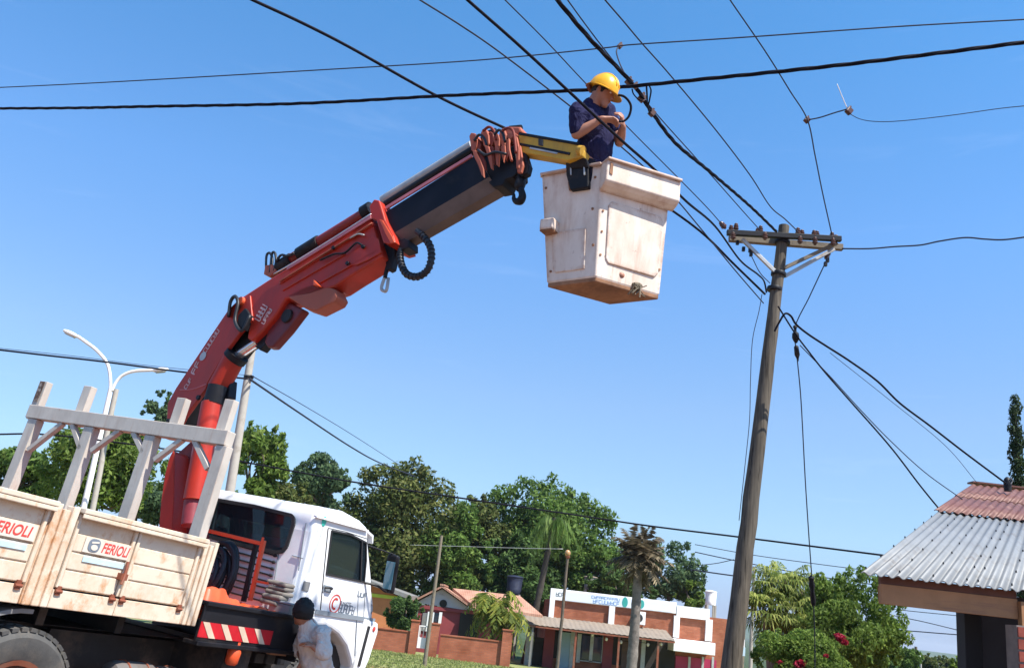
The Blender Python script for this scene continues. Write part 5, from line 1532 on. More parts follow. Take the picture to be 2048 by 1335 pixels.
# flange at the mouth of the outer boom
fl = cpoly([(738, 412), (748, 398), (758, 400), (762, 412), (770, 440), (786, 470), (790, 484), (776, 488), (766, 484), (752, 440), (742, 436)], 0.19, 0.32, 'boom_flange', M['red'], bevel=0.012)
cpoly([(765, 440), (784, 472), (789, 484), (781, 486), (770, 466), (758, 438)], 0.20, 0.01, 'wear_edge', M['orange'], fl)
# black telescopic sections (hexagonal box: flank, top, lower chamfer)
def hexbox(p_top0, p_top1, p_bot0, p_bot1, off, half, name, mat):
    t0, t1 = CR(*p_top0, off), CR(*p_top1, off); b0, b1 = CR(*p_bot0, off), CR(*p_bot1, off)
    def ring(t, b):
        t = np.array(t); b = np.array(b); d = b - t; L = np.linalg.norm(d); d /= L
        out = []
        for (o, f) in ((half * 0.55, -0.12), (half, 0.03), (half, 0.74), (half * 0.45, 1.0), (-half * 0.45, 1.0), (-half, 0.74), (-half, 0.03), (-half * 0.55, -0.12)):
            p = t + d * L * f
            out.append(CP(p[0], p[1], o))
        return out
    A_, B_ = ring(t0, b0), ring(t1, b1)
    n = 8; vs = A_ + B_
    fs = [(i, (i + 1) % n, n + (i + 1) % n, n + i) for i in range(n)] + [tuple(range(n - 1, -1, -1)), tuple(range(n, 2 * n))]
    mb = tm(); mb.add(vs, fs, 0)
    mb.mi[2] = 1; mb.mi[3] = 1; mb.mi[4] = 1
    return mb.build(name, [mat, M['boomunder']], truck)
hexbox((768, 424), (952, 308), (797, 480), (988, 370), 0.13, 0.13, 'telescopic_section', M['navy'])
p, q = CP(*CR(772, 416, 0.135), 0.135), CP(*CR(944, 311, 0.135), 0.135)
tm().bar(p, q, 0.035, 0.016, cn).build('edge_highlight', M['pink'], truck)  # pink bar painted as the highlight along the box's upper edge
ctube((766, 402), (945, 292), -0.02, 0.055, 'extension_rod', M['galv'])
ctube((772, 410), (948, 300), 0.07, 0.045, 'extension_rod', M['black'])
# head: nested end collars
def collar(lug, prong, half, mt='redold'):
    cpoly(lug, half * 0.75, half * 1.1, 'collar_lug', M[mt], bevel=0.008)
    for o_ in (half + 0.02, -half + 0.01): cpoly(prong, o_, 0.028, 'section_collar', M[mt], bevel=0.006)
M['reddark'] = weathered('collar_dark_red', (0.20, 0.035, 0.025), 0.5, False, 0.012, (0.10, 0.04, 0.03), 0.6, 0.6, 0.2)
collar([(938, 272), (942, 265), (950, 266), (954, 280), (952, 292), (947, 303), (942, 300)], [(944, 300), (951, 300), (961, 320), (967, 338), (968, 355), (963, 350), (956, 330), (947, 312)], 0.20)
collar([(953, 282), (957, 276), (962, 288), (960, 302), (954, 300)], [(954, 298), (960, 298), (970, 322), (972, 340), (968, 338), (962, 322)], 0.18, 'reddark')
collar([(961, 266), (965, 257), (972, 258), (977, 270), (978, 286), (972, 296), (966, 290)], [(968, 290), (977, 292), (983, 312), (985, 339), (981, 336), (974, 310)], 0.185)
collar([(975, 268), (980, 262), (986, 266), (988, 282), (982, 294), (977, 286)], [(978, 292), (985, 292), (988, 310), (989, 330), (985, 326), (980, 308)], 0.165, 'reddark')
collar([(985, 276), (989, 268), (996, 267), (999, 278), (998, 292), (990, 296)], [(989, 293), (997, 292), (998, 312), (996, 332), (992, 329), (990, 310)], 0.165)
collar([(998, 268), (1000, 258), (1008, 258), (1012, 270), (1010, 290), (1003, 294)], [(1001, 292), (1010, 290), (1011, 306), (1007, 325), (1003, 312)], 0.15)
collar([(1008, 284), (1011, 276), (1016, 280), (1016, 296), (1010, 300)], [(1009, 296), (1015, 296), (1016, 312), (1012, 322), (1010, 310)], 0.14, 'reddark')
collar([(1012, 274), (1016, 264), (1026, 263), (1035, 269), (1034, 277), (1026, 273), (1019, 281)], [(1012, 280), (1018, 276), (1019, 298), (1024, 319), (1020, 322), (1014, 304)], 0.14)
cpoly([(1026, 274), (1033, 272), (1038, 296), (1038, 336), (1032, 336), (1031, 300)], 0.15, 0.03, 'section_collar', M['redold'])
for k, pts in enumerate((((948, 282), (958, 270), (968, 276), (974, 292)), ((966, 262), (978, 254), (988, 262), (992, 280)), ((988, 270), (998, 260), (1006, 268), (1010, 284)), ((1004, 262), (1016, 256), (1026, 262), (1030, 284), (1032, 306)), ((956, 300), (972, 310), (990, 304), (1012, 308)))):
    cmul(list(pts), 0.16 + 0.012 * k, 0.013, 'head_hose', M['reddark'] if k % 2 else M['hose'], k=5)
cpoly([(1000, 256), (1016, 252), (1040, 252), (1044, 262), (1030, 272), (1006, 268)], 0.08, 0.14, 'collar_lug', M['redold'], bevel=0.02)
for (a_, b_) in (((955, 285), (975, 275)), ((975, 268), (992, 262)), ((1020, 258), (1042, 256))):
    ctube(a_, b_, 0.03, 0.03, 'pin', M['black'])
cpoly([(960, 318), (1030, 290), (1034, 345), (1024, 354), (1010, 358), (1005, 370), (986, 374), (972, 360)], 0.11, 0.19, 'boom_nose', M['black'], bevel=0.01)
cpoly([(1030, 300), (1050, 304), (1058, 330), (1054, 346), (1042, 352), (1032, 342)], 0.10, 0.07, 'head_plate', M['black'], bevel=0.01)
cpoly([(1030, 292), (1040, 290), (1046, 330), (1042, 345), (1034, 345)], 0.14, 0.03, 'head_plate', M['redold'])
# hook hanging from the head
hookp = CP(*CR(1040, 345, 0.05), 0.05)
def hk(x, y): return CP(*CR(x, y, 0.05), 0.05)
mb = tm(); mb.ell(hk(1040, 368), (0.055, 0.05, 0.075), nu=12, nv=8); mb.cone(hk(1040, 366), hk(1040, 345), 0.035, 0.05, 8)
mb.build('hook_block', M['black'], truck, smooth=60)
mb = tm(); pts = spline([hk(1040, 370), hk(1043, 382), hk(1045, 392), hk(1041, 401), hk(1034, 403), hk(1028, 398), hk(1028, 388)], 5)
mb.tube(pts, list(np.linspace(0.028, 0.038, 16)) + list(np.linspace(0.038, 0.012, len(pts) - 16)), 8); mb.build('hook', M['black'], truck, smooth=180)
# hose loop and shackle under the flange
mb = tm(); pts = spline([CP(*CR(x, y, 0.10), 0.10) for x, y in ((834, 462), (848, 474), (860, 492), (863, 515), (855, 540), (836, 553), (815, 549), (804, 532), (800, 512), (802, 498))], 6)
mb.tube(pts, 0.030, 10)
for i in range(4, len(pts) - 3, 2): mb.tube([pts[i], pts[i] + (pts[i + 1] - pts[i]) * 0.5], 0.037, 10)
mb.build('hose_loop', M['hose'], truck, smooth=60)
cpoly([(792, 482), (808, 476), (818, 480), (818, 494), (800, 500)], 0.12, 0.14, 'hose_bracket', M['black'])
cpoly([(765, 486), (790, 488), (788, 512), (782, 536), (774, 540), (770, 520)], 0.08, 0.08, 'chain_bag', M['black'])
cmul([(776, 530), (772, 545), (770, 556)], 0.05, 0.02, 'shackle_strap', M['black'])
mb = tm(); pts = [CP(*CR(x, y, 0.05), 0.05) for x, y in ((770, 553), (763, 574), (766, 581), (773, 580), (777, 556))]
mb.tube(spline(pts, 4), 0.016, 7); mb.build('shackle', M['galv'], truck, smooth=180)
# yellow jib carrying the basket
jib = cpoly([(1036, 268), (1100, 279), (1160, 290), (1168, 300), (1164, 312), (1134, 321), (1090, 313), (1040, 305)], 0.10, 0.11, 'jib', M['yellow'], bevel=0.01)
for (a_, b_, m_) in (((1038, 267), (1158, 288), 'black'), ((1038, 288), (1140, 308), 'black')):
    p, q = CP(*CR(*a_, 0.102), 0.102), CP(*CR(*b_, 0.102), 0.102)
    tm().bar(p, q, 0.022, 0.012, cn).build('jib_rail', M[m_], jib)
p, q = CP(*CR(1060, 296, 0.103), 0.103), CP(*CR(1115, 307, 0.103), 0.103); tm().bar(p, q, 0.014, 0.01, cn).build('bare_metal_strip', M['galv'], jib)
for (x0, x1) in ((1076, 1086),):
    cpoly([(x0, 276), (x1, 278), (x1, 292), (x0, 290)], 0.108, 0.012, 'worn_patch', M['chassis'], jib)
ctube((1158, 301), (1166, 302), 0.10, 0.045, 'jib_pin', M['yellow'], jib)

# ================================================================== WORK BASKET
BD = 7.30
Nn = P(1191, 559, BD); zb_ = Nn[2]
Lb, Rb_ = PZ(1093, 571, zb_), PZ(1319, 596, zb_)
Fb = Lb + Rb_ - Nn
zt_ = P(1216, 322, BD)[2]
v_ = ray(1204, 345); tt = ((Nn - CAM)[:2] @ v_[:2]) / (v_[:2] @ v_[:2])
zt_ = (CAM + v_ * tt)[2] + 0.06
Nt = PZ(1204, 330, zt_); Lt = PZ(1083, 352, zt_); Rt = PZ(1342, 372, zt_)
e1 = unit(Lt - Nt); e2 = unit(Rt - Nt)
Ft = Lt + Rt - Nt
o1 = -e1 + e2 * np.dot(e1, e2); o1 = unit(o1)            # outward from the right-hand face
o2 = -e2 + e1 * np.dot(e1, e2); o2 = unit(o2)            # outward from the left-hand face
bk = thing('work_basket', 'stained white fibreglass work basket held up on the yellow jib, man standing inside', 'basket', (Nn + Fb) / 2)
up = np.array([0, 0, 1.0])
def basket_wall(A0, B0, A1, B1, inw, th, name):
    mb = MB(); mb.prism([A0, B0, B1, A1], inw * th); return mb.build(name, M['bucket'], bk, bevel=0.012)
cen = (Nt + Ft) / 2
basket = MB()
out_b = [Nn, Rb_, Fb, Lb]; out_t = [Nt, Rt, Ft, Lt]
cb0 = sum(out_b) / 4; ct0 = sum(out_t) / 4
in_b = [cb0 + (p - cb0) * 0.90 + up * 0.05 for p in out_b]; in_t = [ct0 + (p - ct0) * 0.91 for p in out_t]
# insert a chamfer ring near the bottom so that the floor edge is rounded
low = [cb0 + (p - cb0) * 0.93 for p in out_b]; mid1 = [p + (q - p) * 0.035 for p, q in zip(out_b, out_t)]
vs = low + mid1 + out_t + in_t + in_b
fs = [(3, 2, 1, 0)]
for r_ in range(4):
    for i in range(4):
        j = (i + 1) % 4; fs.append((r_ * 4 + i, r_ * 4 + j, (r_ + 1) * 4 + j, (r_ + 1) * 4 + i))
fs.append((16, 17, 18, 19))
basket.add(vs, fs)
shell = basket.build('shell', M['bucket'], bk, bevel=0.03, seg=3)
# dirty underside tray
M['under'] = pmat('basket_underside', (0.33, 0.165, 0.085), 0.85, 0, 0.4, 7, 0.3, (0.12, 0.06, 0.035), 0.6)
mb = MB(); mb.prism([cb0 + (p - cb0) * 0.985 + up * 0.03 for p in out_b], -up * 0.045); mb.build('underside', M['under'], bk, bevel=0.01)
# thick ledge along the right-hand face
lw = 0.115; lh = 0.215
a0 = Nt - e2 * 0.01; a1 = Rt + e2 * 0.03
poly = [a0, a0 + o1 * lw, a0 + o1 * lw - up * (lh - 0.03), a0 + o1 * (lw - 0.04) - up * lh, a0 - up * (lh + 0.03)]
ledge = MB().prism(poly, a1 - a0).build('ledge', M['bucket'], bk, bevel=0.014, seg=3)
# ledge end bracket and two seams with fasteners on top
mb = MB(); mb.prism([a0 + o1 * (lw + 0.002) - up * 0.02 + e2 * 0.03, a0 + o1 * (lw + 0.002) - up * 0.12 + e2 * 0.03, a0 + o1 * (lw + 0.002) - up * 0.13 + e2 * 0.055, a0 + o1 * (lw + 0.002) - up * 0.03 + e2 * 0.055], o1 * 0.006); mb.build('bracket_stain', M['under'], ledge)
for t in (0.42, 0.92):
    c = a0 + (a1 - a0) * t + o1 * (lw * 0.8) + up * 0.012
    MB().box(c, (0.04, 0.05, 0.03), (e2, o1, up)).build('clip', M['black'], ledge)
# rim flange
mb = MB()
R4 = [Nt + (o2) * 0.02, Rt, Ft, Lt + o2 * 0.02]
for i in range(4):
    p, q = np.array(out_t[i]), np.array(out_t[(i + 1) % 4])
    if i == 0: p = a0 + o1 * (lw * 0.5); q = a1 + o1 * (lw * 0.5); wdt = lw + 0.05
    else: wdt = 0.06
    mb.bar(p + up * 0.008, q + up * 0.008, wdt, 0.022)
mb.build('rim', weathered('rim_dirty', (0.60, 0.46, 0.38), 0.6, False, 0.02, (0.35, 0.22, 0.15), 0.7), bk, bevel=0.006)
# raised panel on the right face, ridge and small step box on the left face
def on_face(A0, Bx, At, f, g):       # bilinear on the face A0->Bx, A0->At
    return A0 + (Bx - A0) * f + (At - A0) * g
def face_pt(f, g): 
    b = Nn + (Rb_ - Nn) * f; t = Nt + (Rt - Nt) * f; return b + (t - b) * g
mb = MB(); mb.prism([face_pt(f, g) + o1 * -0.004 for f, g in ((0.16, 0.16), (0.88, 0.16), (0.93, 0.20), (0.93, 0.66), (0.88, 0.70), (0.16, 0.70), (0.12, 0.66), (0.12, 0.20))], o1 * 0.020); mb.build('raised_panel', M['bucket'], bk, bevel=0.012, seg=3)
def left_pt(f, g):
    b = Nn + (Lb - Nn) * f; t = Nt + (Lt - Nt) * f; return b + (t - b) * g
mb = MB(); mb.prism([left_pt(f, g) + o2 * -0.004 for f, g in ((0.22, 0.10), (0.80, 0.10), (0.85, 0.14), (0.85, 0.46), (0.22, 0.46))], o2 * 0.014); mb.build('raised_panel', M['bucket'], bk, bevel=0.008)
c = left_pt(0.84, 0.50)
sbx = MB(); sbx.box(c + o2 * 0.05, (0.13, 0.12, 0.10), (e1, o2, up)); sbx.build('step_box', M['bucket'], bk, bevel=0.012)
MB().box(c + o2 * 0.05 - up * 0.056, (0.12, 0.11, 0.01), (e1, o2, up)).build('box_base', M['under'], bk)
mb = MB(); c = face_pt(0.62, 0.045) + o1 * 0.01
mb.ell(c, (0.05, 0.03, 0.03)); rs = np.random.default_rng(5)
for k in range(9):
    mb.tube([c + rs.normal(size=3) * 0.02, c + o1 * 0.03 + rs.normal(size=3) * 0.04 - up * 0.03, c + o1 * 0.03 + rs.normal(size=3) * 0.05 - up * rs.uniform(0.05, 0.14)], 0.005, 4)
mb.build('frayed_rope', pmat('rope', (0.16, 0.13, 0.09), 0.9), bk)
for f, g in ((0.10, 0.90), (0.93, 0.88), (0.90, 0.12), (0.08, 0.30), (0.12, 0.62)):
    c = left_pt(f, g); MB().cone(c, c + o2 * 0.008, 0.012, 0.010, 8).build('rivet', M['under'], bk)
for f, g in ((0.05, 0.22), (0.05, 0.42), (0.05, 0.60), (0.95, 0.24)):
    c = face_pt(f, g); MB().cone(c, c + o1 * 0.008, 0.011, 0.009, 8).build('rivet', M['under'], bk)
# black hanger bracket hooked into the left face, tied to the jib
mb = MB()
hb0 = PROJ(left_pt(0.30, 0.95))
def lp(x, y, d):  # pixel on the left face plane pushed outward
    n_ = unit(np.cross(Lb - Nn, Nt - Nn)); 
    return HIT(x, y, Nn + o2 * d, n_)
poly = [lp(1131, 318, 0.05), lp(1176, 322, 0.05), lp(1176, 374, 0.05), lp(1140, 380, 0.05), lp(1132, 350, 0.05)]
mb.prism(poly, -o2 * 0.16); hb_ = mb.build('hanger', M['black'], bk, bevel=0.01)
for x in (1141, 1168): MB().bar(lp(x, 322, 0.056), lp(x + 1, 350, 0.056), 0.012, 0.012).build('hanger_rod', M['galv'], hb_)
mb = MB(); mb.prism([lp(1131, 312, 0.10), lp(1152, 314, 0.10), lp(1172, 316, 0.10), lp(1176, 335, 0.06), lp(1131, 338, 0.06)], -o2 * 0.05); mb.build('hanger_head', M['black'], bk, bevel=0.01)
MB().prism([lp(1138, 366, 0.012), lp(1178, 361, 0.012), lp(1177, 377, 0.012), lp(1140, 382, 0.012)], o2 * 0.02).build('hanger_seat', M['under'], bk)
# ================================================================== PEOPLE
def organic(name, caps, mat, parent, vox=0.012, smooth=4, ells=(), wrinkle=0):
    """one continuous surface from tapered limbs: (p0, r0, p1, r1) capsules and ellipsoids, fused by voxel remesh"""
    mb = MB()
    for (p0, r0, p1, r1) in caps:
        p0 = np.asarray(p0, float); p1 = np.asarray(p1, float); L = np.linalg.norm(p1 - p0)
        d = unit(p1 - p0)
        prof = [(r0 * math.cos(t), -r0 * math.sin(t)) for t in np.linspace(rad(80), 0, 4)]
        prof += [(r0 + (r1 - r0) * f, L * f) for f in (0.33, 0.66)]
        prof += [(r1 * math.cos(t), L + r1 * math.sin(t)) for t in np.linspace(0, rad(80), 4)]
        mb.lathe(prof, p0, d, 12)
    for (c, rr, ax) in ells: mb.ell(c, rr, ax, 16, 10)
    o = mb.build(name, mat, parent, smooth=180)
    r_ = o.modifiers.new('fuse', 'REMESH'); r_.mode = 'VOXEL'; r_.voxel_size = vox; r_.use_smooth_shade = True
    if smooth:
        s = o.modifiers.new('smooth', 'SMOOTH'); s.factor = 0.5; s.iterations = smooth
    if wrinkle:
        tx = bpy.data.textures.new(name + '_folds', 'CLOUDS'); tx.noise_scale = 0.11; tx.noise_depth = 2
        d_ = o.modifiers.new('folds', 'DISPLACE'); d_.texture = tx; d_.strength = wrinkle; d_.mid_level = 0.5; d_.texture_coords = 'LOCAL'
    return o
def hand_caps(wrist, aim, palm_n, curl=0.5, s=1.0):
    """palm, four fingers with two bends and a thumb; aim = towards the fingertips, palm_n = palm normal"""
    aim = unit(aim); pn = unit(palm_n - aim * np.dot(palm_n, aim)); side = np.cross(aim, pn)
    caps = []
    for k in (-1, 0, 1):
        caps.append((wrist + side * 0.012 * k * s, 0.019 * s, wrist + aim * 0.085 * s + side * 0.022 * k * s, 0.014 * s))
    for k, L in enumerate((0.070, 0.080, 0.075, 0.058)):
        b = wrist + aim * 0.088 * s + side * (0.030 - 0.020 * k) * s
        d1 = unit(aim * math.cos(curl) + pn * math.sin(curl)); d2 = unit(aim * math.cos(curl * 2.2) + pn * math.sin(curl * 2.2))
        m_ = b + d1 * L * 0.5 * s
        caps += [(b, 0.0095 * s, m_, 0.0088 * s), (m_, 0.0088 * s, m_ + d2 * L * 0.5 * s, 0.0075 * s)]
    tb = wrist + aim * 0.03 * s + side * 0.028 * s
    tm_ = tb + unit(side + aim * 0.8 + pn * 0.4) * 0.04 * s
    caps += [(tb, 0.0125 * s, tm_, 0.0105 * s), (tm_, 0.0105 * s, tm_ + unit(aim + pn * 0.6) * 0.032 * s, 0.008 * s)]
    return caps

# --- lineman in the basket: facing right, head bent over his hands
RIMP = PZ(1190, 356, zt_)                      # where his waist passes the rim level
D0 = PROJ(RIMP)[2]
FLOOR = (Nn + Fb) / 2 + np.array([0, 0, 0.07])
fwd = unit((0.90, -0.40, 0)); lft = np.array([-fwd[1], fwd[0], 0]); up = np.array([0, 0, 1.0])
# his right side is towards the viewer
rgt = -lft
hips = P(1184, 338, D0); 
feetz = FLOOR[2]
man = thing('person', 'lineman in dark blue t-shirt and yellow hard hat standing in the work basket', 'person', FLOOR)
neck = P(1182, 206, D0); chest = P(1178, 240, D0); belly = P(1188, 302, D0)
hc = P(1206, 186, D0 - 0.02)
hd_f = unit(fwd * 0.90 - up * 0.36); hd_u = unit(up * 0.9 + fwd * 0.36); hd_s = np.cross(hd_u, hd_f)
sh_r = P(1154, 222, D0 - 0.17); sh_l = P(1216, 222, D0 + 0.16)
el_r = P(1153, 268, D0 - 0.20); wr_r = P(1203, 238, D0 - 0.22)
el_l = P(1239, 284, D0 + 0.02); wr_l = P(1246, 254, D0 - 0.14)
grip = P(1239, 240, D0 - 0.18)
caps = [(neck - up * 0.06, 0.066, hc - hd_u * 0.05 - hd_f * 0.03, 0.060),
        (chest, 0.10, neck - up * 0.04, 0.07), (hips, 0.10, chest, 0.12),
        (sh_r, 0.055, el_r, 0.043), (el_r, 0.047, el_r + (wr_r - el_r) * 0.35, 0.046), (el_r + (wr_r - el_r) * 0.35, 0.046, wr_r, 0.028),
        (sh_l, 0.055, el_l, 0.043), (el_l, 0.046, el_l + (wr_l - el_l) * 0.4, 0.044), (el_l + (wr_l - el_l) * 0.4, 0.044, wr_l, 0.028),
        (chest, 0.08, sh_r, 0.06), (chest, 0.08, sh_l, 0.06)]
for sx in (-0.10, 0.10):
    hp = hips + rgt * sx; an = FLOOR + rgt * sx * 0.9 + up * 0.08; kn = (hp + an) / 2 + fwd * 0.03
    caps += [(hp, 0.085, kn, 0.06), (kn, 0.06, an, 0.04), (an, 0.045, an + fwd * 0.17 - up * 0.045, 0.035)]
# lower jaw, nose, ear
caps += [(hc - hd_u * 0.03 + hd_f * 0.03, 0.06, hc - hd_u * 0.10 + hd_f * 0.065, 0.032), (hc + hd_f * 0.092 - hd_u * 0.005, 0.012, hc + hd_f * 0.115 - hd_u * 0.035, 0.015),
         (hc + hd_f * 0.088 - hd_u * 0.063, 0.018, hc + hd_f * 0.085 - hd_u * 0.068, 0.017), (hc + hd_f * 0.07 + hd_u * 0.022 - hd_s * 0.03, 0.02, hc + hd_f * 0.07 + hd_u * 0.022 + hd_s * 0.03, 0.02)]
caps += hand_caps(wr_r, grip - wr_r, rgt * 0.2 - up * 0.9, 0.55, 1.05)
caps += hand_caps(wr_l, (grip + fwd * 0.02 + up * 0.03) - wr_l, -fwd, 0.65, 1.0)
body = organic('body', caps, M['skin'], man, 0.0075, 3, ells=[(hc, (0.098, 0.078, 0.115), np.array([hd_f, hd_s, hd_u])), (hc - hd_s * 0.078 - hd_f * 0.012 - hd_u * 0.01, (0.018, 0.012, 0.032), np.array([hd_f, hd_s, hd_u])), (hc + hd_s * 0.078 - hd_f * 0.012 - hd_u * 0.01, (0.018, 0.012, 0.032), np.array([hd_f, hd_s, hd_u]))])
mb = MB()
for s in (-1, 1):
    mb.ell(hc + hd_f * 0.083 + hd_s * 0.032 * s + hd_u * 0.003, (0.010, 0.013, 0.008), np.array([hd_f, hd_s, hd_u]), 8, 6)
mb.build('eyes', M['white'], body, smooth=180)
mb = MB(); mb.tube([hc + hd_f * 0.104 - hd_u * 0.066 + hd_s * 0.02 * k for k in (-1, 0, 1)], 0.004, 5); mb.build('mouth', M['rim'], body)
mb = MB(); mb.ell(hc - hd_f * 0.01 + hd_u * 0.01, (0.100, 0.083, 0.108), np.array([hd_f, hd_s, hd_u]), 16, 10, v0=-0.35, v1=1.0); 
mb.F = None; hr = mb.build('hair', M['hair'], body, smooth=180)
for v in hr.data.vertices:
    pass
# t-shirt: torso, short sleeves to just above the elbow
s1 = sh_r + (el_r - sh_r) * 0.80; s2 = sh_l + (el_l - sh_l) * 0.6
tor_ax = np.array([fwd, rgt, up])
shirt = organic('t_shirt', [(sh_r + (0, 0, 0.004), 0.072, s1, 0.066), (sh_l, 0.07, s2, 0.064), (sh_r, 0.075, chest - up * 0.02, 0.11), (sh_l, 0.075, chest - up * 0.02, 0.11), (chest - up * 0.02, 0.10, neck - up * 0.035, 0.078)], M['shirt'], man, 0.011, 4,
                ells=[(chest - up * 0.05 + fwd * 0.015, (0.140, 0.185, 0.19), tor_ax), (belly - fwd * 0.0, (0.165, 0.170, 0.20), tor_ax), (hips + fwd * 0.01, (0.150, 0.16, 0.13), tor_ax), (P(1200, 282, D0), (0.12, 0.14, 0.14), tor_ax)], wrinkle=0.03)
kn1 = []
for sx in (-0.10, 0.10):
    hp = hips + rgt * sx - up * 0.04; an = FLOOR + rgt * sx * 0.9 + up * 0.10; kn = (hp + an) / 2 + fwd * 0.03
    kn1 += [(hp, 0.10, kn, 0.078), (kn, 0.078, an, 0.065)]
organic('trousers', kn1, M['trouser'], man, 0.016, 3, ells=[(hips - up * 0.06, (0.13, 0.17, 0.10), tor_ax)])
mb = MB()
for sx in (-0.10, 0.10):
    an = FLOOR + rgt * sx * 0.9; mb.ell(an + fwd * 0.03 + up * 0.04, (0.12, 0.05, 0.045), tor_ax)
mb.build('boots', M['black'], man, smooth=180)
# hard hat
hf = unit(fwd * 0.90 - up * 0.42); hu = unit(up * 0.9 + fwd * 0.42); hsd = np.cross(hu, hf)
hcc = P(1207, 178, D0 - 0.02); hax = np.array([hf, hsd, hu])
mb = MB(); mb.ell(hcc - hu * 0.01, (0.138, 0.116, 0.150), hax, 28, 10, v0=0.0, v1=1.0)
hat = mb.build('hard_hat', M['helmet'], man, smooth=50)
mb = MB()
n = 36; ring = []
for i in range(n):
    a = 2 * math.pi * i / n; c_, s_ = math.cos(a), math.sin(a)
    ext = 0.018 + 0.052 * max(0, c_) ** 1.5
    pin = hcc - hu * 0.012 + hf * 0.134 * c_ + hsd * 0.113 * s_
    pout = hcc - hu * (0.022 + 0.012 * max(0, c_)) + hf * (0.134 + ext) * c_ + hsd * (0.113 + ext * 0.75) * s_
    ring += [pin, pout, pout - hu * 0.006, pin - hu * 0.006]
fs = []
for i in range(n):
    j = (i + 1) % n
    for k in range(4): fs.append((i * 4 + k, i * 4 + (k + 1) % 4, j * 4 + (k + 1) % 4, j * 4 + k))
mb.add(ring, fs); mb.build('brim', M['helmet'], hat, smooth=40)
mb = MB()
for w_ in (-0.035, 0.0, 0.035):
    pts = [hcc - hu * 0.01 + hf * 0.138 * math.cos(t) * math.sqrt(max(0.01, 1 - (w_ / 0.116) ** 2)) * 1.005 + hsd * w_ + hu * 0.150 * math.sin(t) * math.sqrt(1 - (w_ / 0.116) ** 2) * 1.005 for t in np.linspace(rad(25), rad(155), 14)]
    mb.tube(pts, 0.007, 6)
mb.build('ridge', M['helmet'], hat, smooth=180)
mb = MB(); mb.tube([hcc - hu * 0.03 - hf * 0.13 + hsd * k * 0.05 for k in (-1, 0, 1)], 0.022, 6); mb.build('head_band', M['rim'], hat)
# wrist band
d = unit(wr_r - el_r); c = wr_r - d * 0.02
mb = MB(); mb.tube([c - d * 0.012, c + d * 0.012], 0.036, 12); mb.build('wrist_band', M['rim'], man, smooth=40)

# --- second man bending down at the side of the truck
D2 = 8.2
p2h = P(605, 1223, D2)
f2 = unit((-0.55, 0.80, 0)); l2 = np.array([-f2[1], f2[0], 0]); r2 = -l2
hip2 = P(636, 1356, D2 + 0.05)
g2 = ground_z(hip2[0], hip2[1]) + 0.02
man2 = thing('person', 'dark haired man in off white shirt bending beside the striped truck board', 'person', np.array([hip2[0], hip2[1], g2]))
neck2 = P(615, 1246, D2); sR = P(645, 1266, D2 - 0.10); sL = P(609, 1262, D2 + 0.14)
eR = P(648, 1306, D2 - 0.20); wR = P(628, 1293, D2 - 0.20); hR = P(617, 1288, D2 - 0.16)
eL = P(600, 1300, D2 + 0.18); wL = P(606, 1322, D2 - 0.02)
ch2 = P(626, 1282, D2)
caps = [(neck2 - up * 0.03, 0.06, p2h, 0.06), (ch2, 0.11, neck2, 0.07), (hip2, 0.11, ch2, 0.12), (sR, 0.055, eR, 0.043), (eR, 0.045, wR, 0.029), (sL, 0.055, eL, 0.043), (eL, 0.044, wL, 0.028), (ch2, 0.08, sR, 0.06), (ch2, 0.08, sL, 0.06),
        (p2h - up * 0.05 + f2 * 0.05, 0.05, p2h - up * 0.09 + f2 * 0.08, 0.03), (p2h + f2 * 0.09 - up * 0.01, 0.012, p2h + f2 * 0.115 - up * 0.03, 0.014)]
caps += hand_caps(wR, hR - wR + np.array([-0.03, 0, 0.02]), -up + f2 * 0.2, 0.5)
caps += hand_caps(wL, np.array([-0.2, 0.1, -0.6]), f2, 0.4)
legs2 = []
for sx in (-0.11, 0.11):
    hp = hip2 + r2 * sx; kn = hp + np.array([0, 0, (g2 - hip2[2]) * 0.48]) + f2 * 0.12; an = np.array([hp[0], hp[1], g2 + 0.09])
    caps += [(hp, 0.09, kn, 0.06), (kn, 0.06, an, 0.042), (an, 0.045, an + f2 * 0.17 - up * 0.05, 0.035)]
    legs2 += [(hp, 0.11, kn, 0.082), (kn, 0.082, an + up * 0.03, 0.07)]
ax2 = np.array([f2, l2, up])
b2 = organic('body', caps, M['skin'], man2, 0.011, 3, ells=[(p2h, (0.098, 0.08, 0.115), ax2), (p2h + r2 * 0.078 - up * 0.02, (0.018, 0.012, 0.03), ax2), (p2h + l2 * 0.078 - up * 0.02, (0.018, 0.012, 0.03), ax2)])
mb = MB(); hc2 = p2h - f2 * 0.016 + up * 0.014; mb.ell(hc2, (0.106, 0.092, 0.112), ax2, 30, 20, v0=-0.62)
rs = np.random.default_rng(77); mb.v = [tuple(hc2 + (np.array(p) - hc2) * rs.uniform(0.95, 1.09)) for p in mb.v]
mb.build('hair', M['hair'], b2, smooth=180)
mb = MB()
for s in (-1, 1): mb.ell(p2h + f2 * 0.09 + l2 * 0.03 * s, (0.009, 0.012, 0.008), ax2, 8, 6)
mb.build('eyes', M['white'], b2, smooth=180)
organic('shirt', [(sR, 0.075, eR - (eR - sR) * 0.08, 0.070), (eR, 0.064, eR + (wR - eR) * 0.45, 0.052), (sL, 0.075, eL, 0.068), (sR, 0.08, ch2, 0.12), (sL, 0.08, ch2, 0.12), (neck2 - up * 0.02, 0.08, ch2, 0.13), (ch2, 0.135, hip2 + up * 0.05, 0.145)], M['shirt2'], man2, 0.015, 3, ells=[(P(634, 1315, D2), (0.135, 0.145, 0.17), ax2)], wrinkle=0.06)
organic('trousers', legs2, M['trouser2'], man2, 0.018, 3, ells=[(hip2 - up * 0.03, (0.14, 0.18, 0.12), ax2)])
mb = MB()
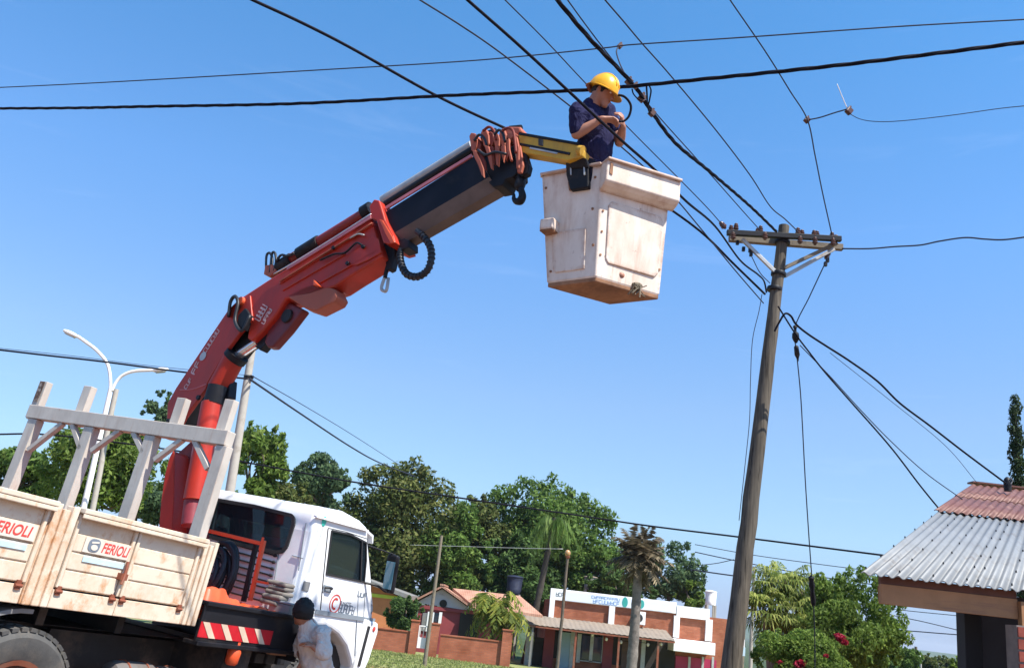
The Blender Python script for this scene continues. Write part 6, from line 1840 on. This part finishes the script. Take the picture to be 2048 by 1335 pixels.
for sx in (-0.11, 0.11):
    an = np.array([*(hip2 + r2 * sx)[:2], g2]); mb.ell(an + f2 * 0.06 + up * 0.045, (0.14, 0.05, 0.05), ax2)
mb.build('shoes', M['black'], man2, smooth=180)

# ================================================================== THINGS ON THE PLATFORM
hcq = TU(428, 1155, 1.12); hc0 = W(*hcq)
coil = thing('hose_coil', 'coil of black corrugated hose leaning on the cab rear wall behind the bed', 'hose', W(1.12, hcq[1], 0.17))
mb = tm(); ex_ = np.array([0.25, 0.92, 0.1]); ex_ = unit(ex_); ey_ = np.array([0.12, -0.1, 1.0]); ey_ = unit(ey_ - ex_ * np.dot(ex_, ey_))
for k, rr in enumerate((0.30, 0.255, 0.285, 0.20, 0.235, 0.16)):
    o_ = np.array([-0.03 * k, 0.015 * math.sin(k * 2.1), 0.018 * math.cos(k * 3)])
    n = 40
    pts = [hcq + o_ + ex_ * rr * math.cos(2 * math.pi * i / n) + ey_ * rr * 1.12 * math.sin(2 * math.pi * i / n) + np.array([0.02 * math.sin(4 * math.pi * i / n + k), 0, 0]) for i in range(n)]
    mb.tube(pts, [0.026 + 0.004 * (i % 2) for i in range(n)], 7, closed=True)
mb.build('hose', M['hose'], coil, smooth=180)
# red tool frame
rr_ = thing('tool_rack', 'red pipe frame standing on the platform before the cab rear window', 'frame', W(1.0, 0.6, 0.17))
def fq(x, y, u): q = TU(x, y, u); return q
tm().bar(fq(398, 1056, 0.95), fq(522, 1086, 0.95), 0.035, 0.04, (1, 0, 0)).build('top_rail', M['orange'], rr_, bevel=0.004)
tm().bar(fq(528, 1080, 0.95), fq(500, 1200, 0.95), 0.035, 0.035, (1, 0, 0)).build('upright', M['orange'], rr_, bevel=0.004)
tm().bar(fq(512, 1088, 1.0), fq(487, 1202, 1.0), 0.04, 0.04, (1, 0, 0)).build('upright', M['black'], rr_, bevel=0.004)
tm().lo(fq(520, 1093, 0.97) + (-0.03, -0.02, -0.03), fq(532, 1079, 0.93) + (0.0, 0.03, 0.02)).build('corner_block', M['orange'], rr_, bevel=0.006)
tm().bar(fq(505, 1160, 0.95), fq(536, 1166, 0.95), 0.02, 0.02, (1, 0, 0)).build('cross_bar', M['orange'], rr_)
cl_ = thing('tarpaulin', 'crumpled bright orange tarpaulin lying on the platform under the hose coil', 'tarpaulin', W(0.6, 0.3, 0.17))
mb = tm(); nx, ny = 26, 14; rs = np.random.default_rng(12)
vs = []
for j in range(ny):
    for i in range(nx):
        u = 0.02 + 1.05 * i / (nx - 1); v = 0.06 + 0.55 * j / (ny - 1)
        h = 0.175 + 0.13 * math.exp(-((u - 0.18) / 0.24) ** 2) * (0.6 + 0.4 * math.sin(j * 0.9)) + 0.03 * math.exp(-((u - 0.75) / 0.5) ** 2) + 0.02 * math.sin(i * 1.3 + j * 0.7) * math.sin(j * 1.7) + rs.uniform(0, 0.008)
        if i in (0, nx - 1) or j in (0, ny - 1): h = 0.170
        vs.append((u, v, h))
mb.add(vs, [(j * nx + i, j * nx + i + 1, (j + 1) * nx + i + 1, (j + 1) * nx + i) for j in range(ny - 1) for i in range(nx - 1)])
mb.build('sheet', M['orange'], cl_, smooth=60)
def folded_sack(x, y, u, sz, label, seed, n):
    q = TU(x, y, u); t = thing('sack', label, 'sack', W(*(q - (0, 0, sz[2]))))
    rs = np.random.default_rng(seed); hh = 2 * sz[2] / n
    for k in range(n):
        c = q + np.array([rs.uniform(-0.01, 0.01), rs.uniform(-0.02, 0.02), -sz[2] + hh * (k + 0.5)])
        o = tm().box(c, (sz[0] * rs.uniform(1.7, 2.0), sz[1] * rs.uniform(1.7, 2.05), hh * 0.96), (unit((1, rs.uniform(-0.15, 0.15), 0.04)), unit((rs.uniform(-0.15, 0.15), 1, 0.03 * (-1) ** k)), (0, 0, 1))).build('fold', M['sack'], t, bevel=hh * 0.44, seg=4)
folded_sack(560, 1176, 1.16, (0.075, 0.12, 0.062), 'upper of two folded grey sacks piled against the cab corner', 3, 3)
folded_sack(546, 1198, 1.12, (0.085, 0.12, 0.05), 'lower of two folded grey sacks piled against the cab corner', 4, 2)
q = TU(567, 1220, 1.15)
gb = thing('tool_box', 'dark grey box at the platform end beside the cab corner', 'box', W(*(q - (0, 0, 0.09))))
tm().lo(q + (-0.08, -0.12, -0.10), q + (0.1, 0.12, 0.06)).build('box_body', M['grey'], gb, bevel=0.01)
tm().lo(q + (-0.086, -0.126, 0.062), q + (0.106, 0.126, 0.082)).build('lid', M['trimgrey'], gb, bevel=0.006)

# ================================================================== UTILITY POLE
PY0 = 13.4
pt, pb = PY(1568, 452, PY0), PY(1462, 1335, PY0)
gz = ground_z(pb[0], PY0); pbg = pb + (pb - pt) * ((pb[2] - gz + 0.3) / (pt[2] - pb[2]))
up_ = thing('utility_pole', 'tall weathered wooden utility pole leaning right with double crossarm and bundled wires', 'utility pole', pbg)
mb = MB(); n = 24; rs = np.random.default_rng(2)
pts = [pt + (pbg - pt) * i / n + (rs.normal(0, 0.004), rs.normal(0, 0.004), 0) for i in range(n + 1)]
mb.tube(pts, [0.083 + 0.075 * i / n + rs.uniform(-0.003, 0.003) for i in range(n + 1)], 18)
mb.build('pole', M['pole'], up_, smooth=50)
def pp(x, y, d=0.0): return PY(x, y, PY0 + d)
M['armwood'] = pmat('crossarm_wood', (0.22, 0.18, 0.13), 0.9, 0, 0.4, 5, 0.5, (0.08, 0.07, 0.06), 0.5, 5)
a0_, a1_ = pp(1458, 477, 0.11), pp(1685, 495, 0.11)
MB().bar(a0_, a1_, 0.09, 0.10).build('crossarm', M['armwood'], up_, bevel=0.006)
a2_, a3_ = pp(1454, 465, -0.14), pp(1682, 478, -0.14)
MB().bar(a2_, a3_, 0.08, 0.085).build('crossarm', M['black'], up_, bevel=0.006)
for (x0, y0, x1, y1, d, m_) in ((1484, 478, 1552, 545, -0.05, 'galv'), (1674, 486, 1568, 536, -0.06, 'armwood'), (1668, 498, 1570, 552, 0.06, 'galv')):
    MB().bar(pp(x0, y0, d), pp(x1, y1, d), 0.05, 0.055).build('brace', M[m_], up_, bevel=0.004)
for (x, y) in ((1557, 548), (1549, 578), (1565, 485)):
    c = pp(x, y); ax_ = unit(pt - pbg)
    MB().lathe([(0.115, -0.03), (0.12, -0.02), (0.12, 0.02), (0.115, 0.03)], c, ax_, 18).build('pole_band', M['black'], up_, smooth=40)
def insulator(x, y, d=-0.14, s=0.8, tilt=(0, 0, 1), lab=None):
    c = pp(x, y, d)
    MB().lathe([(0.02, -0.06 * s), (0.03, -0.03 * s), (0.055 * s, -0.02 * s), (0.055 * s, 0.0), (0.035 * s, 0.015 * s), (0.05 * s, 0.03 * s), (0.05 * s, 0.05 * s), (0.03 * s, 0.065 * s), (0.04 * s, 0.08 * s), (0.03 * s, 0.10 * s)], c, tilt, 12).build('insulator', M['brown'], up_, smooth=40)
for (x, y, d) in ((1462, 460, -0.14), (1472, 456, -0.12), (1521, 461, -0.14), (1515, 466, -0.05), (1596, 465, -0.14), (1604, 469, -0.1), (1628, 470, -0.14), (1634, 471, 0.1), (1664, 474, -0.14), (1672, 479, 0.0), (1466, 474, -0.22), (1530, 474, -0.22), (1600, 482, -0.22), (1630, 484, -0.22), (1666, 486, -0.22)): insulator(x, y, d)
insulator(1447, 452, -0.2, 0.9, unit((-0.7, -0.5, 0.4)))
insulator(1655, 508, 0.1, 0.9, unit((-0.3, 0, -1)))
mb = MB(); 
for (x, y) in ((1475, 485), (1487, 498), (1502, 508), (1655, 520), (1651, 528), (1500, 500)): mb.box(pp(x, y, -0.03), (0.045, 0.05, 0.07))
mb.build('hardware', M['black'], up_)

# ================================================================== CABLES AND WIRES
def wire(name, label, pts, r, cat='cable', mat='cable', twist=False, k=8, group=None, knots=()):
    q = spline(pts, k)
    q = [np.asarray(p) for p in q]
    o = pts[len(pts) // 2]
    t = thing(name, label, cat, np.asarray(o), group)
    if twist:
        for s in range(3):
            mb = MB(); L = 0; out = []
            for i, p in enumerate(q):
                if i: L += np.linalg.norm(p - q[i - 1])
                d = unit(q[min(i + 1, len(q) - 1)] - q[max(i - 1, 0)]); sd = unit(np.cross(d, (0, 0, 1))); u_ = np.cross(sd, d)
                a = L * 2 * math.pi / 0.8 + s * 2.094
                out.append(p + (sd * math.cos(a) + u_ * math.sin(a)) * r * 0.45)
            mb.tube(out, r * 0.58, 6); mb.build('strand', M[mat], t, smooth=180)
    else:
        MB().tube(q, r, 6).build('conductor', M[mat], t, smooth=180)
    for (kp, ks) in knots:
        mb = MB(); mb.box(kp, (ks, ks * 0.7, ks * 1.1), (unit((1, 0.4, -0.6)), unit((-0.4, 1, 0)), unit((0.6, 0.2, 1)))); mb.tube([kp + (0, 0, ks * 0.4), kp + (ks * 0.3, 0, ks * 0.9)], ks * 0.22, 6)
        mb.build('clamp', M['brown'], t, bevel=ks * 0.12)
    return t
def dl(pix, deps):
    n = len(pix); deps = np.interp(np.linspace(0, 1, n), np.linspace(0, 1, len(deps)), deps)
    return [P(x, y, d) for (x, y), d in zip(pix, deps)]
XD = 8.4      # distance at which the two bundled cables cross, just behind the man
c1 = [P(1098, -25, 7.2), P(1115, 0, 7.3), P(1180, 78, 7.75), P(1267, 170, XD), P(1302, 222, 8.8), P(1352, 287, 9.6), P(1422, 345, 10.7), P(1500, 412, 12.2), P(1553, 463, 13.35)]
wire('bundled_cable', 'thick twisted black cable running from the top edge past the hard hat to the pole', c1, 0.021, twist=True, k=16, knots=[(P(1258, 163, XD), 0.06), (P(1284, 196, 8.6), 0.07), (P(1304, 226, 8.8), 0.06), (P(1271, 172, XD - 0.05), 0.05)])
c2 = dl([(-20, 217), (150, 216), (300, 213), (600, 207), (900, 191), (1150, 181), (1268, 172), (1400, 159), (1560, 143), (1700, 128), (1880, 106), (2070, 82)], [11.5, 9.6, XD, 7.6, 7.2])
wire('bundled_cable', 'thick twisted black cable crossing the whole sky behind the hard hat', c2, 0.018, twist=True, k=12)
c3 = dl([(-20, 176), (150, 168), (350, 157), (640, 140), (950, 121), (1190, 98), (1240, 92), (1285, 88), (1500, 74), (1800, 53), (2070, 38)], [12, 10, 9, 8.4, 8])
wire('overhead_wire', 'uppermost thin bare wire crossing the sky almost level above the hard hat', c3, 0.0065, mat='wire', cat='wire', knots=[(P(1240, 92, 9.05), 0.05)])
wire('overhead_wire', 'cable sloping from the top left edge down to the red collars of the crane tip', dl([(480, -14), (505, 0), (600, 44), (700, 95), (870, 190), (1005, 254), (1100, 296), (1200, 338), (1300, 392), (1400, 462), (1470, 530), (1530, 588)], [8.2, 9.5, 11.5, 13.3]), 0.016)
wire('overhead_wire', 'thin wire from the top edge passing behind the lineman\'s shoulder', dl([(815, -18), (840, 0), (920, 50), (1000, 105), (1140, 212), (1250, 300), (1340, 385), (1400, 455), (1470, 540), (1527, 606)], [8.0, 9.0, 10.5, 13.3]), 0.0085, mat='wire', cat='wire')
wire('overhead_wire', 'black cable passing right in front of the lineman\'s dark shirt', dl([(915, -20), (935, 0), (1035, 88), (1140, 185), (1190, 232), (1250, 287), (1310, 340)], [6.45, 6.75, 7.15, 7.95]) + dl([(1372, 402), (1430, 452), (1480, 520), (1515, 548), (1528, 562), (1533, 585)], [8.6, 10.5, 12, 13.2, 13.3]), 0.0125)
wire('overhead_wire', 'thin wire passing behind the hard hat to the left end of the crossarm', dl([(990, -20), (1010, 0), (1090, 80), (1165, 160), (1256, 255), (1400, 400), (1447, 452)], [8.5, 9.5, 11, 13.2]), 0.007, mat='wire', cat='wire')
wire('overhead_wire', 'thin wire running alongside the thick bundled cable to the middle insulator', dl([(1118, -22), (1135, 0), (1170, 48), (1208, 98), (1262, 166), (1320, 236), (1400, 325), (1484, 420), (1519, 459)], [8, 9, 10.5, 13.2]), 0.007, mat='wire', cat='wire')
wire('overhead_wire', 'thin wire from the top edge bending down to the insulator right of the pole top', dl([(1190, -25), (1210, 0), (1248, 44), (1285, 88), (1340, 150), (1430, 258), (1500, 350), (1540, 412), (1570, 438), (1596, 463)], [8.5, 9.2, 10.5, 12.2, 13.2]), 0.0085, mat='wire', cat='wire')
wire('overhead_wire', 'wire dropping from the top edge through a clamp to the right end of the crossarm', dl([(1445, -25), (1460, 0), (1530, 102), (1580, 182), (1615, 240), (1630, 310), (1645, 385), (1664, 470)], [9.5, 10.5, 12, 13.2]), 0.0085, mat='wire', cat='wire', knots=[(P(1614, 240, 11.7), 0.07)])
wire('tap_wire', 'short tap wire with a small connector between two wires in the upper right sky', dl([(1615, 240), (1640, 235), (1668, 226), (1692, 219)], [11.7, 11.4]), 0.0085, mat='wire', cat='wire', knots=[(P(1698, 222, 11.4), 0.08)])
wire('overhead_wire', 'faint wire sagging from the small connector to the right edge', dl([(1700, 228), (1720, 238), (1750, 243), (1800, 242), (1900, 231), (2000, 217), (2070, 210)], [11.4, 10]), 0.005, mat='wire', cat='wire')
wire('spike', 'thin pale upright spike above the small connector in the upper right sky', dl([(1674, 168), (1683, 190), (1694, 216)], [11.4, 11.4]), 0.006, mat='white', cat='rod')
wire('service_cable', 'wavy service cable from the crossarm end to the right edge', dl([(1684, 497), (1740, 497), (1790, 493), (1840, 490), (1880, 482), (1930, 475), (1970, 478), (2010, 479), (2070, 471)], [13.4, 12]), 0.011, mat='wire')
wire('service_cable', 'darker service cable looping at the pole and sagging to the rusty roof ridge', dl([(1549, 662), (1558, 645), (1570, 627), (1582, 632), (1592, 648), (1615, 667), (1650, 690), (1700, 722), (1755, 762), (1800, 806), (1860, 851), (1930, 905), (2012, 966)], [13.35, 13.4, 13.6, 14.5, 15.5]), 0.016)
wire('service_cable', 'steep service cable from the pole to the lower corner of the rusty roof', dl([(1556, 612), (1590, 666), (1620, 706), (1650, 744), (1700, 801), (1780, 892), (1840, 970), (1889, 1030)], [13.35, 13.5, 13.8, 14]), 0.0125)
wire('service_cable', 'thinner cable running between the two service cables to the rusty roof edge', dl([(1600, 690), (1660, 752), (1720, 818), (1780, 880), (1850, 944), (1925, 998)], [13.5, 14, 14.6]), 0.0075, mat='wire', cat='wire')
wire('service_cable', 'faint hair-thin wire beside the looping service cable above the roof ridge', dl([(1660, 705), (1780, 800), (1890, 890), (1955, 966)], [13.6, 15]), 0.0045, mat='wire', cat='wire')
wire('drop_wire', 'thin pale wire hanging down the left side of the utility pole', dl([(1524, 588), (1518, 622), (1505, 680), (1501, 760), (1499, 840), (1490, 930), (1478, 1040)], [13.3, 13.0]), 0.0055, mat='wire', cat='wire')
wire('cable_tail', 'short cable curling from the pole brace down to the pole band', dl([(1503, 512), (1520, 545), (1540, 566)], [13.3, 13.4]), 0.007, mat='wire', cat='wire')
# guy wire with strain insulators
gy = wire('guy_wire', 'guy wire with strain insulators from the right crossarm down past the fan palms', dl([(1657, 512), (1640, 548), (1618, 595), (1590, 655)], [13.5, 13.6]) + dl([(1594, 712), (1602, 800), (1610, 950), (1617, 1060), (1624, 1160), (1629, 1250), (1630, 1345)], [13.6, 14.2]), 0.0085, mat='wire', cat='wire', k=5)
def gl2(x0, y0, x1, y1, rs_, nm, dep=13.6):
    a_, b_ = P(x0, y0, dep), P(x1, y1, dep); L = np.linalg.norm(b_ - a_)
    MB().lathe([(r_, L * t) for r_, t in rs_], a_, b_ - a_, 12).build(nm, M['black'], gy, smooth=50)
gl2(1590, 650, 1592, 686, ((0.02, 0), (0.035, .1), (0.02, .2), (0.02, .35), (0.05, .45), (0.055, .7), (0.04, .85), (0.015, 1)), 'strain_insulator')
gl2(1592, 690, 1596, 722, ((0.015, 0), (0.035, .1), (0.04, .6), (0.02, .8), (0.01, 1)), 'strain_insulator')
gl2(1622, 1150, 1627, 1210, ((0.01, 0), (0.05, .06), (0.035, .2), (0.05, .32), (0.03, .5), (0.045, .8), (0.03, 1)), 'strain_insulator', 14.0)
# loops at the crossing and the piece the lineman is joining
wire('jumper_wire', 'small wire hanging from the clamp on the uppermost wire to the bundled cable', dl([(1236, 94), (1233, 105), (1240, 128), (1250, 148), (1258, 160)], [9.0, 8.4]), 0.007, mat='wire', cat='wire')
wire('jumper_wire', 'left of two thin loops hanging under the cable crossing', dl([(1264, 178), (1267, 188), (1276, 198), (1284, 202)], [8.4, 8.5]), 0.007, cat='wire')
wire('jumper_wire', 'right double loop hanging from the level cable to the lowest clamp', dl([(1293, 172), (1294, 190), (1295, 212), (1300, 226)], [8.3, 8.7]), 0.0085, cat='wire')
wire('jumper_wire', 'thin loop right of the cable crossing, bending back to the lowest clamp', dl([(1299, 172), (1302, 182), (1299, 200), (1296, 215), (1300, 228)], [8.3, 8.75]), 0.0075, cat='wire')
wire('cable_end', 'short stiff cable arching from the hard hat brim into the lineman\'s hands', dl([(1236, 190), (1248, 193), (1258, 203), (1262, 215), (1258, 232), (1248, 242), (1238, 243)], [7.5, 7.5, 7.48]), 0.0105)
# far lower wires
wire('street_cable', 'cable from the left edge passing behind the crane to the concrete pole', dl([(-20, 697), (100, 711), (200, 722), (370, 744), (495, 757)], [24, 25]), 0.026)
wire('street_cable', 'thin companion wire just above the cable at the left edge', dl([(-20, 694), (150, 712), (300, 731), (495, 750)], [24, 25.2]), 0.008, mat='wire', cat='wire')
wire('street_cable', 'cable from the concrete pole sagging right into the broad tree', dl([(500, 758), (600, 826), (700, 892), (760, 925), (830, 952)], [25, 52]), 0.032, mat='wire')
wire('street_cable', 'thin wire just above the cable sagging right from the concrete pole', dl([(502, 750), (600, 806), (700, 866), (800, 930)], [25.2, 52]), 0.014, mat='wire', cat='wire')
wire('street_cable', 'long dark cable running level in front of the tree crowns to the right roof', dl([(-20, 868), (100, 869), (300, 893), (480, 922), (700, 962), (900, 992), (1130, 1026), (1300, 1051), (1470, 1072), (1620, 1091), (1770, 1110)], [28, 30, 30, 26]), 0.030)
for k, (lab, pix, px) in enumerate((
    ('highest of the faint wires low in the sky right of the utility pole', [(1390, 1088), (1500, 1108), (1620, 1125), (1760, 1143)], 1.6),
    ('second faint wire low in the sky right of the utility pole', [(1390, 1103), (1470, 1120), (1620, 1149), (1775, 1172)], 2.2),
    ('crooked faint wire branching left of the utility pole', [(1390, 1130), (1430, 1126), (1468, 1118)], 1.5),
    ('dark low wire passing in front of the fan palms', [(1380, 1138), (1465, 1150), (1620, 1170), (1780, 1184)], 3.0),
    ('thin wire right above the mango tree under the brown beam', [(1650, 1190), (1765, 1214), (1932, 1232)], 1.6),
    ('upper of two wires seen under the brown beam', [(1700, 1205), (1780, 1228), (1850, 1243), (1940, 1265)], 1.8),
    ('lower of two wires seen under the brown beam', [(1700, 1238), (1780, 1256), (1850, 1263), (1940, 1270)], 2.2))):
    wire('street_wire', lab, dl(pix, [50, 46]), px / 2 * 48 / FPX, mat='wire', cat='wire', group='thin wires low in the right sky')
wire('street_wire', 'pale level wire in front of the dark trees left of the hanging palm', dl([(820, 1089), (930, 1092), (1030, 1095), (1126, 1097)], [38, 36]), 0.012, mat='galv', cat='wire')

# ================================================================== POLES AND LAMPS
cpY = 25.0
c0, c1_ = PY(506, 688, cpY), PY(462, 968, cpY)
g_ = ground_z(c1_[0], cpY); cbs = c1_ + (c1_ - c0) * ((c1_[2] - g_ + 0.2) / (c0[2] - c1_[2]))
cp_ = thing('concrete_pole', 'slim grey concrete pole behind the crane and the cab', 'utility pole', cbs)
MB().tube([c0 + (cbs - c0) * i / 10 for i in range(11)], [0.10 + 0.006 * i for i in range(11)], 10).build('shaft', M['concrete'], cp_, smooth=40)
mb = MB(); c = PY(497, 754, cpY); mb.lathe([(0.13, -0.04), (0.14, 0), (0.13, 0.04)], c, (0, 0, 1), 12); mb.box(c + (0.1, -0.08, 0), (0.12, 0.08, 0.08)); mb.build('band', M['black'], cp_)
def simple_pole(name, label, x0, y0, x1, y1, Y, r0, r1, mat, cat='post', group=None):
    a_, b_ = PY(x0, y0, Y), PY(x1, y1, Y); g_ = ground_z(b_[0], Y)
    b_ = b_ + (b_ - a_) * ((b_[2] - g_ + 0.15) / (a_[2] - b_[2]))
    t = thing(name, label, cat, b_, group)
    rs = np.random.default_rng(int(x0)); n = 8
    MB().tube([a_ + (b_ - a_) * i / n + np.append(rs.normal(0, r0 * 0.12, 2), 0) for i in range(n + 1)], list(np.linspace(r0, r1, n + 1)), 9).build('shaft', mat, t, smooth=50)
    return t, a_
simple_pole('wooden_post', 'thin bare wooden post leaning right before the garden gate', 883, 1070, 848, 1335, 33, 0.055, 0.075, M['armwood'])
lp_, la = simple_pole('street_lamp', 'rusty slim lamp post with yellowish round head under the hanging palm', 1136, 1110, 1114, 1340, 35, 0.05, 0.07, M['bark'], 'street lamp')
MB().ell(la + (-0.02, 0, 0.08), (0.11, 0.11, 0.13), nu=14, nv=10).build('globe', pmat('lamp_amber', (0.42, 0.24, 0.10), 0.25), lp_, smooth=180)
MB().lathe([(0.05, -0.12), (0.09, -0.06), (0.09, -0.03)], la, (0, 0, 1), 12).build('fitter', M['rim'], lp_)
simple_pole('street_post', 'thin pale concrete post right behind the utility pole, nearest the fan palms', 1508, 1132, 1500, 1345, 30, 0.05, 0.07, M['concrete'], group='thin posts right of the utility pole')
simple_pole('street_post', 'second thin post squeezed between the utility pole and the pale post', 1494, 1140, 1484, 1345, 33, 0.045, 0.06, M['armwood'], group='thin posts right of the utility pole')
sgp, sa = simple_pole('sign_post', 'small white sign on a post at the foot of the utility pole', 1484, 1262, 1480, 1345, 28, 0.03, 0.03, M['galv'], 'sign')
c = PY(1481, 1292, 27.95); MB().box(c, (0.24, 0.03, 0.42)).build('sign_plate', M['white'], sgp, bevel=0.01)
c = PY(1487, 1302, 27.92); MB().box(c, (0.10, 0.01, 0.24)).build('blue_mark', M['blueprint'], sgp)
simple_pole('street_post', 'dark thin far post among the slope trees left of the dark house post', 1832, 1292, 1832, 1345, 62, 0.09, 0.11, M['bark'], group='far posts under the brown beam')
fl_, fa = simple_pole('street_lamp', 'tiny far white lamp post below the brown beam', 1841, 1316, 1842, 1345, 70, 0.07, 0.09, M['concrete'], 'street lamp')
MB().ell(fa, (0.25, 0.25, 0.2), nu=10, nv=8).build('lamp_head', M['white'], fl_, smooth=180)
# curved double street lamp
SLY = 30.0
def sq(x, y, d=0): return PY(x, y, SLY + d)
b_ = sq(205, 850); t_ = sq(222, 775); g_ = ground_z(b_[0], SLY); bb = b_ + (b_ - t_) * ((b_[2] - g_ + 0.1) / (t_[2] - b_[2]))
sl_ = thing('street_lamp', 'white street lamp with two curved arms above the truck rack', 'street lamp', bb)
MB().tube([bb, b_, t_], [0.11, 0.085, 0.075], 10).build('column', M['white'], sl_, smooth=50)
MB().tube(spline([sq(221, 782), sq(220, 750), sq(213, 724), (sq(193, 700)), sq(172, 684), sq(155, 672)], 6), 0.055, 8).build('arm', M['white'], sl_, smooth=180)
MB().tube(spline([sq(223, 782), sq(232, 764), sq(246, 750), sq(268, 742), sq(300, 740), sq(322, 740)], 6), 0.055, 8).build('arm', M['white'], sl_, smooth=180)
for (a_, b2_) in ((sq(157, 674), sq(127, 660)), (sq(305, 741), sq(336, 738))):
    d = unit(b2_ - a_); s_ = unit(np.cross(d, (0, 0, 1))); u_ = np.cross(s_, d); L = np.linalg.norm(b2_ - a_)
    MB().ell((a_ + b2_) / 2, (L * 0.55, 0.13, 0.08), np.array([d, s_, u_]), 14, 8).build('lamp_head', M['white'], sl_, smooth=180)
    MB().box((a_ + b2_) / 2 - u_ * 0.07, (L * 0.6, 0.16, 0.04), np.array([d, s_, u_])).build('lamp_glass', M['galv'], sl_, bevel=0.01)
simple_pole('concrete_post', 'short grey post top right behind the curved street lamp', 232, 778, 218, 850, 31, 0.09, 0.1, M['concrete'])
# roof-top dark finial by the cypress
c = PY(2015, 968, 15.6); t = thing('roof_vent', 'small black dome on the rusty roof ridge in front of the cypress', 'vent', c - (0, 0, 0.1))
MB().lathe([(0.06, -0.12), (0.065, 0.0), (0.065, 0.05), (0.05, 0.10), (0.02, 0.13)], c, (0, 0, 1), 14).build('dome', M['black'], t, smooth=50)
MB().tube([c + (0.02, -0.07, 0.0), c + (0.06, -0.07, 0.06), c + (0.02, -0.07, 0.11)], 0.009, 5).build('rim', M['grey'], t)
